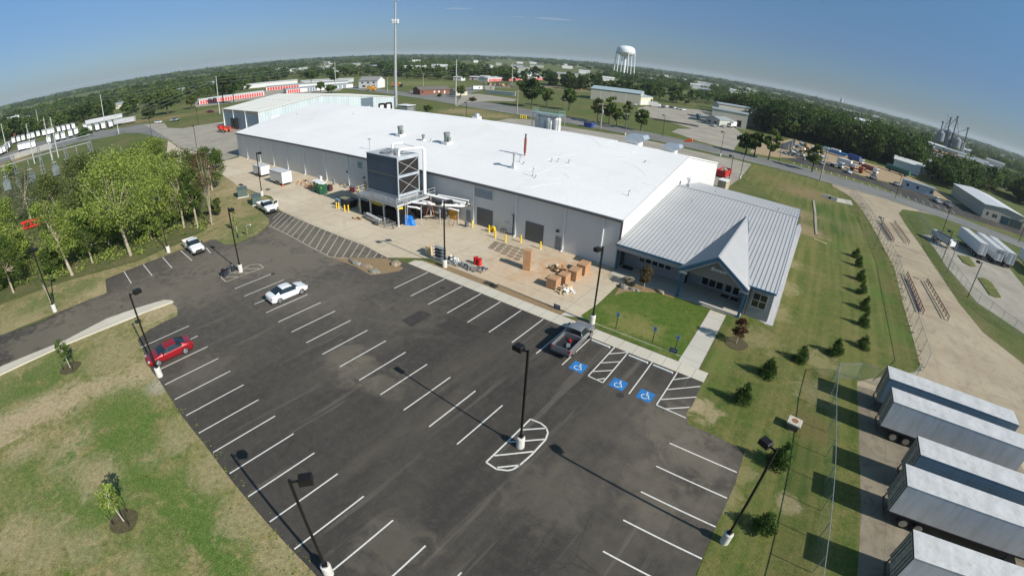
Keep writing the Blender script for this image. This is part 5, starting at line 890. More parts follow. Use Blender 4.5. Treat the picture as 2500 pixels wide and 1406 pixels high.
# portable toilets
m_tgreen=P('green_toilet_wall',(.015,.10,.055),.45,var=.12); m_tdoorg=P('green_toilet_door',(.02,.14,.075),.4,var=.1)
def toilet(label,p,rz):
    t=thing('portable_toilet',label,'portable toilet',(p[0],p[1],.01),rz,'green portable toilets')
    MB().b2(-.55,.55,-.55,.55,.1,2.05).build('cabin',m_tgreen,t,bevel=.03); MB().b2(-.6,.6,-.6,.6,0,.1).build('skid',m_dgrey,t)
    MB().b2(.552,.58,-.42,.42,.18,1.9).build('door',m_tdoorg,t); MB().b2(.58,.59,-.12,.2,1.25,1.5).build('notice',P('yellow_green_notice',(.45,.55,.05),.5),t)
    c=MB(); c.prof([(-.6,2.05),(.6,2.05),(.58,2.16),(.3,2.3),(-.3,2.3),(-.58,2.16)],-.6,.6); c.build('roof',P('white_translucent_roof',(.62,.64,.64),.4),t); return t
toilet('green portable toilet with white roof, nearest of the three',(-75.71,46.14),rad(-70)); toilet('green portable toilet in the middle of the three',(-76.91,46.26),rad(-70)); toilet('green portable toilet, farthest of the three beside the debris',(-78.37,46.53),rad(-70))
# dark skip with plywood lid
t=thing('waste_skip','dark steel skip with a plywood sheet lid behind the yellow bollards','skip',(-65.81,44.8)+(.01,),rad(0)); c=MB(); c.prof([(-1.6,.15),(1.5,.15),(1.9,1.35),(-1.9,1.35)],-.9,.9); c.build('container',P('near_black_steel',(.02,.022,.028),.6),t); c=MB(); c.b2(-1.5,.3,-.8,.8,1.36,1.4); c.build('lid',P('weathered_plywood',(.17,.18,.11),.9,var=.3),t); c=MB(); [c.b2(x-.05,x+.05,-.95,.95,0,.15) for x in (-1.2,1.1)]; c.build('skid',m_dgrey,t)
t=thing('metal_bin','small blue grey steel bin beside the dark skip','bin',(-67.24,43.97)+(.01,)); c=MB(); c.b2(-.5,.5,-.5,.5,0,1.2); c.build('bin_body',P('blue_grey_steel',(.14,.17,.24),.4,.3),t); c=MB(); c.b2(-.53,.53,-.53,.53,1.2,1.24); c.build('lid',P('blue_lid',(.2,.3,.42),.4),t)
t=thing('brown_crate','dark brown open crate right of the portable toilets','crate',(-76.69,48.11)+(.01,),.3); c=MB(); c.b2(-.5,.5,-.5,-.45,0,1.1); c.b2(-.5,.5,.45,.5,0,1.1); c.b2(-.5,-.45,-.45,.45,0,1.1); c.b2(.45,.5,-.45,.45,0,1.1); c.build('crate_wall',P('dark_maroon_board',(.06,.02,.022),.7),t); c=MB(); c.b2(-.45,.45,-.45,.45,.02,.07); c.build('crate_floor',m_wood2,t)
t=thing('generator','red portable generator near the far platform corner','generator',(-71.92,50.34)+(.01,),.4); c=MB(); c.b2(-.5,.5,-.35,.35,.25,.9); c.build('engine_block',P('dull_red_paint',(.22,.02,.025),.5),t,bevel=.04); c=MB(); [c.bar(a,b,.05) for a,b in (((-.6,-.4,.1),(.6,-.4,.1)),((-.6,.4,.1),(.6,.4,.1)),((-.6,-.4,1.05),(.6,-.4,1.05)),((-.6,.4,1.05),(.6,.4,1.05)),((-.6,-.4,.1),(-.6,-.4,1.05)),((.6,-.4,.1),(.6,-.4,1.05)),((-.6,.4,.1),(-.6,.4,1.05)),((.6,.4,.1),(.6,.4,1.05)))]; c.build('frame',m_dgrey,t)
heap('debris_pile','litter of cardboard timber and purple packing behind the white cargo trailer','debris',(-85.54,48.24),(3.0,1.7),.9,[m_card2,m_wood,P('mauve_packing',(.30,.25,.31),.7),m_card],110,(.6,.3,.12),12,names=('cardboard_debris','timber_debris','packing_debris','box_debris'))
heap('debris_pile','scattered tubing and small parts against the warehouse wall beyond the platform','debris',(-76.56,52.12),(2.6,1.0),.5,[m_dgrey,m_vent,m_wood],60,(.5,.15,.1),13,names=('dark_tubing','green_tubing','timber_debris'))
carton('brown cardboard box tipped beside the debris and the toilets',(-81.61,46.64),(1.3,.8,.75),rad(25),pallet=False)
for p,d,lab,m in (((-84.32,51),(.7,.4,1.1),'white upright board box against the wall behind the toilets',m_white),((-79.76,51.23),(.75,.08,1.1),'grey panel leaning on the warehouse wall',P('grey_panel',(.42,.43,.45),.5))):
    t=thing('wall_panel',lab,'panel',(p[0],p[1],.01)); MB().b2(-d[0]/2,d[0]/2,-d[1]/2,d[1]/2,0,d[2]).build('panel',m,t,bevel=.02); MB().b2(-d[0]/2,d[0]/2,-d[1]/2-.02,-d[1]/2-.003,.05,.12).build('edge_strip',m_galv,t)
c_=(-87.65,43.86); t=thing('traffic_cone','small orange traffic cone at the corner of the cargo trailer','traffic cone',(c_[0],c_[1],.01)); MB().lathe([(.16,.03),(.03,.6),(0,.6)],(0,0,0),14).build('cone',P('orange_cone',(.75,.12,.02),.5),t); MB().b2(-.2,.2,-.2,.2,0,.03).build('foot',P('orange_cone',(.75,.12,.02),.5),t)
# utility cabinets
m_cab=P('dull_green_cabinet',(.085,.12,.105),.5,.1,var=.1)
for (x,y),d,lab in (((-88.85,35.35),(2.3,1.9,1.7),'dull green utility cabinet farther up the slope'),((-81.49,34.92),(2.7,1.6,1.6),'dull green utility cabinet right behind the white pickup with the open door')):
    t=thing('utility_cabinet',lab,'utility cabinet',(x,y,.01),rad(-20),'green utility cabinets'); MB().b2(-d[0]/2-.15,d[0]/2+.15,-d[1]/2-.15,d[1]/2+.15,0,.15).build('plinth',m_concbase,t); MB().b2(-d[0]/2,d[0]/2,-d[1]/2,d[1]/2,.15,d[2]-.1).build('cabinet',m_cab,t,bevel=.03); MB().prof([(-d[0]/2-.05,d[2]-.1),(d[0]/2+.05,d[2]-.1),(d[0]/2+.05,d[2]-.04),(0,d[2]+.05),(-d[0]/2-.05,d[2]-.04)],-d[1]/2-.05,d[1]/2+.05).build('lid',m_cab,t); MB().b2(.3,.6,-d[1]/2-.02,-d[1]/2-.003,.9,1.3).build('notice',m_white,t)
# flat equipment trailer with gutters and pallet
t=thing('utility_trailer','long flat equipment trailer loaded with white gutter lengths','trailer',(-55.07,43.01)+(.01,),rad(-6)); 
c=MB(); [c.b2(-3.2,3.2,y-.06,y+.06,.5,.62) for y in (-.85,-.3,.3,.85)]; [c.b2(x-.04,x+.04,-.91,.91,.52,.60) for x in (-3.1,-1.5,0,1.5,3.1)]; c.build('frame',m_galv,t)
for s in (-1,1): wheel(t,.9,s*1.05,.3,.18); MB().b2(.4,1.4,s*1.05-.14,s*1.05+.14,.64,.68).build('mudguard',m_galv,t)
for x in (-3,0,3): MB().bar((x,-.85,.62),(x,-.85,1.2),.05).build('stake',m_galv,t)
c=MB(); c.bar((3.2,-.8,.5),(4.6,0,.45),.09); c.bar((3.2,.8,.5),(4.6,0,.45),.09); c.build('drawbar',m_galv,t)
for i,(dy,z) in enumerate(((0,.75),(.3,.78),(.15,.88))):
    c=MB(); c.b2(-2.2,2.2,-.07,.07,0,.1); o=c.build('gutter_length',m_white); x,y=(-56.07,42.91); o.location=(x+.1*i,y-.4+dy,z+.02); o.rotation_euler=(0,0,rad(-9)); tag(o,'white gutter length lying on the flat equipment trailer','gutter','gutter lengths on the trailer')
t=thing('crate_base','broken pale wooden crate lying in front of the dark screen','crate',(-58.89,41.82)+(.01,),.3); c=MB(); c.b2(-.9,.9,-.5,.5,0,.1); c.build('crate_floor',m_wood,t); c=MB(); c.box((-.3,.1,.35),(1.2,.6,.05),rx=.5,rz=.3); c.box((.3,-.1,.3),(.9,.4,.05),rx=-.5,rz=-.4); c.build('loose_board',m_wood,t)
# boulders
m_rock=P('tan_boulder',(.25,.20,.14),.9,var=.25,scale=2); m_rock2=P('grey_boulder',(.22,.21,.175),.9,var=.25,scale=2)
for (p,d,h,m,lab,sd) in (((-45.71,31.31),(1.25,.55),.5,m_rock2,'long grey boulder at the left of the gravel island',1),((-43.9,31.75),(1.05,.5),.35,m_rock,'flat layered tan boulder in the middle of the gravel island',2),((-41.87,31.36),(.95,.5),.5,m_rock2,'pale lumpy boulder at the front of the gravel island',3),((-41.56,34.56),(1.0,.7),.5,m_rock,'rounded tan boulder at the right of the gravel island by the yard edge',4),((-16.83,47.83),(.65,.55),.6,m_rock2,'grey boulder in the planting bed nearest the sidewalk',5),((-17.05,50.36),(1.2,.6),.4,m_rock,'flat tan boulder under the brown tree by the porch',6),((-12.72,49.75),(.75,.4),.45,m_rock,'brown boulder at the right end of the planting bed',7),((-15.52,48.15),(.7,.4),.35,m_rock2,'low grey boulder right of the brown tree trunk',8)):
    o=lump('boulder',lab,'boulder',p,(d[0]*.85,d[1]*.85),h*.75,m,sd+20,12,.2); o['group']='landscape boulders'
# accessible parking signs, blue yard signs
m_sign=P('pale_blue_sign',(.15,.33,.50),.4); m_navy=P('navy_blue_board',(.012,.03,.12),.4)
for (x,y,h),lab in (((*(-13.66,38.85),1.9),'blue accessible parking sign on a black post at the lawn centre'),((*(-9.6,38.78),1.9),'blue accessible parking sign on a black post, middle one of the three'),((*(-7.2,38.78),1.9),'blue accessible parking sign on a black post next to the navy board')):
    t=thing('parking_sign',lab,'sign',(x,y,.01),rad(0),'accessible parking signs'); MB().b2(-.03,.03,-.03,.03,0,h-.4).build('post',m_black,t); p=MB(); p.b2(-.18,.18,-.045,-.035,h-.5,h); pn=p.build('sign_panel',m_sign,t); q=MB(); q.b2(-.1,.1,-.052,-.046,h-.4,h-.2); q.build('emblem',m_navy,pn)
    # white figure on the emblem
    e=MB(); [e.bar((.05*math.cos(a)-.01,-.054,h-.32+.05*math.sin(a)),(.05*math.cos(a+.6)-.01,-.054,h-.32+.05*math.sin(a+.6)),.012,.004) for a in [rad(120+34*k) for k in range(7)]]; e.bar((-.01,-.054,h-.24),(.0,-.054,h-.31),.015,.004); e.build('wheelchair_symbol',m_white,pn)
for (x,y),lab in (((-7.25,38.32),'low navy blue notice board at the foot of the accessible parking sign'),((-20.31,38.17),'low navy blue notice board at the end of the brown gravel strip'),((-67.4,24.84),'small navy blue notice board with white writing at the wood corner')):
    t=thing('notice_board',lab,'sign',(x,y,.01),rad(0),'navy notice boards'); MB().b2(-.4,.4,-.02,.02,.15,.6).build('board',m_navy,t); [MB().b2(xx-.02,xx+.02,.02,.05,0,.6).build('post',m_black,t) for xx in (-.3,.3)]; q=MB(); q.b2(-.3,.3,-.026,-.021,.34,.42); q.build('white_band',P('greyish_print',(.3,.33,.42),.5),t)
t=thing('information_post','small brown post box with a white tube on the slope corner','post',(-66.87,26.28)+(.01,)); MB().b2(-.05,.05,-.05,.05,0,1.3).build('post',m_wood2,t); MB().b2(-.15,.15,-.12,.12,1.0,1.5).build('box',m_wood2,t); MB().cyl((-.1,0,1.5),(1.3,.2,2.0),.1,.1,8).build('tube',P('cream_tube',(.6,.57,.45),.5),t)
# concrete inlet box with iron lid
t=thing('storm_inlet','square white concrete inlet box with a round rusty lid in the ditch grass','inlet box',(5.32,34.38)+(0,),rad(-6)); MB().b2(-.62,.62,-.55,.55,.55,.72).build('slab',m_walk,t,bevel=.02); MB().b2(-.5,.5,-.45,.45,0,.55).build('chamber',P('dark_inlet',(.12,.10,.08),.9),t); MB().cyl((0,.02,.72),(0,.02,.74),.3,.3,20).build('lid',P('rusty_lid',(.24,.11,.05),.8),t); [MB().box((x,y,.735),(.14,.03,.02),rz=.8).build('lifting_bar',m_galv,t) for x,y in ((-.45,.4),(.45,.4),(-.45,-.4),(.45,-.4))]
# concrete walls of the swale
t=thing('headwall','low concrete headwall with dark pipe mouth at the top of the swale','headwall',(7.09,133.59)+(0,)); MB().b2(-2,2,-.15,.15,0,1.0).build('wall',m_concbase,t); MB().cyl((0,-.18,.45),(0,-.151,.45),.35,.35,16).build('pipe_mouth',m_black,t)
t=thing('swale_wall','long low concrete wall along the edge of the green swale','wall',(0,0,0)); c=MB(); pts=[(2.89,126.05),(3.68,112.93),(4.28,98.74),(4.57,94.66)]; [c.bar((*a,.08),(*b,.08),.5,.14) for a,b in zip(pts,pts[1:])]; c.build('wall',m_apron,t)
tag(zone('flume_slab',[(8.86,138.42),(13.42,140.9),(13.72,134.71),(8.79,133.22)],.02,m_walk),kind='structure')
t=thing('wood_plank','pale yellow plank lying on the mown grass','plank',(5.33,90.85)+(.0,),rad(-20)); MB().b2(-1.3,1.3,-.15,.15,.02,.12).build('plank',P('yellow_timber',(.6,.5,.25),.8),t)
# red hose reel, red dumpsters
t=thing('hose_reel','yellow hose reel behind the bollards between the two roller doors','hose reel',(-39.21,51.33)+(.01,)); MB().cyl((0,-.15,.5),(0,.15,.5),.42,.42,20).build('reel',m_yel,t); MB().b2(-.1,.1,-.2,.2,0,.5).build('stand',m_black,t)
t=thing('dumpster','bright red open dumpster heaped with cardboard behind the warehouse corner','dumpster',(-21.46,126.95)+(.01,),rad(85)); c=MB(); 
c.prof([(-3,.3),(3,.3),(3.2,1.9),(-3.2,1.9)],-1.25,-1.17); c.prof([(-3,.3),(3,.3),(3.2,1.9),(-3.2,1.9)],1.17,1.25); c.b2(-3.05,-2.97,-1.17,1.17,.3,1.85); c.b2(2.97,3.05,-1.17,1.17,.3,1.85); c.b2(-2.97,2.97,-1.17,1.17,.3,.4); c.build('container',P('bright_red_steel',(.42,.012,.015),.45),t); [MB().b2(x-.1,x+.1,-1.3,1.3,.0,.3).build('skid',m_rail,t) for x in (-2,2)]
hp=heap('scrap_load','cardboard and plastic heaped inside the red dumpster','waste',(-21.46,126.95),(2.4,.9),1.0,[m_card,m_white,m_card2],50,(.8,.5,.1),31,names=('cardboard_load','white_load','pale_load')); hp.location.z=1.3; hp.rotation_euler=(0,0,rad(85))
t=thing('container_bin','beige steel container box beside the red dumpster','container',(-18.39,111.31)+(.01,),rad(85)); MB().b2(-1.6,1.6,-1,1,.1,2.2).build('body',P('beige_steel',(.40,.34,.24),.6),t); MB().b2(-1.65,1.65,-1.05,1.05,2.2,2.3).build('roof',m_white,t); MB().b2(1.602,1.63,-.8,.8,.2,2.1).build('door',P('grey_blue_door',(.3,.34,.36),.5),t)
# windsock-like orange marker over the back edge
t=thing('windsock','orange red windsock above the back of the white roof','windsock',(-29.2,110,0)); MB().cyl((0,0,6),(0,0,9.6),.04,.04,8).build('mast',m_galv,t); MB().cyl((0,0,9.3),(1.9,.2,9.9),.18,.42,14).build('sock',P('orange_sock',(.8,.10,.02),.6),t)
# orange lift by the NW warehouse
t=thing('boom_lift','orange boom lift parked beside the pale blue warehouse','boom lift',(-183.66,69.2)+(.01,),rad(8)); m_or=P('lift_orange',(.62,.07,.02),.45)
MB().b2(-2.6,2.2,-1.1,1.1,.8,1.5).build('chassis',m_or,t,bevel=.1); MB().b2(-3.8,-1.6,-.9,.9,1.5,2.4).build('counterweight',P('lift_red',(.55,.02,.02),.45),t,bevel=.1); c=MB(); c.bar((-1.5,.4,2.2),(4.2,.4,1.9),.4,.5); c.build('boom',m_or,t); c=MB(); c.bar((4.2,.4,1.9),(4.8,.4,1.2),.25); c.b2(4.6,5.6,-.5,1.3,.7,.8); [c.bar(a,b,.05) for a,b in (((4.6,-.5,1.8),(5.6,-.5,1.8)),((5.6,-.5,1.8),(5.6,1.3,1.8)),((5.6,1.3,1.8),(4.6,1.3,1.8)),((4.6,-.5,.8),(4.6,-.5,1.8)),((5.6,-.5,.8),(5.6,-.5,1.8)),((5.6,1.3,.8),(5.6,1.3,1.8)))]; c.build('basket',m_or,t)
for x in (-1.7,1.6):
    for s in (-1,1): wheel(t,x,s*1.15,.6,.4)
# chain-link fences
k_=NB('chain_link'); k_.m.blend_method='HASHED' if hasattr(k_.m,'blend_method') else None
def chain(name,alpha,col):
    k=NB(name,'obj'); n=k.noise(60,1,.5); k.b.inputs['Alpha'].default_value=alpha; return k.done(k.ramp(n,[(.3,tuple(t*.8 for t in col)),(.7,col)]),.5,.4)
m_chain=chain('chain_link_mesh',.13,(.55,.58,.58)); m_chain2=chain('green_chain_link_mesh',.17,(.42,.50,.46))
def fence(name,label,pts,h,m,step=3.0,pm=None):
    t=thing(name,label,'fence',(0,0,0)); pm=pm or m_galv
    mesh=MB(); rail=MB()
    for a,b in zip(pts,pts[1:]):
        mesh.add([(*a,.05),(*b,.05),(*b,h),(*a,h)],[(0,1,2,3)]); rail.bar((*a,h),(*b,h),.045)
        L=math.dist(a,b); n=max(1,round(L/step))
        for i in range(n): x=a[0]+(b[0]-a[0])*i/n; y=a[1]+(b[1]-a[1])*i/n; MB().cyl((x,y,0),(x,y,h+.05),.035,.035,6).build('post',pm,t)
    mesh.build('chain_link',m,t); rail.build('top_rail',pm,t); return t
fence('chain_fence','tall chain-link fence between the mown grass and the truck lane',[(13.2,147.5),(15.3,139.1),(17.7,118.1),(19.0,100),(19.6,89.5),(19.4,72.9),(19.5,60),(19.6,53.2),(16.5,46.8)],2.4,m_chain)
fence('chain_fence','green chain-link fence beside the parked semi-trailers',[(16.5,46.6),(11.0,45.9),(8.5,44.2),(8.3,38.7),(8.75,29.2),(9.0,21),(9.2,14),(9.3,8)],2.0,m_chain2)
fence('chain_fence','dark chain-link fence along the grass of the trailer yard',[(34,147),(33.2,134),(33.5,116)]+[(32.76,113.92),(32.52,106.12),(32.8,98.55),(33.73,87.39),(34.9,84.72),(37.78,79.56),(41.19,75.75)],2.2,m_chain)
# truck scale rails in the lane
m_rust=P('rusty_scale_rail',(.12,.06,.04),.8,var=.3); m_pitdark=P('dark_pit',(.035,.02,.03),.9)
for (quad,lab) in (([(20.23,125.27),(24.17,127.6),(25.56,110.61),(21.67,107.96)],'rusty steel truck scale with guard rails at the far end of the lane'),([(21.68,87.13),(25.54,87.12),(26.55,72.17),(22.21,70.99)],'rusty steel truck scale with guard rails at the near end of the lane')):
    t=thing('truck_scale',lab,'truck scale',(0,0,0),0,'truck scales in the lane'); A,B_,Cc,D=[Vector((*q,0)) for q in quad]
    for p,q in ((A,D),(B_,Cc)):
        c=MB(); c.bar(p+Vector((0,0,.75)),q+Vector((0,0,.75)),.12); c.bar(p+Vector((0,0,.35)),q+Vector((0,0,.35)),.08); [c.bar(p.lerp(q,i/10),p.lerp(q,i/10)+Vector((0,0,.75)),.09) for i in range(11)]; c.build('guard_rail',m_rust,t)
    c=MB(); c.add([A+Vector((.1,0,.03)),B_+Vector((0,0,.03)),Cc+Vector((0,0,.03)),D+Vector((.1,0,.03))],[(0,1,2,3)]); c.build('deck',m_lane,t)
    c=MB(); o_=Vector((-.75,0,.02)); c.add([A.lerp(D,.12)+Vector((0,0,.02)),A.lerp(D,.12)+o_,A.lerp(D,.95)+o_,A.lerp(D,.95)+Vector((0,0,.02))],[(0,1,2,3)]); c.build('edge_pit',m_pitdark,t)
# side yard trailers, dump trailer
def V2(a): return Vector((a[0],a[1]))
def place_semi(rear,front,label,**k):
    a=V2(rear); b=V2(front); d=b-a; return semi(label,(a.x,a.y,.01),math.atan2(d.y,d.x),max(d.length,min(13,d.length*1.3)) if d.length<20 else d.length,**k)
m_tw=P('clean_white_trailer',(.58,.60,.62),.4,var=.06)
s1=place_semi((45.3,119.77),(43.37,131.85),'white semi-trailer, left one of the three parked by the grass island',side=m_tw,door=m_tw,group='white semi-trailers in the side yard')
s2=place_semi((49.77,120.02),(48.07,132.24),'white semi-trailer with dark letters on its end, middle of three',side=m_tw,door=m_tw,group='white semi-trailers in the side yard')
s3=place_semi((53.1,120.61),(51.84,131.66),'white semi-trailer with an open white rear, right one of three',side=m_tw,door=m_tw,group='white semi-trailers in the side yard')
text('IFCO',.8,(-.075,0,3.15),(rad(90),0,rad(-90)),P('dark_green_letters',(.02,.06,.045),.5),s2,'lettering',.01)
place_semi((62.97,120.55),(61.7,134.28),'white semi-trailer at the right picture edge behind the open one',side=m_tw,door=m_tw,group='white semi-trailers in the side yard')
t=thing('dump_trailer','dark grey open-topped dump trailer parked alone near the lane fence','dump trailer',(35.67,121.95)+(.01,),math.atan2((36.92,121.26)[1]-(34.89,123.88)[1],(36.92,121.26)[0]-(34.89,123.88)[0])); t.scale=(.85,.95,.9); 
c=MB(); W2=1.15; c.b2(-3.6,3.4,-W2,-W2+.06,1.2,2.7); c.b2(-3.6,3.4,W2-.06,W2,1.2,2.7); c.b2(-3.6,-3.54,-W2+.06,W2-.06,1.2,2.7); c.b2(3.34,3.4,-W2+.06,W2-.06,1.2,2.7); c.b2(-3.54,3.34,-W2+.06,W2-.06,1.2,1.3); c.build('box',P('pale_grey_dump_body',(.36,.39,.41),.5),t); MB().b2(-3.5,3.3,-1.05,1.05,2.2,2.3).build('load',P('dark_load',(.03,.045,.04),.9),t); MB().b2(-3.5,3.5,-.4,.4,.8,1.1).build('chassis',m_black,t)
for x in (-2.6,-1.4): 
    for s in (-1,1): wheel(t,x,s*.95,.48,.4)
MB().b2(3.45,4.0,-1.1,1.1,.9,2.3).build('fuel_tank',m_white,t,bevel=.1); c=MB(); [c.bar((2.4,y,0),(2.4,y,1),.1) for y in (-.6,.6)]; c.build('landing_leg',m_black,t)

# rows of small flat dark frames laid out on the concrete between bollards and tall carton
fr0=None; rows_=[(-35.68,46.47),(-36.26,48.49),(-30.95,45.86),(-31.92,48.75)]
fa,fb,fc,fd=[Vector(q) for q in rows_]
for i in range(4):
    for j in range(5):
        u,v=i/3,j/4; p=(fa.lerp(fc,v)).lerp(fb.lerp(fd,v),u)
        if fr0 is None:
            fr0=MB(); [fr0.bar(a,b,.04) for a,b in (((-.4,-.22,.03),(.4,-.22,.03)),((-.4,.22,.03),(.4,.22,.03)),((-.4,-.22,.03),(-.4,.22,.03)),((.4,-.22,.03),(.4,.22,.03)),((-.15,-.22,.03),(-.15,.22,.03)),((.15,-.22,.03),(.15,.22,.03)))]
            fr0=fr0.build('flat_frame',P('dark_frame_brown',(.07,.055,.045),.7)); o=fr0
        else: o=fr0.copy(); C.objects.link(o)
        o.location=(p.x,p.y,.02); o.rotation_euler=(0,0,.03*(i-j)); tag(o,'small flat dark frame laid out in rows on the concrete yard','steel frame','flat dark frames laid in rows on the yard')
x,y=(-115.81,-3.23); t=thing('implement_rack','bright red farm implement glimpsed through the trees at the left','farm implement',(x,y,0),rad(80)); c=MB(); [c.bar((-2.6+i*.8,-.6,.3),(-2.2+i*.8,.6,1.6),.22) for i in range(7)]; c.build('tines',m_rdoor_:=P('implement_red',(.5,.02,.015),.5),t); c=MB(); c.b2(-3,3,-.15,.15,1.3,1.7); c.b2(-3,3,-.8,-.6,.3,.6); c.build('frame',m_rdoor_,t)
# ================================================================ VEGETATION
def leafmat(name,col,var=.35,trans=.42):
    k=NB(name,'obj'); c=k.ramp(k.noise(1.1,3,.6),[(.3,tuple(t*(1-var) for t in col)),(.7,tuple(min(1,t*(1+var)) for t in col))]); k.L(c,k.b.inputs['Base Color']); k.b.inputs['Roughness'].default_value=.65; k.b.inputs['Specular IOR Level'].default_value=.2
    tr=k.n('ShaderNodeBsdfTranslucent'); k.L(c,tr.inputs[0]); mx=k.n('ShaderNodeMixShader'); mx.inputs[0].default_value=trans; k.L(k.b.outputs[0],mx.inputs[1]); k.L(tr.outputs[0],mx.inputs[2]); k.L(mx.outputs[0],k.t.nodes['Material Output'].inputs[0]); return k.m
LM={'lime':[leafmat('leaf_lime',(.31,.38,.08)),leafmat('leaf_lime_mid',(.25,.32,.065)),leafmat('leaf_lime_dark',(.16,.22,.045))],
'olive':[leafmat('leaf_olive',(.16,.19,.055)),leafmat('leaf_olive_mid',(.12,.15,.04)),leafmat('leaf_olive_dark',(.075,.10,.028))],
'dark':[leafmat('leaf_deep',(.045,.085,.018)),leafmat('leaf_deep_mid',(.032,.064,.014)),leafmat('leaf_deep_dark',(.07,.11,.022))],
'mid':[leafmat('leaf_mid',(.085,.14,.025)),leafmat('leaf_mid_b',(.06,.105,.02)),leafmat('leaf_mid_c',(.12,.165,.035))],
'pine':[leafmat('needle',(.045,.09,.016)),leafmat('needle_b',(.03,.065,.012)),leafmat('needle_c',(.085,.15,.028))],
'rust':[leafmat('rust_leaf',(.13,.035,.02)),leafmat('rust_leaf_b',(.09,.03,.02)),leafmat('rust_leaf_c',(.07,.05,.02))],
'brown':[leafmat('bronze_leaf',(.15,.085,.045)),leafmat('bronze_leaf_b',(.12,.085,.04)),leafmat('bronze_leaf_c',(.10,.10,.035))],
'pale':[leafmat('grey_leaf',(.17,.19,.12)),leafmat('grey_leaf_b',(.12,.14,.08)),leafmat('grey_leaf_c',(.09,.11,.05))]}
m_bark=P('grey_brown_bark',(.34,.29,.21),.9,var=.3,scale=3); m_barkd=P('dark_bark',(.07,.055,.04),.9,var=.3,scale=3)
def cards(rs,cen,size,flat=.0):
    """one small quad per centre, random orientation"""
    n=len(cen); a=rs.normal(size=(n,3)); 
    if flat: a[:,2]*=(1-flat)
    a/=np.linalg.norm(a,axis=1,keepdims=True); b=np.cross(a,rs.normal(size=(n,3))); b/=np.linalg.norm(b,axis=1,keepdims=True)+1e-9
    s=(size*rs.uniform(.6,1.35,n))[:,None]; a=a*s; b=b*s*.75
    V=np.stack([cen-a-b*.6,cen+a*.9-b,cen+a+b*.7,cen-a*.8+b],1).reshape(-1,3); return V
def crownpts(rs,blobs,n):
    w=np.array([r[0]*r[1]*r[2] for _,r in blobs])**.7; w/=w.sum(); idx=rs.choice(len(blobs),n,p=w)
    d=rs.normal(size=(n,3)); d/=np.linalg.norm(d,axis=1,keepdims=True); q=rs.uniform(.1,1.0,n)**.6*1.25
    C_=np.array([b[0] for b in blobs])[idx]; R=np.array([b[1] for b in blobs])[idx]; return C_+d*R*q[:,None],idx
def blobset(rs,h,r,base,nb,shape='round'):
    B=[]
    for i in range(nb):
        a=rs.uniform(0,6.283); t=rs.uniform(0,1)
        if shape=='round': z=base+(h-base)*(.12+.76*t); rad_=r*math.sin(math.pi*(.16+.74*t))**.8*rs.uniform(.35,.85)
        elif shape=='cone': z=base+(h-base)*t; rad_=r*(1-t**2.4)*.62
        else: z=base+(h-base)*(.1+.85*t); rad_=r*.5*rs.uniform(.2,1)
        br=(r*rs.uniform(.13,.30)) if shape!='cone' else max(.2,r*(1.25-t)*.55)
        B.append(((rad_*math.cos(a),rad_*math.sin(a),z),(br,br,br*rs.uniform(.6,.9))))
    return B
def limbs(mb,rs,h,r,base,B,tr,nl=9,fork=.45,lean=(0,0)):
    """tapered trunk forking into limbs that reach the crown lumps"""
    top=(lean[0]*fork,lean[1]*fork,h*fork); mb.cyl((0,0,-.1),(top[0]*.5,top[1]*.5,h*fork*.5),tr*1.25,tr*.9,9); mb.cyl((top[0]*.5,top[1]*.5,h*fork*.5),top,tr*.9,tr*.7,9)
    for i in range(min(nl,len(B))):
        c=B[i*len(B)//max(1,min(nl,len(B)))][0]; m=((top[0]+c[0])/2+rs.uniform(-.3,.3),(top[1]+c[1])/2+rs.uniform(-.3,.3),(top[2]*.8+c[2]*1.2)/2-.1*r); mb.cyl(top,m,tr*.5,tr*.32,6,False); mb.cyl(m,c,tr*.32,tr*.10,5,False)
        for k in range(2): d=rs.uniform(-.25,.25,3)*r; mb.cyl(c,(c[0]+d[0],c[1]+d[1],c[2]+abs(d[2])),tr*.1,tr*.03,4,False)
def tree(name,label,cat,loc,h,r,kind,seed,nleaf=5000,leaf=.22,base=.3,nb=26,tr=.2,shape='round',bark=None,group=None,lean=(0,0),fork=.42,multi=1,sparse=False):
    rs=np.random.RandomState(seed); t=thing(name,label,cat,(loc[0],loc[1],0),0,group)
    B=blobset(rs,h,r,h*base,nb,shape); B=[((c[0]+lean[0]*c[2]/h,c[1]+lean[1]*c[2]/h,c[2]),q) for c,q in B]
    pts,idx=crownpts(rs,B,nleaf); V=cards(rs,pts,leaf); F=np.arange(len(V)).reshape(-1,4)
    tone=rs.randint(0,3,len(B)); mi=np.where(rs.rand(nleaf)<.65,tone[idx],rs.randint(0,3,nleaf))
    o=npmesh('crown',V,F,LM[kind],mi,parent=t)
    mb=MB()
    for k in range(multi):
        limbs(mb,rs,h,r,base,B[k::multi],tr/(1 if multi==1 else 1.3),14 if shape!='cone' else 0,fork,(lean[0]+(rs.uniform(-1.5,1.5) if multi>1 else 0),lean[1]+(rs.uniform(-1.5,1.5) if multi>1 else 0)))
    mb.build('trunk',bark or m_bark,t); return t
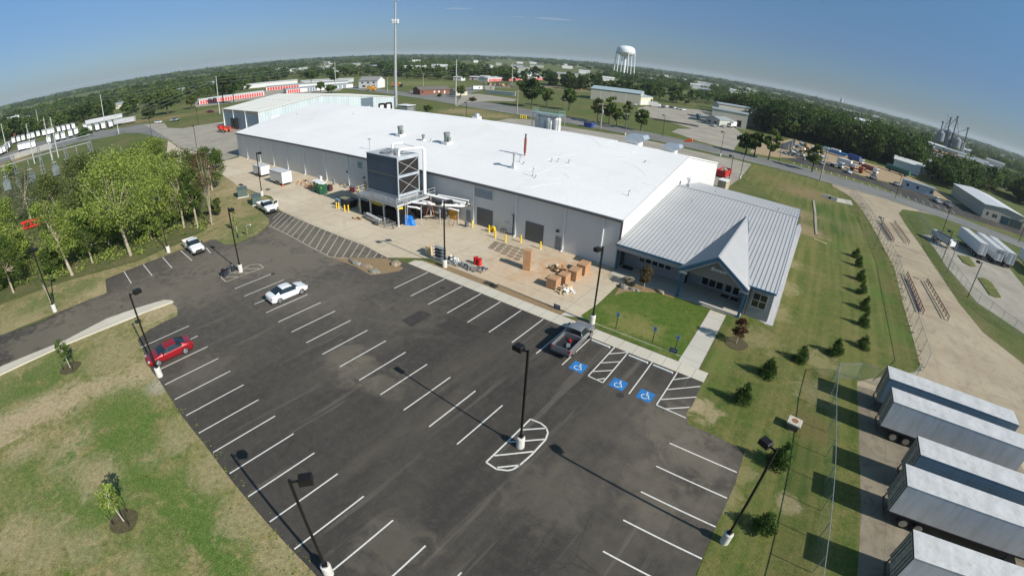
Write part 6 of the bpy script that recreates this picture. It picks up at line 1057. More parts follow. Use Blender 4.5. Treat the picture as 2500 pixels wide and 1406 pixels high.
# --- wood on the left
W_=[((-75.95,9.91),16.5,6.8,'lime','tallest pale-trunked tree forking low at the wood edge','the large forked tree',.26),
((-76.8,.65),12.3,3.6,'lime','slender leaning tree with a pale trunk at the wood edge','',.22),
((-79.2,-8.5),8.6,3.4,'mid','dark leafy tree at the far left picture edge by the drive','',.2),
((-78.9,4.2),8.2,3.0,'mid','bushy dark tree between the leaning and the forked tree','',.12),
((-80.6,20.4),12.4,5.0,'lime','broad green multi-stemmed tree above the lamp post at the stalls','',.14),
((-78.2,22.1),10.5,2.6,'mid','narrow dark-stemmed tree beside the thin bare tree','',.3)]
for i,((x,y),h,r,k,lab,_,b) in enumerate(W_):
    big=h>14; tree('broadleaf_tree',lab,'tree',(x,y),h,r,k,40+i,nleaf=int(1600*r),leaf=.095 if not big else .11,base=b,nb=int(15*r),tr=.105*h/6,group='trees of the near wood',fork=.4 if not big else .38,multi=2 if i in(0,4) else 1,lean=((-2.0,-1.2) if i==1 else (0,0)))
tree('bare_tree','thin almost bare grey tree at the edge of the slope above the wood','tree',(-77.2,24.3),13.2,2.9,'brown',77,nleaf=1500,leaf=.09,base=.35,nb=30,tr=.10,group=None,fork=.35,multi=3)
back=[((-92,14),14.5,6.2,'lime'),((-88,24),12.5,5.2,'olive'),((-104,20),13.5,5.5,'lime'),((-96,2),13,5.4,'olive'),((-90,-8),12,4.8,'lime'),((-112,8),13,5.6,'olive'),((-101,-14),12,5.5,'lime'),((-86,-18),11,4.6,'mid'),((-116,26),12,5.0,'lime'),((-122,-4),13,5.4,'pale'),((-112,-20),12,5.2,'pale'),((-100,33),10,4.0,'mid'),((-128,14),11,4.6,'olive'),((-98,-30),12,5.2,'lime'),((-133,-12),10,4.5,'pale'),((-84,8),10,3.6,'lime')]
tones={'lime':'bright green','olive':'olive green','mid':'darker green','pale':'greyish sparse'}
wh_=['behind the tall forked tree','beyond the broad multi-stemmed tree','in the rear of the wood toward the drive','behind the slender leaning tree','left of the leaning tree toward the picture edge','in the middle of the wood','deep in the left of the wood','low at the left picture edge','at the back of the wood near the grass','in front of the substation','at the far left before the substation','closest to the concrete drive','at the rear edge in front of the trailers','at the extreme left rear','beside the brown substation fence','squeezed just behind the forked trunk']
for i,((x,y),h,r,k) in enumerate(back):
    tree('broadleaf_tree','%s tree %s'%(tones[k],wh_[i]),'tree',(x,y),h,r,k,60+i,nleaf=int((1500 if k!='pale' else 900)*r),leaf=.125 if k!='pale' else .10,base=.08,nb=int(13*r),tr=.17,group='trees of the near wood')
for i,((x,y),h,r,k,lab) in enumerate((((-80.5,14.5),4.0,2.4,'lime','low bright bush between the forked tree and the broad one'),((-81,-1.5),4.2,2.6,'mid','low bush left of the leaning tree trunk'),((-83,-12),5.0,3.0,'lime','low bright bush at the far left picture edge'),((-83.5,17.5),5.0,2.6,'lime','leafy bush in front of the broad tree stems'),((-82,27),3.2,1.6,'olive','small olive bush beside the thin bare tree'),((-90,3),7,4.2,'lime','tall bush filling the gap behind the bushy dark tree'))):
    tree('bush',lab,'bush',(x,y),h,r,k,90+i,nleaf=int(1500*r),leaf=.11,base=.04,nb=int(14*r),tr=.06,fork=.3)
# undergrowth along the creek
def scatter(name,poly,n,hmin,hmax,leaf,mats,seed,cl=14,kind='stuff',lab=None,spread=.5):
    rs=np.random.RandomState(seed); xs=[p[0] for p in poly]; ys=[p[1] for p in poly]; pts=[]
    while len(pts)<n:
        x,y=rs.uniform(min(xs),max(xs)),rs.uniform(min(ys),max(ys)); ins=False; j=len(poly)-1
        for i in range(len(poly)):
            if (poly[i][1]>y)!=(poly[j][1]>y) and x<(poly[j][0]-poly[i][0])*(y-poly[i][1])/(poly[j][1]-poly[i][1])+poly[i][0]: ins=not ins
            j=i
        if ins: pts.append((x,y))
    pts=np.array(pts); H=rs.uniform(hmin,hmax,n)
    cen=np.repeat(np.column_stack([pts,H*.5]),cl,0)+rs.normal(size=(n*cl,3))*np.repeat(H,cl)[:,None]*np.array([spread,spread,.3]); cen[:,2]=np.abs(cen[:,2])
    V=cards(rs,cen,leaf); o=npmesh(name,V,np.arange(len(V)).reshape(-1,4),mats,np.repeat(rs.randint(0,len(mats),n),cl)); o['kind']=kind
    if lab: o['label']=lab
    return o
scatter('undergrowth',[(-81.62,-14.74),(-79.83,-10.71),(-77.2,-1.06),(-74.12,10.18),(-76.26,18.3),(-76.26,22.64),(-78.37,24.56),(-93.1,26.19),(-110.05,24.98),(-102.97,14.12),(-99.19,-2.98),(-101.99,-15.81)],420,.3,1.2,.13,LM['lime'],5,22)
scatter('undergrowth',[(-101.99,-15.81),(-99.19,-2.98),(-102.97,14.12),(-106.8,26.93),(-127.74,34.33),(-158.62,28.86),(-166.22,6.54),(-157.28,-19.46)],240,.5,2.0,.2,LM['mid'],6,20)
scatter('weeds',[(-38.71,3.89),(-33.58,4.71),(-26.46,4.66),(-20.67,4.63),(-15.92,4.43),(-14.37,4.11),(-15.96,2.64),(-19.3,2.49),(-24.39,2.56),(-32.27,2.67)],220,.03,.12,.03,LM['lime'],7,6)
0 and scatter('weeds',[(5.31,33.4),(7.13,37.49),(8.27,33.48),(8.05,28.9),(7.59,25.26),(6.33,27.96)],110,.15,.4,.07,LM['mid'],8,14)
0 and scatter('weeds',[(0.88,20.03),(3.1,20.24),(3.51,18.12),(2.33,16.22),(1.95,17.9)],110,.06,.2,.05,LM['mid'],9,6)
scatter('weeds',[(14.89,137.4),(16.88,142.96),(20.61,91.21),(20,73.47),(20.04,54.05),(19.15,53.01),(18.85,71.75),(19.02,88.55),(16.88,115.21)],260,.06,.22,.06,LM['pale'],10,6)
0 and scatter('weeds',[(-39,5.24),(-29.26,4.64),(-20.39,4.45),(-15.32,4.27),(-15.72,3.66),(-21.53,3.23),(-28.6,2.91),(-36.34,3.25)],300,.04,.12,.035,LM['pale'],14,5)
# young trees in mulch rings with stakes
def sapling(label,loc,h,r,kind,seed,ring=1.15,nleaf=650,leaf=.09,stakes=True,low=.38,shape='round',lean=(0,0)):
    t=tree('young_tree',label,'tree',loc,h,r,kind,seed,nleaf=nleaf,leaf=leaf*.8,base=low,nb=60,tr=.045,bark=P('pale_bark',(.42,.38,.30),.8),lean=lean,fork=.6,shape=shape)
    if ring:
        V=[(ring*(1+.06*math.sin(5*a))*math.cos(a),ring*(1+.06*math.cos(4*a))*math.sin(a)) for a in [k*2*math.pi/24 for k in range(24)]]
        c=MB(); c.prism(V,.0,.05); c.build('mulch_ring',m_mulch,t)
    if stakes:
        for a in (.3,2.4,4.5): MB().bar((.75*math.cos(a),.75*math.sin(a),0),(.75*math.cos(a),.75*math.sin(a),1.1),.045).build('stake',m_black,t)
    return t
sapling('young leafy tree with stakes and round mulch ring, nearest the camera',(-26.93,-3.73),3.6,.85,'lime',101,1.05)
sapling('young leafy tree with a mulch ring beside the entrance drive',(-49.9,-3.25),3.4,.85,'mid',102,1.15)
sapling('small rust red tree with mulch ring by the front walk',(-2.12,44.41),3.0,1.0,'rust',103,1.3,1600,.08,False,.25)
sapling('bronze-leaved young tree in the planting bed by the porch',(-14.69,49.15),3.4,1.0,'brown',104,0,1700,.08,False,.2)
sapling('tall thin green sapling on the slope behind the motorcycle',(-70.13,25.91),3.6,.6,'lime',105,0,500,.09,False,.25,'narrow')
sapling('dark leafless-looking sapling next to the drive lamp post',(-66.51,-3.29),4.4,.45,'dark',106,0,150,.07,False,.75,'narrow')
# evergreen shrubs
SH=[((12.05,88.01),'evergreen shrub, farthest one of the row along the truck-lane fence',.95),((12.38,83.1),'evergreen shrub, second from the far end of the fence row',.95),((12.46,76.39),'evergreen shrub, third from the far end of the fence row',1.0),((12.35,70.76),'evergreen shrub, fourth from the far end of the fence row',1.05),((12.54,65.07),'taller evergreen shrub, fifth from the far end of the fence row',1.15),((12.15,59.7),'evergreen shrub, sixth from the far end of the fence row',1.0),((11.91,53.64),'evergreen shrub at the bend of the row nearest the trailers',1.05),((8.5,49.49),'evergreen shrub in the line between red tree and trailers, right one',1.1),((4.79,45.63),'evergreen shrub in the middle of the line toward the car park',1.15),((1.9,40.59),'large evergreen shrub on the rise right of the red tree',1.15),((0.49,35.04),'evergreen shrub nearest the corner of the accessible stalls',1.1),((4.87,29.18),'evergreen shrub behind the head of the east lamp post',1.15),((5.11,22.68),'evergreen shrub nearest the bottom right edge of the car park',1.15)]
protoS=[tree('evergreen_shrub',SH[i][1],'shrub',SH[i][0],2.0,.78,'pine',120+i,nleaf=3000,leaf=.05,base=.03,nb=30,tr=.05,shape='cone',bark=m_barkd,group='planted evergreen shrubs') for i in range(3)]
for i,(p,lab,s) in enumerate(SH):
    if i<3: protoS[i].scale=(s,s,s)
    else: dup(protoS[i%3],(p[0],p[1],0),i*1.3,lab,sc=(s*RN.uniform(.78,1.0),s*RN.uniform(.78,1.0),s*RN.uniform(.75,1.05)))
# middle-distance trees
MT=[((-132.81,202.25,14.96),6.3,'dark','large dark spreading tree, biggest of those behind the silos'),((-131.23,214.13,9.46),3.6,'mid','mid-green tree close against the right of the biggest dark tree'),((-115.41,209.51,11.59),4.4,'mid','rounded green tree on the grass left of the beige warehouse'),((-87.23,183.86,10.68),3.2,'olive','dark green tree at the roadside, leftmost of the four together'),((-79.97,179.76,12.27),3.4,'mid','tall tree, second of the four together at the roadside'),((-77.69,182.51,7.62),2.4,'mid','shorter tree, third of the four together at the roadside'),((-70.62,175.33,11.89),2.3,'olive','slim tall tree, rightmost of the four together at the roadside'),((-65.86,179.62,8.89),3.3,'mid','rounded tree standing alone on the verge before the paved yard'),((-23.31,176.04,7.49),4.0,'dark','dark flat-topped tree beside the road in front of the concrete ramp'),((-20.12,176,9.35),2.6,'mid','thin tree just right of the dark flat-topped one'),((-14.78,175.47,11.63),3.6,'mid','tall green tree at the roadside before the rubble yard'),((0.98,173.66,9.87),3.2,'mid','green tree leaning over the verge left of the big utility pole'),((-188.57,211.09,7.23),3.0,'olive','rounded tree in front of the cream cottage'),((-198.64,203.99,1.7),1.6,'mid','tiny tree in the traffic island before the brick house'),((-167.92,197.58,1.99),2.2,'brown','reddish brown shrub at the corner of the gravel drive'),((-312.67,70.36,6.83),5,'dark','dark tree on the bank left of the white car'),((-315.72,82.92,16.18),8.5,'mid','broad green tree, big one on the bank above the silver pickup'),((-325.9,101.91,9.35),4.5,'olive','ragged tree at the bank beside the storage units'),((-325.12,124.06,22.65),5.6,'dark','tall dark tree, left one of the pair before the red storage doors'),((-314.15,127.36,19.55),5.2,'dark','tall dark tree, right one of the pair before the red storage doors'),((-303.33,189.22,7.63),3.4,'mid','small tree standing before the grey storage roofs'),((-286.85,187.17,5.52),4.4,'mid','bushy tree in front of the pale storage wall'),((-287.19,28.37,5.46),3.4,'pine','dark conifer among the parked trailers'),((-398.17,238.56,16.95),6,'mid','tall loose tree on the meadow behind the storage units'),((-381.11,253.64,11.17),5.5,'dark','dark tree on the meadow beside a utility pole'),((-220.69,317.86,6.15),4.0,'mid','low tree beside the far storage building'),((-211.14,-9.55,4.94),3.5,'lime','low bright tree at the left picture edge'),((-147.59,144.59,3.19),2.2,'mid','round shrub on the tan bank beside the long roof')]
for i,((x,y,h),r,k,lab) in enumerate(MT):
    h=max(2.0,min(h,21)); tree('roadside_tree' if k!='pine' else 'conifer',lab,'tree',(x,y),h,r,k,200+i,nleaf=int(260*r+700),leaf=.2+.035*r,base=.26 if k!='pine' else .05,nb=int(7*r+6),tr=.05*r+.1,bark=m_barkd,shape='cone' if k=='pine' else 'round')
# --- woods in the distance
rs=np.random.RandomState(11)
def fproto(i,kind,h,r,n,leaf):
    B=blobset(rs,h,r,h*.1,22); pts,idx=crownpts(rs,B,n); V=cards(rs,pts,leaf); tone=rs.randint(0,3,len(B)); mi=np.where(rs.rand(n)<.6,tone[idx],rs.randint(0,3,n)); V=np.vstack([V,np.array([(-.3,0,0),(.3,0,0),(.2,0,h*.5),(-.2,0,h*.5),(0,-.3,0),(0,.3,0),(0,.2,h*.5),(0,-.2,h*.5)])]); mi=np.concatenate([mi,[3,3]])
    return npmesh('woodland_tree',V,np.arange(len(V)).reshape(-1,4),LM[kind]+[m_barkd],mi,parent=False)
FP=[fproto(i,k,h,r,520,.62) for i,(k,h,r) in enumerate((('dark',13,5.4),('dark',11,5),('mid',12,5.2),('mid',10,4.6),('dark',14,4.8),('olive',10.5,4.8),('mid',13,5.8),('dark',9,4.4)))]
FR=[(-306.2,-44.13),(-426.74,-21.56),(-389.35,-3.05),(-397.09,17.65),(-379.28,48.42),(-365.24,72.46),(-375.34,102.43),(-389.36,133.35),(-386.77,153.48),(-433.35,188.59)]+[(-582.24,312.11),(-514.28,308.59),(-476.04,335.49),(-356.09,323.57),(-311.61,334.59),(-291.18,357.94),(-259.25,393.72),(-189.45,348.84),(-186.69,372.94)]+[(-130.4,381.24),(-95.15,355.1),(-72.63,367.21),(-29.18,270.18),(-13.55,272.9),(2.12,280.43),(19.89,268.81),(32.82,265.96),(47.01,273.42),(55.49,264.17),(62.34,240.77),(71.86,246.09),(119.56,323.9),(121.14,271.8)]
az=np.array([math.atan2(x,y) for x,y in FR]); dd=np.array([math.hypot(x,y) for x,y in FR]); o_=np.argsort(az); az,dd=az[o_],dd[o_]
def front(a): return float(np.interp(a,az,dd))
holes=[(*(-209.57,607.13),60),(*(-342.28,406.46),55),(*(-140.6,754.77),40),(*(-357.99,487.72),45)]
CLR=[]
for p,q,nr,fr in (((-107.47,587.11),(-48.81,649.46),90,40),((-26.94,616.53),(3.11,603.99),40,30),((31.61,688.1),(91.92,613.1),35,40),((88.96,591.9),(118.63,591.58),30,25),((131.37,574.59),(202.71,581.71),200,60),((65.28,311),(74.06,308.72),45,20),((139.65,368.74),(160.37,375.98),40,25),((76.8,504.57),(130.49,541.7),200,60)):
    a0,a1=math.atan2(*p),math.atan2(*q); d0,d1=math.hypot(*p),math.hypot(*q); CLR.append((a0-.004,a1+.004,d0,d1,nr,fr))
for q in [(-775.39,-17.57),(-720.8,-0.97),(-495.15,91.74),(-585.98,171.75),(-584.91,225.44),(-793.41,508.14),(-750.67,1370.19),(-411.27,1321.43),(-380.44,1330.08),(-305.94,1265.52),(-282.09,1291.59),(-172.3,962.96),(-159.8,995.73)]: a_=math.atan2(*q); d_=math.hypot(*q); CLR.append((a_-15/d_,a_+15/d_,d_,d_,min(260,d_*.2),20))
rx=random.Random(99); XB=[]
for i in range(70):
    a_=rx.uniform(-1.25,.42); d_=rx.uniform(430,1000) if i%3 else rx.uniform(1000,2000)
    if a_<-.3 and d_<600: continue
    XB.append((d_*math.sin(a_),d_*math.cos(a_))); w_=22 if d_<1000 else 34; CLR.append((a_-w_/d_,a_+w_/d_,d_,d_,min(240,d_*.17),25))
def blocked(x,y):
    a=math.atan2(x,y); d=math.hypot(x,y)
    for a0,a1,d0,d1,nr,fr in CLR:
        if a0<a<a1:
            u=(a-a0)/(a1-a0); dd_=d0+(d1-d0)*u
            if dd_-nr<d<dd_+fr: return True
    return False
def clear(x,y):
    d=math.hypot(x,y); v=math.sin(x*.0043+1.3)*math.cos(y*.0037-.6)+.55*math.sin(x*.011+y*.009)+.3*math.cos(x*.023-y*.017)
    return v
n=0; tries=0
while n<290 and tries<6000:
    tries+=1; a=rs.uniform(az[0],az[-1]); f=front(a); right=a>-.35; d=f+rs.uniform(0,1)**1.2*(70 if not right else 85)+rs.uniform(0,6); x,y=d*math.sin(a),d*math.cos(a)
    if (not right and clear(x,y)>.95) or blocked(x,y): continue
    me=FP[rs.choice([0,1,4,7,2]) if right and a>-.12 and rs.rand()<.75 else rs.randint(0,8)]
    o=link(bpy.data.objects.new('woodland_tree',me)); o.location=(x,y,0); s=rs.uniform(.75,1.2)*(1.0 if not right else .95); o.scale=(s*rs.uniform(.9,1.2),s*rs.uniform(.9,1.2),s*rs.uniform(.85,1.15)); o.rotation_euler=(0,0,rs.uniform(0,6.28))
    tag(o,'leafy tree at the front edge of the distant woods','tree','trees at the front of the distant woods'); n+=1
def mass(name,N,d0,d1,size,ncl,leaf,thr,seed,hh=(8,13),dens=1.0,band=None):
    rs=np.random.RandomState(seed); C_=[];T_=[];S_=[]
    k=0
    while k<N:
        a=rs.uniform(-2.05,.95) if not band else rs.uniform(*band); u=rs.rand(); lo=(max(d0,front(a)+45) if az[0]<a<az[-1] else d0) if not band else front(a)+2; 
        if not band and lo>=d1: k+=1; continue
        d=lo*(d1/lo)**u if not band else lo+u*75; x,y=d*math.sin(a),d*math.cos(a); k+=1
        if clear(x,y)>thr or blocked(x,y): continue
        if a<-.9 and d<700 and clear(x*1.7,y*1.7)>.7: continue
        C_.append((x,y)); T_.append((int(2.99*(math.sin(x*.01+y*.013)*.5+.5)) if rs.rand()<.35 else rs.choice([0,1,2,3,4,5,6,7],p=[.17,.15,.12,.18,.14,.12,.08,.04]))); S_.append(rs.uniform(.7,1.25))
    C_=np.array(C_); n=len(C_); S_=np.array(S_); H=rs.uniform(hh[0],hh[1],n)*S_
    d=rs.normal(size=(n*ncl,3)); d/=np.linalg.norm(d,axis=1,keepdims=True); d[:,2]=np.abs(d[:,2])*1.0-.1
    cen=np.repeat(np.column_stack([C_,H*.45]),ncl,0)+d*np.column_stack([np.repeat(S_*size,ncl)]*2+[np.repeat(H*.5,ncl)])*rs.uniform(.7,1.05,(n*ncl,1)); 
    V=cards(rs,cen,leaf); mats=LM['dark']+LM['mid']+LM['dark'][:1]+LM['olive'][2:]; o=npmesh(name,V,np.arange(len(V)).reshape(-1,4),mats,np.repeat(T_,ncl)); o['kind']='stuff'; return o
mass('distant_woods',4600,250,900,5.2,78,.72,.32,21)
mass('dark_woods',1000,230,420,5.2,110,.62,9,31,(14,18.5),band=(math.atan2(*(-70.11,362.69)),math.atan2(*(54.76,260.15))))
mass('dark_woods',420,180,420,4.6,100,.55,9,33,(9,12),band=(math.atan2(*(57.42,254.9)),math.atan2(*(125.55,282.62))))
mass('distant_woods',5600,800,2600,8,40,1.7,.05,22,(8,14))
mass('horizon_woods',6500,2400,8800,22,24,7,.35,23,(10,19))
# ================================================================ FAR BUILDINGS, VEHICLES, POLES
m_rdoor=P('red_shutter',(.52,.035,.03),.5); m_wht=P('white_siding',(.62,.62,.60),.6,var=.06); m_rgrey=P('grey_metal_roof',(.33,.36,.37),.5,.2,var=.08); m_rwht=P('white_metal_roof',(.62,.62,.61),.5,.1,var=.06); m_beige=P('beige_siding',(.40,.38,.31),.65,var=.06); m_brick=P('brown_brick',(.20,.075,.045),.85,var=.2); m_shingle=P('brown_grey_shingle',(.13,.115,.10),.9,var=.2); m_bluroof=P('pale_blue_roof',(.34,.42,.43),.5,.1,var=.08); m_green=P('dark_green_roof',(.03,.10,.07),.6)
def shed(name,label,p0,p1,depth,h,rise,wall,roofm,doors=(),ridge='u',group=None,cat='building',ext=None):
    """p0,p1: front wall line left to right; depth is measured away from it"""
    a=Vector(p0);b=Vector(p1);d=(b-a);L=d.length;ang=math.atan2(d.y,d.x)
    t=thing(name,label,cat,(a.x,a.y,0),ang,group)
    nrm=Vector((-d.y,d.x)).normalized(); s=1 if nrm.dot(a+ (b-a)/2)>0 else -1
    D=depth*s; y0,y1=min(0,D),max(0,D)
    MB().b2(0,L,y0,y1,0,h).build('wall',wall,t)
    r=MB(); e=.4
    if ridge=='u': 
        ym=(y0+y1)/2; 
        r.add([(x,y,z) for x in (-e,L+e) for (y,z) in ((y0-e,h-.02),(ym,h+rise),(y1+e,h-.02),(y1+e,h+.15),(ym,h+rise+.18),(y0-e,h+.15))],[(0,1,2,3,4,5)[::-1],(6,7,8,9,10,11),(3,4,10,9),(4,5,11,10),(0,6,7,1)[::-1],(1,7,8,2)[::-1],(5,0,6,11)[::-1],(2,3,9,8)[::-1]])
        g=MB(); [g.add([(x,y0,h),(x,y1,h),(x,ym,h+rise)],[(0,1,2)]) for x in (.02,L-.02)]; g.build('gable',wall,t)
    else:
        xm=L/2; r.add([(x,y,z) for y in (y0-e,y1+e) for (x,z) in ((-e,h-.02),(xm,h+rise),(L+e,h-.02),(L+e,h+.15),(xm,h+rise+.18),(-e,h+.15))],[(0,1,2,3,4,5),(6,7,8,9,10,11)[::-1],(3,4,10,9)[::-1],(4,5,11,10)[::-1],(0,6,7,1),(1,7,8,2),(5,0,6,11),(2,3,9,8)])
        g=MB(); [g.add([(0,y,h),(L,y,h),(xm,y,h+rise)],[(0,1,2)]) for y in (y0+.02,y1-.02)]; g.build('gable',wall,t)
    r.build('roof',roofm,t)
    fy=-.05 if s>0 else .05
    for (u0,u1,z0,z1,m,nm) in doors: MB().b2(u0*L,u1*L,min(fy,0)-(.0),max(fy,0),z0,z1).build(nm,m,t)
    return t
def rows(n,u0=.01,u1=.99,z=2.5,m=None,nm='shutter_door'): 
    w=(u1-u0)/n; return [(u0+i*w+w*.12,u0+i*w+w*.88,.1,z,m or m_rdoor,nm) for i in range(n)]
shed('storage_units','long white storage building with red shutter doors behind the pair of dark trees',(-350.37,115.65),(-339.78,162.25),9,3.0,.5,m_wht,m_rwht,rows(26))
shed('storage_units','white storage building with red doors at its left end and grey roof',(-330.21,176.16),(-317.04,227.79),10,3.0,.5,m_wht,m_rgrey,rows(6,.01,.2)+rows(4,.3,.45,2.6,P('grey_blue_shutter',(.16,.20,.24),.5))+rows(3,.7,.9,2.6,P('grey_blue_shutter2',(.2,.24,.28),.5)))
shed('storage_units','grey-roofed storage row in the second line behind the red doors',(-393.23,190.1),(-354.03,249.22),10,3.0,.5,m_wht,m_rgrey,rows(12,.01,.4))
shed('storage_units','long white-walled storage building at the very back of the row',(-465.54,197.48),(-435.18,244.76),10,4.0,.4,m_wht,m_rwht)
shed('storage_units','low white storage building at the right rear of the row',(-421.6,241.15),(-382.9,273.42),9,3.2,.4,m_wht,m_rwht)
hs_=shed('white_house','white two-storey house with grey gabled roof beside the storage units',(-303.84,223.65),(-288.16,229.51),11,5.6,2.8,m_wht,P('grey_shingle',(.22,.22,.22),.9),[(.15,.25,3.6,4.7,m_glass,'window'),(.45,.55,3.6,4.7,m_glass,'window'),(.75,.85,3.6,4.7,m_glass,'window'),(.2,.35,.9,2.2,m_glass,'window'),(.5,.58,.1,2.1,m_door,'door'),(.7,.85,.9,2.2,m_glass,'window')])
shed('brick_house','long low brown brick house with a brown shingle roof across the road',(-217.53,206.42),(-210.86,225.83),11,2.8,1.7,m_brick,m_shingle,[(.05,.1,1,2,m_glass,'window'),(.45,.5,.9,2.1,m_wht,'window'),(.6,.65,.9,2.1,m_wht,'window'),(.8,.84,.1,2.1,m_wht,'door')])
shed('cream_cottage','cream cottage behind a rounded tree next to the brick house',(-198.05,217.21),(-195.51,225.23),7,2.6,1.2,P('cream_siding',(.5,.49,.36),.7),m_shingle,[(.6,.75,1,2,m_glass,'window')])
shed('storage_units','far storage building with a long row of small red doors, at the wood edge',(-284.94,356.95),(-290.61,464.3),12,3.4,.7,m_wht,m_rwht,rows(24,.01,.55,2.4)+rows(8,.7,.98,2.4))
shed('storage_hall','pale gabled hall behind the far red storage doors',(-328.75,469.05),(-326.95,504.98),16,4.5,2.2,m_wht,m_bluroof)
for i,(x,y) in enumerate(((-315.1,341.75),(-311.61,361.48),(-317.2,384.52))):
    shed('storage_units',['small white shed with a red door, leftmost before the woods','small white shed with a red door, middle one before the woods','low white storage shed next to the long red row'][i],(x,y),(x+9,y+1.5),7,3.2,.6,m_wht,m_rwht,[(.3,.5,.1,2.4,m_rdoor,'shutter_door')])
shed('beige_warehouse','long beige metal warehouse with pale blue roof beyond the roadside trees',(-145.19,291.75),(-112.96,300.51),22,7.2,1.6,m_beige,m_bluroof,[(.985,.998,.1,3,m_wht,'door')]+[(u,u+.008,.0,7,m_wht,'downspout') for u in (.2,.45,.7)])
shed('beige_annex','lower beige annex at the right end of the long beige warehouse',(-112.87,301.01),(-110.14,316.67),16,5.4,.8,P('cream_metal_siding',(.55,.53,.38),.6),m_bluroof,[(.05,.28,.1,3.2,m_wht,'roller_door'),(.34,.55,.1,3.2,m_wht,'roller_door'),(.82,.97,.1,4,m_black,'opening')])
shed('beige_shop','tall beige workshop with pale roof and open loading doors across the road',(-56.91,263.65),(-37.78,267.23),12,8.2,.5,m_beige,m_rgrey,[(.42,.5,.1,3.6,m_black,'opening'),(.72,.85,.9,4.3,m_black,'opening')])
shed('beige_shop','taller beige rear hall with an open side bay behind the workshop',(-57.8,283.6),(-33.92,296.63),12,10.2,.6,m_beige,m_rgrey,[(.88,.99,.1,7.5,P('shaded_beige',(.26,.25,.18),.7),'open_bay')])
shed('beige_office','small beige gabled office in front of the workshop with two windows',(-57.91,256.94),(-49.94,253.53),12,3.6,1.2,P('pale_beige_siding',(.40,.41,.36),.6),m_rgrey,[(.12,.35,1.2,2.3,m_glass,'window'),(.58,.82,1.2,2.3,m_glass,'window')],ridge='v')
shed('long_shed','long grey-roofed shed among the woods behind the beige workshop',(-107.47,587.11),(-48.81,649.46),24,4,1.6,P('pink_grey_siding',(.4,.36,.34),.7),m_rgrey)
shed('long_shed','low grey-roofed shed above the dark woods right of the workshop',(-26.94,616.53),(3.11,603.99),24,4,1.4,m_wht,m_rgrey)
shed('long_shed','long white poultry-style shed with roof vents beyond the dark woods',(31.61,688.1),(91.92,613.1),22,5,1.8,P('bright_white_wall',(.66,.66,.66),.6),m_rgrey,[(.1,.16,3,4,m_dgrey,'vent_opening'),(.3,.36,3,4,m_dgrey,'vent_opening'),(.5,.56,3,4,m_dgrey,'vent_opening')])
shed('open_shed','green-roofed open shed next to the long white shed',(88.96,591.9),(118.63,591.58),14,4,1.2,P('brown_shade',(.10,.07,.05),.9),m_green)
shed('red_yard_building','low red-brown building at the foot of the grain mill towers',(116.89,507.55),(160.51,533.59),14,3.4,1.4,P('red_brown_siding',(.26,.10,.07),.8),P('rusty_roof',(.22,.12,.08),.8))
shed('long_shed','pale blue grey shed at the far right before the hazy trees',(172.95,580.51),(202.71,581.71),16,3.4,1.2,P('blue_grey_siding',(.3,.36,.4),.7),m_rgrey)
shed('grey_barn','grey-blue steel barn partly hidden by trees near the right edge',(65.28,311),(74.06,308.72),14,4.5,1.4,P('slate_blue_siding',(.14,.19,.23),.7),m_rgrey)
shed('long_shed','white-roofed shed at the right picture edge above the trees',(139.65,368.74),(160.37,375.98),20,4.0,1.5,m_wht,m_rwht)
rb=shed('beige_shopfront','beige flat-fronted shop with dark glazed entrance at the right edge',(66.65,190.31),(83.61,192.03),36,4.8,.9,m_beige,m_rwht,[(.10,.14,1.4,2.5,m_glass,'window'),(.25,.29,1.4,2.5,m_glass,'window'),(.31,.35,1.4,2.5,m_glass,'window'),(.46,.66,.1,2.9,P('teal_glazing',(.03,.07,.09),.2),'shopfront_glazing'),(.68,.99,.1,3.0,P('dark_green_wall',(.03,.05,.045),.6),'green_wall')],ridge='v')
MB().b2(-.2,rb.children[0].dimensions.x+.2 if 0 else 32,-.3,-.06,4.4,5.6) 
# scattered far roofs
far=[(95,150,.9,14),(600,0,0,0)]
FB=[(-775.39,-17.57),(-782.27,-12),(-720.8,-0.97),(-495.15,91.74),(-585.98,171.75),(-584.91,225.44),(-793.41,508.14),(-647.26,427.06),(-657.47,1165.85),(-883.74,1661.13),(-411.27,1321.43),(-380.44,1330.08),(-305.94,1265.52),(-282.09,1291.59),(-172.3,962.96),(-159.8,995.73),(443.87,1988.86),(355.4,1381.3),(263.95,927.43),(359.8,1137.48),(172.36,466.77),(242.75,1073.42),(109.76,419.78),(122.68,435.64),(114.36,343.26),(181.41,458.56),(47.64,262.82),(55.68,271.43),(72.35,296.18)]
for i,(x,y) in enumerate([(81.06,492.18),(91.24,505.27),(85.01,452.51),(90.96,448.78),(123.94,579.65),(107.38,483.72),(111.15,456.56),(127.95,478.3),(152.52,540.36),(62.59,359.96),(68.81,345.25),(86.73,404.76),(87.34,364.87),(112.03,432.06),(119.89,425.07),(114.77,387.09),(162.96,507.8),(159.58,464.35),(111.78,354.45),(76.7,304.46),(65.31,285.65)]):
    w=RN.uniform(5,11); q=Vector((y,-x)).normalized()*w/2; shed('mill_shed','small drab shed among the clutter at the foot of the grain mill',(x-q.x,y-q.y),(x+q.x,y+q.y),RN.uniform(4,9),RN.uniform(2.2,4),1,RN.choice([m_wht,m_beige,m_lgrey]),RN.choice([m_rgrey,m_rwht,m_shingle]),group='small sheds around the grain mill')
used=[]
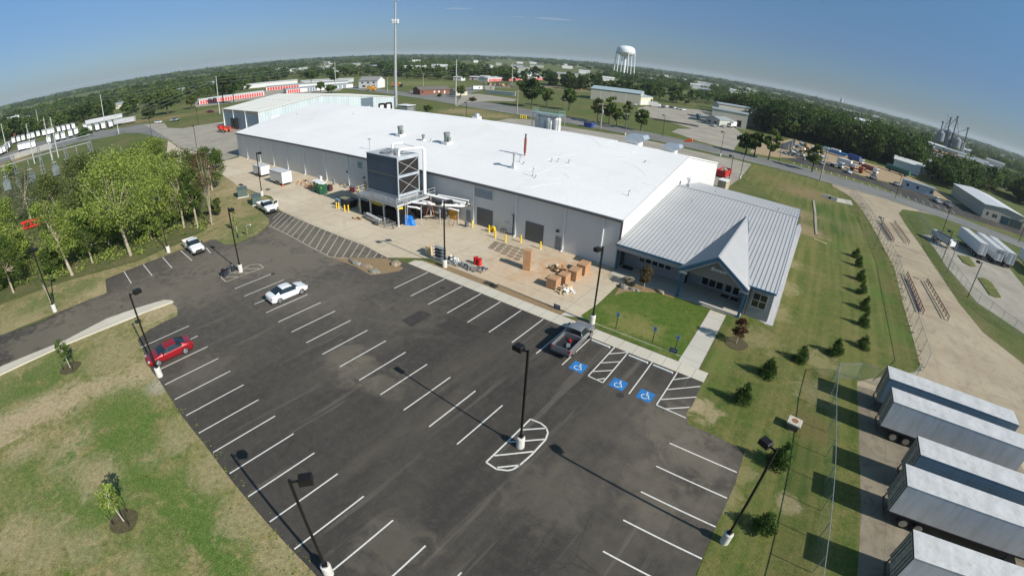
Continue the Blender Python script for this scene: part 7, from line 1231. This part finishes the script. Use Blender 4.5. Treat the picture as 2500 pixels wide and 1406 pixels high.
for i,(x,y) in enumerate(FB+XB):
    d=math.hypot(x,y)
    if d>2600 or any(math.hypot(x-a,y-b)<30 for a,b in used): continue
    used.append((x,y)); w=RN.uniform(14,34) if d>500 else RN.uniform(9,16); q=Vector((y,-x)).normalized()*w/2
    k=RN.random(); t=shed('distant_building','small pale building half hidden in the distant woods','%s'and(x-q.x,y-q.y),(x+q.x,y+q.y),RN.uniform(8,14),RN.uniform(3.5,7),1.5,m_wht if k<.6 else m_beige,m_rwht if k<.5 else m_rgrey,group='small buildings scattered in the distant woods')
# ---------------------------------------------------------------- water tower
x,y=(-410.56,973.82); wt=thing('water_tower','white water tower with a bulging tank on six legs above the woods','water tower',(x,y,0)); k=1.0
prof=[(0,66),(8,65.6),(14,64),(18,61),(19.8,57),(20,53),(19.5,50),(16.5,46.5),(10,43.5),(3,42.2),(0,42)]
m_wt=P('water_tower_white',(.68,.70,.72),.45,var=.04,scale=.2)
MB().lathe(prof[::-1],(0,0,0),36).build('tank',m_wt,wt,smooth=True); MB().lathe([(19.6,51.4),(20.7,51.4),(20.7,52.4),(19.6,52.4)],(0,0,0),36).build('balcony_ring',m_wt,wt)
MB().cyl((0,0,0),(0,0,43),2.6,2.6,16).build('riser',m_wt,wt)
for i in range(6): a=i*math.pi/3+.2; MB().cyl((22.5*math.cos(a),22.5*math.sin(a),0),(19.8*math.cos(a),19.8*math.sin(a),53),1.05,1.0,8).build('leg',m_wt,wt)
c=MB(); R6=[(21.5*math.cos(i*math.pi/3+.2),21.5*math.sin(i*math.pi/3+.2)) for i in range(6)]
for z in (24,): [c.bar((*R6[i],z),(*R6[(i+1)%6],z),.45) for i in range(6)]
c.build('brace_ring',m_wt,wt)
x,y=(107.05,3378.3); t=thing('small_water_tank','distant lilac grey standpipe tank on the skyline at the right','water tank',(x,y,0)); MB().lathe([(9,0),(9,48),(6,51),(0,52)],(0,0,0),20).build('tank',P('lilac_grey_tank',(.4,.38,.42),.6),t); MB().lathe([(9.3,46),(9.6,46),(9.6,47.2),(9.3,47.2)],(0,0,0),20).build('rim',m_lgrey,t)
# ---------------------------------------------------------------- cell tower
ct_=thing('cell_tower','tall grey monopole cell tower with antenna rings behind the warehouse','cell tower',(-176,151,0)); MB().cyl((0,0,0),(0,0,52.5),.82,.32,14).build('pole',P('grey_monopole',(.36,.37,.37),.5,.3),ct_)
for z,nm,n_ in ((51.0,'upper_antenna_ring',9),(40.3,'lower_antenna_ring',9)):
    c=MB(); [c.bar((1.5*math.cos(a),1.5*math.sin(a),z),(1.5*math.cos(a+.7),1.5*math.sin(a+.7),z),.1) for a in [i*.7 for i in range(9)]]; [c.bar((0,0,z),(1.5*math.cos(a),1.5*math.sin(a),z),.1) for a in (0,2.1,4.2)]; rg=c.build(nm,m_galv,ct_)
    for i in range(n_): a=i*2*math.pi/n_; MB().box((1.6*math.cos(a),1.6*math.sin(a),z+.1),(.2,.32,1.9),rz=a).build('antenna',m_white,rg)
t=thing('equipment_shelter','grey equipment cabinets and pipe racks at the foot of the cell tower','equipment',(-155.98,139.65)+(0,)); MB().b2(-3,3,-2,2,0,2.6).build('cabinet',m_galv,t); MB().b2(-3.5,3.5,-2.5,2.5,3.2,3.35).build('roof',m_white,t); [MB().bar((x,y,0),(x,y,3.2),.15).build('post',m_galv,t) for x in(-3.3,3.3) for y in(-2.3,2.3)]
# ---------------------------------------------------------------- utility poles and wires
m_pole=P('weathered_wood_pole',(.30,.27,.22),.9,var=.2); m_spole=P('pale_steel_pole',(.45,.46,.44),.6,var=.1); m_wire=P('grey_wire',(.22,.23,.23),.6)
PL_=[((-450.75,-6.42,15.95),'first pole of the big line at the far left edge'),((-410.36,8.81,16.54),'tall pole among the parked trailers at the left'),((-316.34,44.06,19.13),'tall steel pole at the right end of the parked trailers'),((-258.84,96.2,19.81),'tall pole at the roadside beside the two dark trees'),((-306.48,204.43,21.05),'tall pole rising between the storage roofs'),((-160.78,176.63,22.43),'tall pole in the junction near the brick house'),((-119.82,171.13,10.42),'pole beside the biggest dark roadside tree'),((-77.83,167.55,9.74),'pole among the four roadside trees'),((4.05,160.05,10.76),'big weathered pole at the verge above the swale'),((-264.26,366.93,19.46),'tall thin pole before the far storage building'),((-271.01,260.21,10.11),'pole carrying crossarm behind the brick house'),((-267.87,206.47,11.24),'pole beside the white house'),((-250.25,207.53,10.33),'pole left of the cell tower'),((-321.36,-13.51,15.61),'left edge pole above the white trailers')]
tops=[]
for (x,y,h),lab in PL_:
    h=max(9,min(h,23)); t=thing('utility_pole','utility pole, '+lab,'utility pole',(x,y,0),0,'utility poles'); MB().cyl((0,0,0),(0,0,h),.26,.16,8).build('pole',m_spole if h>15 else m_pole,t); tops.append((x,y,h))
    if 'crossarm' in lab or h<16: c=MB(); c.bar((-1.3,-.6,h-.5),(1.3,.6,h-.5),.14); ar=c.build('crossarm',m_pole,t); c=MB(); [c.cyl((s,s*.46,h-.43),(s,s*.46,h-.2),.06,.06,6) for s in (-1.2,-.4,.4,1.2)]; c.build('insulators',m_lgrey,ar)
    if 'four roadside' in lab or 'junction' in lab: MB().cyl((.3,0,h*.62),(.3,0,h*.62+1.1),.28,.28,10).build('transformer',m_lgrey,t)
def wires(label,a,b,n=3,sag=2.0,dz=(0,-1.6,-3.2)):
    c=MB()
    for k in range(n):
        pts=[]
        for i in range(13): u=i/12; pts.append((a[0]+(b[0]-a[0])*u+k*.25,a[1]+(b[1]-a[1])*u,a[2]+(b[2]-a[2])*u+dz[k]-sag*4*u*(1-u)))
        c.tube(pts,.045,4)
    o=c.build('power_wires',m_wire); return tag(o,label,'power line','overhead wires')
T=tops
wires('overhead wires from the left edge to the tall pole among the trailers',(-520,-60,16),T[1],3,1.0); wires('overhead wires crossing above the parked trailers',T[1],T[2],3,1.0); wires('overhead wires above the bank toward the two dark trees',T[2],T[3],3,1.4); wires('overhead wires over the storage units',T[3],T[4],3,1.6); wires('overhead wires from the storage pole past the cell tower',T[4],T[10],2,1.5); wires('overhead wires behind the cell tower toward the far storage',T[10],T[9],2,1.5); wires('overhead wires low over the west road from the substation',(-190,-2,9),T[3],3,1.5)
# substation
st_=thing('substation','electrical substation of steel gantries, switches and transformers behind the wood','substation',(-175,2,0),rad(90)); 
for i in range(5):
    c=MB(); x=-16+i*8; [c.bar((x+dx,-4+dy,0),(x+dx*.5,-4+dy*.5,11),.16) for dx in (-.5,.5) for dy in (-.5,.5)]; [c.bar((x-.45,-4.45,z),(x+.45,-3.55,z),.08) for z in range(1,11)]; c.build('gantry_tower',m_galv,st_)
c=MB(); [c.bar((-17,-4+d,10.5),(17,-4+d,10.5),.18) for d in (-.4,.4)]; [c.bar((-17,4+d,7.5),(17,4+d,7.5),.18) for d in (-.4,.4)]; c.build('gantry_beam',m_galv,st_)
for i in range(4): x=-12+i*8; c=MB(); c.b2(x-1.2,x+1.2,.8,3.2,.4,3.0); [c.cyl((x+d,2,3),(x+d,2,4.2),.13,.1,8) for d in (-.7,0,.7)]; c.build('transformer',P('grey_blue_transformer',(.13,.155,.165),.6),st_)
for i in range(9): x=-16+i*4; c=MB(); c.bar((x,4,0),(x,4,7.5),.18); c.build('post',m_galv,st_); c=MB(); [c.bar((x-.8,4,z),(x+.8,4,z),.1) for z in (3,4.2,5.4)]; c.build('switch',m_lgrey,st_)
fence('slatted_fence','long grey-brown slatted fence with white top rail round the substation',[(-268.77,-10.35),(-271.05,0.12),(-272.87,10.01)],2.6,P('grey_slats',(.30,.29,.26),.8),4,m_wht)
for (x,y,h),lab in (((-228.22,-0.01,15.93),'tall steel mast standing in the substation, left one'),((-222.4,7.08,16.99),'tall steel mast standing in the substation, middle one'),((-226.41,9.91,16.24),'tall lattice mast at the right of the substation'),((-261.92,42.32,6.96),'short twin-arm steel mast by the west road')):
    h=max(10,min(h,20)); t=thing('steel_mast',lab,'mast',(x,y,0),0,'substation masts'); MB().cyl((0,0,0),(0,0,h),.25,.12,8).build('pole',m_spole,t); c=MB(); [c.bar((-1,-.5,z),(1,.5,z),.12) for z in (h-1,h-3,h-5)]; c.build('crossarm',m_spole,t)
# grain mill
gm=thing('grain_mill','grain mill of grey silos, leg towers and slanting spouts in the hazy distance','grain mill',(*(177.24,716.3),0)); gm.scale=(1,1,1)
for x,y,r,h in ((-14,0,6,20),(-3,5,6,24),(9,-3,6,18),(18,4,5,15)): MB().lathe([(r,0),(r,h),(r*.3,h+3),(0,h+3.2)],(x,y,0),16).build('silo',P('hazy_grey_steel',(.20,.22,.24),.6,.2),gm)
for x,y,h in ((-16,-4,34),(-6,0,42),(3,2,46),(20,0,36)): c=MB(); c.bar((x,y,0),(x,y,h),1.3); c.bar((x-1.4,y,h),(x+1.4,y,h),1.4,1.6); c.build('leg_tower',P('dark_leg_steel',(.10,.12,.13),.6),gm)
c=MB(); [c.bar(a,b,.6) for a,b in (((3,2,45),(-13,0,22)),((3,2,45),(10,-3,20)),((20,0,35),(4,4,24)),((-6,0,41),(-14,0,22)))]; c.build('spout',P('dark_leg_steel2',(.12,.14,.15),.6),gm)
t=thing('radio_mast','thin radio mast with a round top beside the grain mill','mast',(*(231.99,994.95),0)); MB().cyl((0,0,0),(0,0,52),.5,.25,8).build('pole',m_galv,t); MB().cyl((0,0,52),(0,0,53.4),2.2,2.2,12).build('top_ring',m_lgrey,t)
# ---------------------------------------------------------------- far vehicles
vn=[0]
def fcar(label,loc,rz,m,kind='sedan',grp='cars beyond the road'):
    if kind=='pickup': return pickup(label,m,(loc[0],loc[1],.02),rz,grp)
    return sedan(label,m,(loc[0],loc[1],.02),rz,grp)
fcar('silver pickup driving on the road at the upper left',(-263.85,72.48),rad(28),m_psil,'pickup'); fcar('white car turning at the apron entrance upper left',(-272.05,65.66),rad(30),m_pwhite); fcar('dark maroon car on the road beside the storage units',(-274.3,96.44),rad(28),m_pmar)
for i,p in enumerate([(-99.45,306.95),(-100.59,320.1),(-96.65,317.91),(-93.98,318.71),(-90.92,317.23),(-87.81,316.45)]): fcar('parked car number placeholder',p,rad(70),[m_pdk,m_pwhite,m_pdk,m_pwhite,m_psil,m_pwhite][i])['label']=['dark car at the left end of the row beyond the paved yard','white car second from the left in the yard row','dark blue car in the middle of the yard row beside a white one','white car right of the middle of the yard row','silver car next to the right end of the yard row','white car at the right end of the yard row'][i]
fcar('silver car nosed to the small beige office',(-51.7,249.45),rad(80),m_psil); fcar('dark silver car beside the white box truck',(-47.71,255.6),rad(80),m_psil)
fcar('white suv parked in the striped far car park',(14.81,196.06),rad(100),m_pwhite); fcar('silver sedan parked behind the green verge tree',(4.2,200.03),rad(100),m_psil); fcar('lilac grey pickup in the far car park',(24.89,199.76),rad(95),m_psil,'pickup'); fcar('blue grey car left of the mobile office',(34.28,200.52),rad(95),m_psil); fcar('white pickup parked at the right end of the mobile office',(48.82,189.79),rad(95),m_pwhite,'pickup'); fcar('silver pickup at the end of the far car park row',(53.16,189.67),rad(95),m_psil,'pickup'); fcar('white pickup beside the cream annex behind the roadside trees',(-113.33,289.11),rad(10),m_pwhite,'pickup')
# box truck, bucket truck, blue wrecker
def boxtruck(label,p,rz,L,m,cabm,box=True,bh=3.3):
    t=thing('truck',label,'truck',(p[0],p[1],.02),rz,'trucks beyond the road'); MB().b2(L/2-2.0,L/2,-1.1,1.1,.6,2.5).build('cab',cabm,t,bevel=.15); MB().b2(L/2-.9,L/2+.01,-.95,.95,1.5,2.2).build('glass',m_cglass,t)
    if box: MB().b2(-L/2,L/2-2.1,-1.2,1.2,.9,bh).build('cargo_box',m,t,bevel=.03)
    else: MB().b2(-L/2,L/2-2.1,-1.1,1.1,.9,1.3).build('flatbed',m,t)
    for x in (-L/2+1.2,L/2-1.2):
        for s in (-1,1): wheel(t,x,s*.95,.48,.35,rim=False)
    return t
boxtruck('white box truck backed to the workshop loading door',(-44.79,263.7),rad(255),7.5,m_wht,m_pwhite); boxtruck('blue flatbed wrecker in the shade of the workshop',(-64.61,277.57),rad(160),9,m_pblue,m_pblue,False); boxtruck('white utility truck at the end of the cream annex',(-103.58,303.15),rad(20),8,m_wht,m_pwhite)
boxtruck('white tank truck in the sandy yard left of the blue one',(14.37,210.31),rad(-20),8,m_wht,m_pwhite); boxtruck('blue and white truck in the sandy yard under the dark woods',(19.92,238.22),rad(-30),8,P('royal_blue',(.02,.07,.25),.4),m_pwhite); boxtruck('orange red truck in the middle of the sandy yard',(18.55,207.61),rad(-30),6.5,P('rust_orange',(.35,.08,.03),.6),P('rust_orange2',(.35,.08,.03),.6),False); boxtruck('maroon and white tractor unit in the sandy yard',(24.84,217.26),rad(-30),7.5,m_pmar,m_pwhite,True,2.6); boxtruck('grey crane truck near the verge utility pole',(10.06,203.04),rad(-30),6,m_lgrey,m_lgrey,False)
boxtruck('orange yellow box truck by the white house',(-272.83,211.75),rad(15),7,P('truck_yellow',(.75,.33,.02),.5),P('truck_yellow2',(.75,.33,.02),.5),True,3.2); boxtruck('rusty orange truck beside the cell tower in the distance',(-284.26,245.57),rad(15),9,P('truck_rust',(.45,.2,.06),.6),m_pdk,True,3.6)
for i,(a,b,lab) in enumerate((((-220.37,259.87),(-216.8,265.91),'red-topped white camper across the side street'),((-215.9,267.56),(-210.38,270.37),'tan camper beside the red-topped one'))):
    t=thing('camper',lab,'camper',(a[0],a[1],0),math.atan2(b[1]-a[1],b[0]-a[0])); L=math.dist(a,b); MB().b2(0,L,0,2.5,.6,3.2).build('body',m_wht if i==0 else m_beige,t,bevel=.1); MB().b2(-.05,L+.05,-.05,2.55,3.2,3.4).build('roof',m_pmar if i==0 else m_rgrey,t); MB().b2(L*.6,L*.7,-.04,-.003,1.4,2.3).build('window',m_glass,t)
t=shed('white_fence','long white panel fence behind the gravel drive',(-199.09,248.11),(-175.92,248.45),.3,2.2,.0,m_wht,m_wht,cat='fence')
# mobile office
mo=shed('mobile_office','long white mobile office with three windows at the far car park','','',0,0,0,m_wht,m_rgrey) if 0 else shed('mobile_office','long pale blue-white mobile office with three square windows',(36.93,200.37),(49.45,200.69),3.6,3.0,.1,P('stained_pale_siding',(.46,.50,.52),.6,var=.12),m_rgrey,[(.1,.18,1.1,2.1,m_glass,'window'),(.42,.5,1.1,2.1,m_glass,'window'),(.88,.96,1.1,2.1,m_glass,'window')])
t=thing('green_tank','long dark green tank trailer at the wood edge by the sandy yard','tank',(*(40.71,243.93),0),rad(-28)); MB().cyl((-6,0,1.8),(6,0,1.8),1.3,1.3,16).build('tank',m_green,t); [MB().b2(x-.2,x+.2,-.9,.9,0,.9).build('leg',m_black,t) for x in (-4,4)]
t=thing('boat','blue boat hull on blocks at the wood edge','boat',(*(10.72,249.06),0),rad(-25)); MB().prof([(-5,.6),(4.5,.6),(6.5,2.0),(-5.2,2.0)],-1.3,1.3).build('hull',P('bright_blue_hull',(.03,.2,.5),.4),t); MB().b2(-3,2,-1,1,2.0,2.8).build('cabin',m_wht,t,bevel=.2)
t=thing('boat','white boat with a turquoise stripe next to the blue hull','boat',(*(6.22,251.43),0),rad(-25)); MB().prof([(-4,.6),(3.5,.6),(5,1.8),(-4.2,1.8)],-1.2,1.2).build('hull',m_wht,t); MB().b2(-2,1,-1,1,1.8,2.5).build('cabin',P('turquoise_cabin',(.1,.35,.38),.5),t,bevel=.2)
h=heap('rubble_pile','tan and grey heap of broken concrete in the rubble yard','rubble pile',(-4.29,226.24),(11,7),4.5,[m_soil,m_galv,m_wood],120,(2.2,1.2,.8),41,names=('tan_rubble','grey_rubble','timber_rubble'))
h=heap('scrap_metal_pile','dark scrap metal heap in front of the tan rubble','scrap pile',(-5.75,205.14),(8,4),3,[m_dgrey,m_vent,m_galv],90,(1.6,.8,.4),42,names=('dark_scrap','green_scrap','steel_scrap'))
h=heap('dirt_pile','brown earth heaps on the cleared ground behind the campers','dirt pile',(-246.54,322.11),(14,6),2.4,[P('dark_earth',(.05,.035,.025),.95),m_soil],60,(3,2,.8),43,names=('dark_earth','tan_earth'))
h=heap('yellow_machinery','yellow digger parts in the clearing before the woods','machinery',(-199.49,376.02),(9,3),3,[P('digger_yellow',(.7,.4,.02),.5),m_soil],40,(3,.5,.5),44,names=('digger_boom','earth'))
t=thing('precast_ramp','curved grey concrete ramp pieces beside the roadside trees','ramp',(*(-13.26,222.94),0),rad(-25)); [MB().prof([(-4+i*.2,0),(4,0),(4,3+i),(-3,1)],-3+i*2.5,-2.6+i*2.5).build('panel',m_galv,t) for i in range(3)]
t=thing('red_truck_cab','red truck cab glimpsed above the dark roadside tree','truck',(*(-27.94,220.23),0)); MB().b2(-1.5,1.5,-1.2,1.2,.8,3.2).build('cab',m_rdoor,t,bevel=.3); MB().b2(-1.52,-.8,-1.0,1.0,2,2.8).build('glass',m_cglass,t)
t=thing('blue_container','small blue skip on the apron verge beyond the white roof','skip',(*(-81.64,164.89),0)); MB().prof([(-1.5,0),(1.5,0),(1.8,1.8),(-1.8,1.8)],-1,1).build('container',P('skip_blue',(.02,.06,.3),.5),t); MB().b2(-1.6,1.6,-.9,.9,1.8,1.9).build('lid',m_dgrey,t)
for i,(x,y) in enumerate([(-110.8,161.02),(-109.99,161.17),(-109.18,161.32),(-108.42,161.39)]): dup(B0,(x,y,0),0,'yellow bollard in the far group by the tank apron, %s'%['leftmost','second from left','third from left','rightmost'][i],'yellow bollards by the tank apron',(1.6,1.6,1.4))
# jersey barriers round the paved yard
pts=[(-77.03,227.92),(-56.6,231.8)]; bp=None
for i in range(16):
    u=i/15; x=pts[0][0]+(pts[1][0]-pts[0][0])*u; y=pts[0][1]+(pts[1][1]-pts[0][1])*u; a=math.atan2(pts[1][1]-pts[0][1],pts[1][0]-pts[0][0])
    if bp is None: bp=MB().prof([(-1,0),(1,0),(.95,.8),(-.95,.8)],-.25,.25).build('concrete_block',P('dark_stained_concrete',(.12,.11,.10),.9)); tag(bp,'dark concrete block in the line across the paved yard','barrier','concrete blocks across the paved yard'); bp.location=(x,y,0); bp.rotation_euler=(0,0,a)
    else: o=bp.copy(); C.objects.link(o); o.location=(x,y,0); o.rotation_euler=(0,0,a)
# trailer yard at the far left
m_tr=P('bright_white_trailer_rear',(.72,.73,.75),.5,var=.05)
base_=semi('white trailer in the back row of the far left yard',(0,0,0),0,L=12.5,side=P('grey_trailer_side',(.42,.43,.45),.5),door=m_tr,group='white trailers parked in rows at the far left',small=True,landing=False)
TRL=[(p,0) for p in [(-366.07,-10.04),(-366.48,-6.73),(-366,-3.62),(-365.5,0.03),(-364.91,2.72),(-366.99,6.32),(-362.82,9.97),(-360.69,13.12),(-361.43,15.59),(-360.4,19.6),(-358.64,22.73),(-359.15,25.92),(-357.28,29.13)]]+[(p,1) for p in [(-297.2,9.84),(-300.93,14.8),(-299.16,17.95),(-303.08,22.32),(-307.05,25.96),(-320.02,32.68),(-303.86,33.53),(-300.68,37.27),(-302.21,40.94),(-301.82,45.15)]]+[(p,2) for p in [(-311.86,-16.81),(-316.09,-15.04),(-325.48,-14.01),(-335.42,-12.89),(-299.86,-5.71),(-298.6,-3.71),(-296.28,-1.37),(-294.71,1.53),(-308.63,-19.58),(-305.08,-22.12)]]
for i,(p,rw) in enumerate(TRL):
    lab=['white-backed trailer in the back row of the far left yard','white-backed trailer in the middle row of the far left yard','white-backed trailer in the nearest row of the far left yard'][rw]
    a=[rad(180),rad(176),rad(178)][rw]; g=['back row of the far left trailer yard','middle row of the far left trailer yard','nearest row of the far left trailer yard'][rw]
    if i==0: base_.location=(p[0],p[1]-0,0); base_.rotation_euler=(0,0,a); base_['label']=lab; base_['group']=g
    else: dup(base_,(p[0],p[1],0),a,lab,g)
for a,b,lab in (((-309.96,48.7),(-304.23,57.69),'long grey trailer parked side on at the right of the trailer yard'),((-362.23,37.92),(-354.85,61.75),'long white trailer seen side on behind the yard rows')):
    place_semi(a,b,lab,side=P('pale_grey_trailer_skin',(.45,.46,.48),.5),door=m_tr,small=True,group='side-on trailers at the far left')
shed('brown_hall','low brown-roofed hall behind the trailer rows at the far left',(-459.72,-14.71),(-452.25,3.37),14,4,1.6,P('brown_siding',(.12,.05,.04),.8),P('taupe_roof',(.24,.20,.16),.8),[(.5,.98,.5,3.4,m_wht,'white_panel')])
# ================================================================ AIR AND CLOUDS
hz=MB().b2(-9300,9300,-9300,9300,-1.2,75).build('haze',None); hz['kind']='stuff'; hz.data.materials.clear()
hm=bpy.data.materials.new('haze_air'); hm.use_nodes=True; t_=hm.node_tree; [t_.nodes.remove(n) for n in list(t_.nodes) if n.type=='BSDF_PRINCIPLED']
pv=t_.nodes.new('ShaderNodeVolumePrincipled'); pv.inputs['Color'].default_value=(.80,.88,1,1); pv.inputs['Density'].default_value=.000075; pv.inputs['Anisotropy'].default_value=.1
t_.links.new(pv.outputs[0],t_.nodes['Material Output'].inputs['Volume']); hz.data.materials.append(hm)
# thin pinkish cloud wisps high up
m_cl,t2,b2_=nodes('cloud_wisp'); t2.nodes.remove(b2_); vp=t2.nodes.new('ShaderNodeVolumePrincipled'); vp.inputs['Color'].default_value=(1,.93,.93,1); vp.inputs['Density'].default_value=.0012; t2.links.new(vp.outputs[0],t2.nodes['Material Output'].inputs['Volume'])

for (d,s_,lab) in (((-.5202,.8503,.0796),(560,120,30),'cloud'),((-.6691,.7375,.0918),(430,100,26),'cloud'),((-.5779,.8122,.0797),(220,60,20),'cloud')):
    v=Vector(d).normalized()*14000; c=MB(); c.lathe([(0,-1)]+[(math.cos(a),math.sin(a)) for a in [rad(x) for x in range(-75,90,15)]]+[(0,1)],(0,0,0),20)
    o=c.build('cloud',m_cl,smooth=True); o.location=v+Vector((0,0,25)); o.scale=s_; o.rotation_euler=(0,0,rad(35)); o['kind']='stuff'
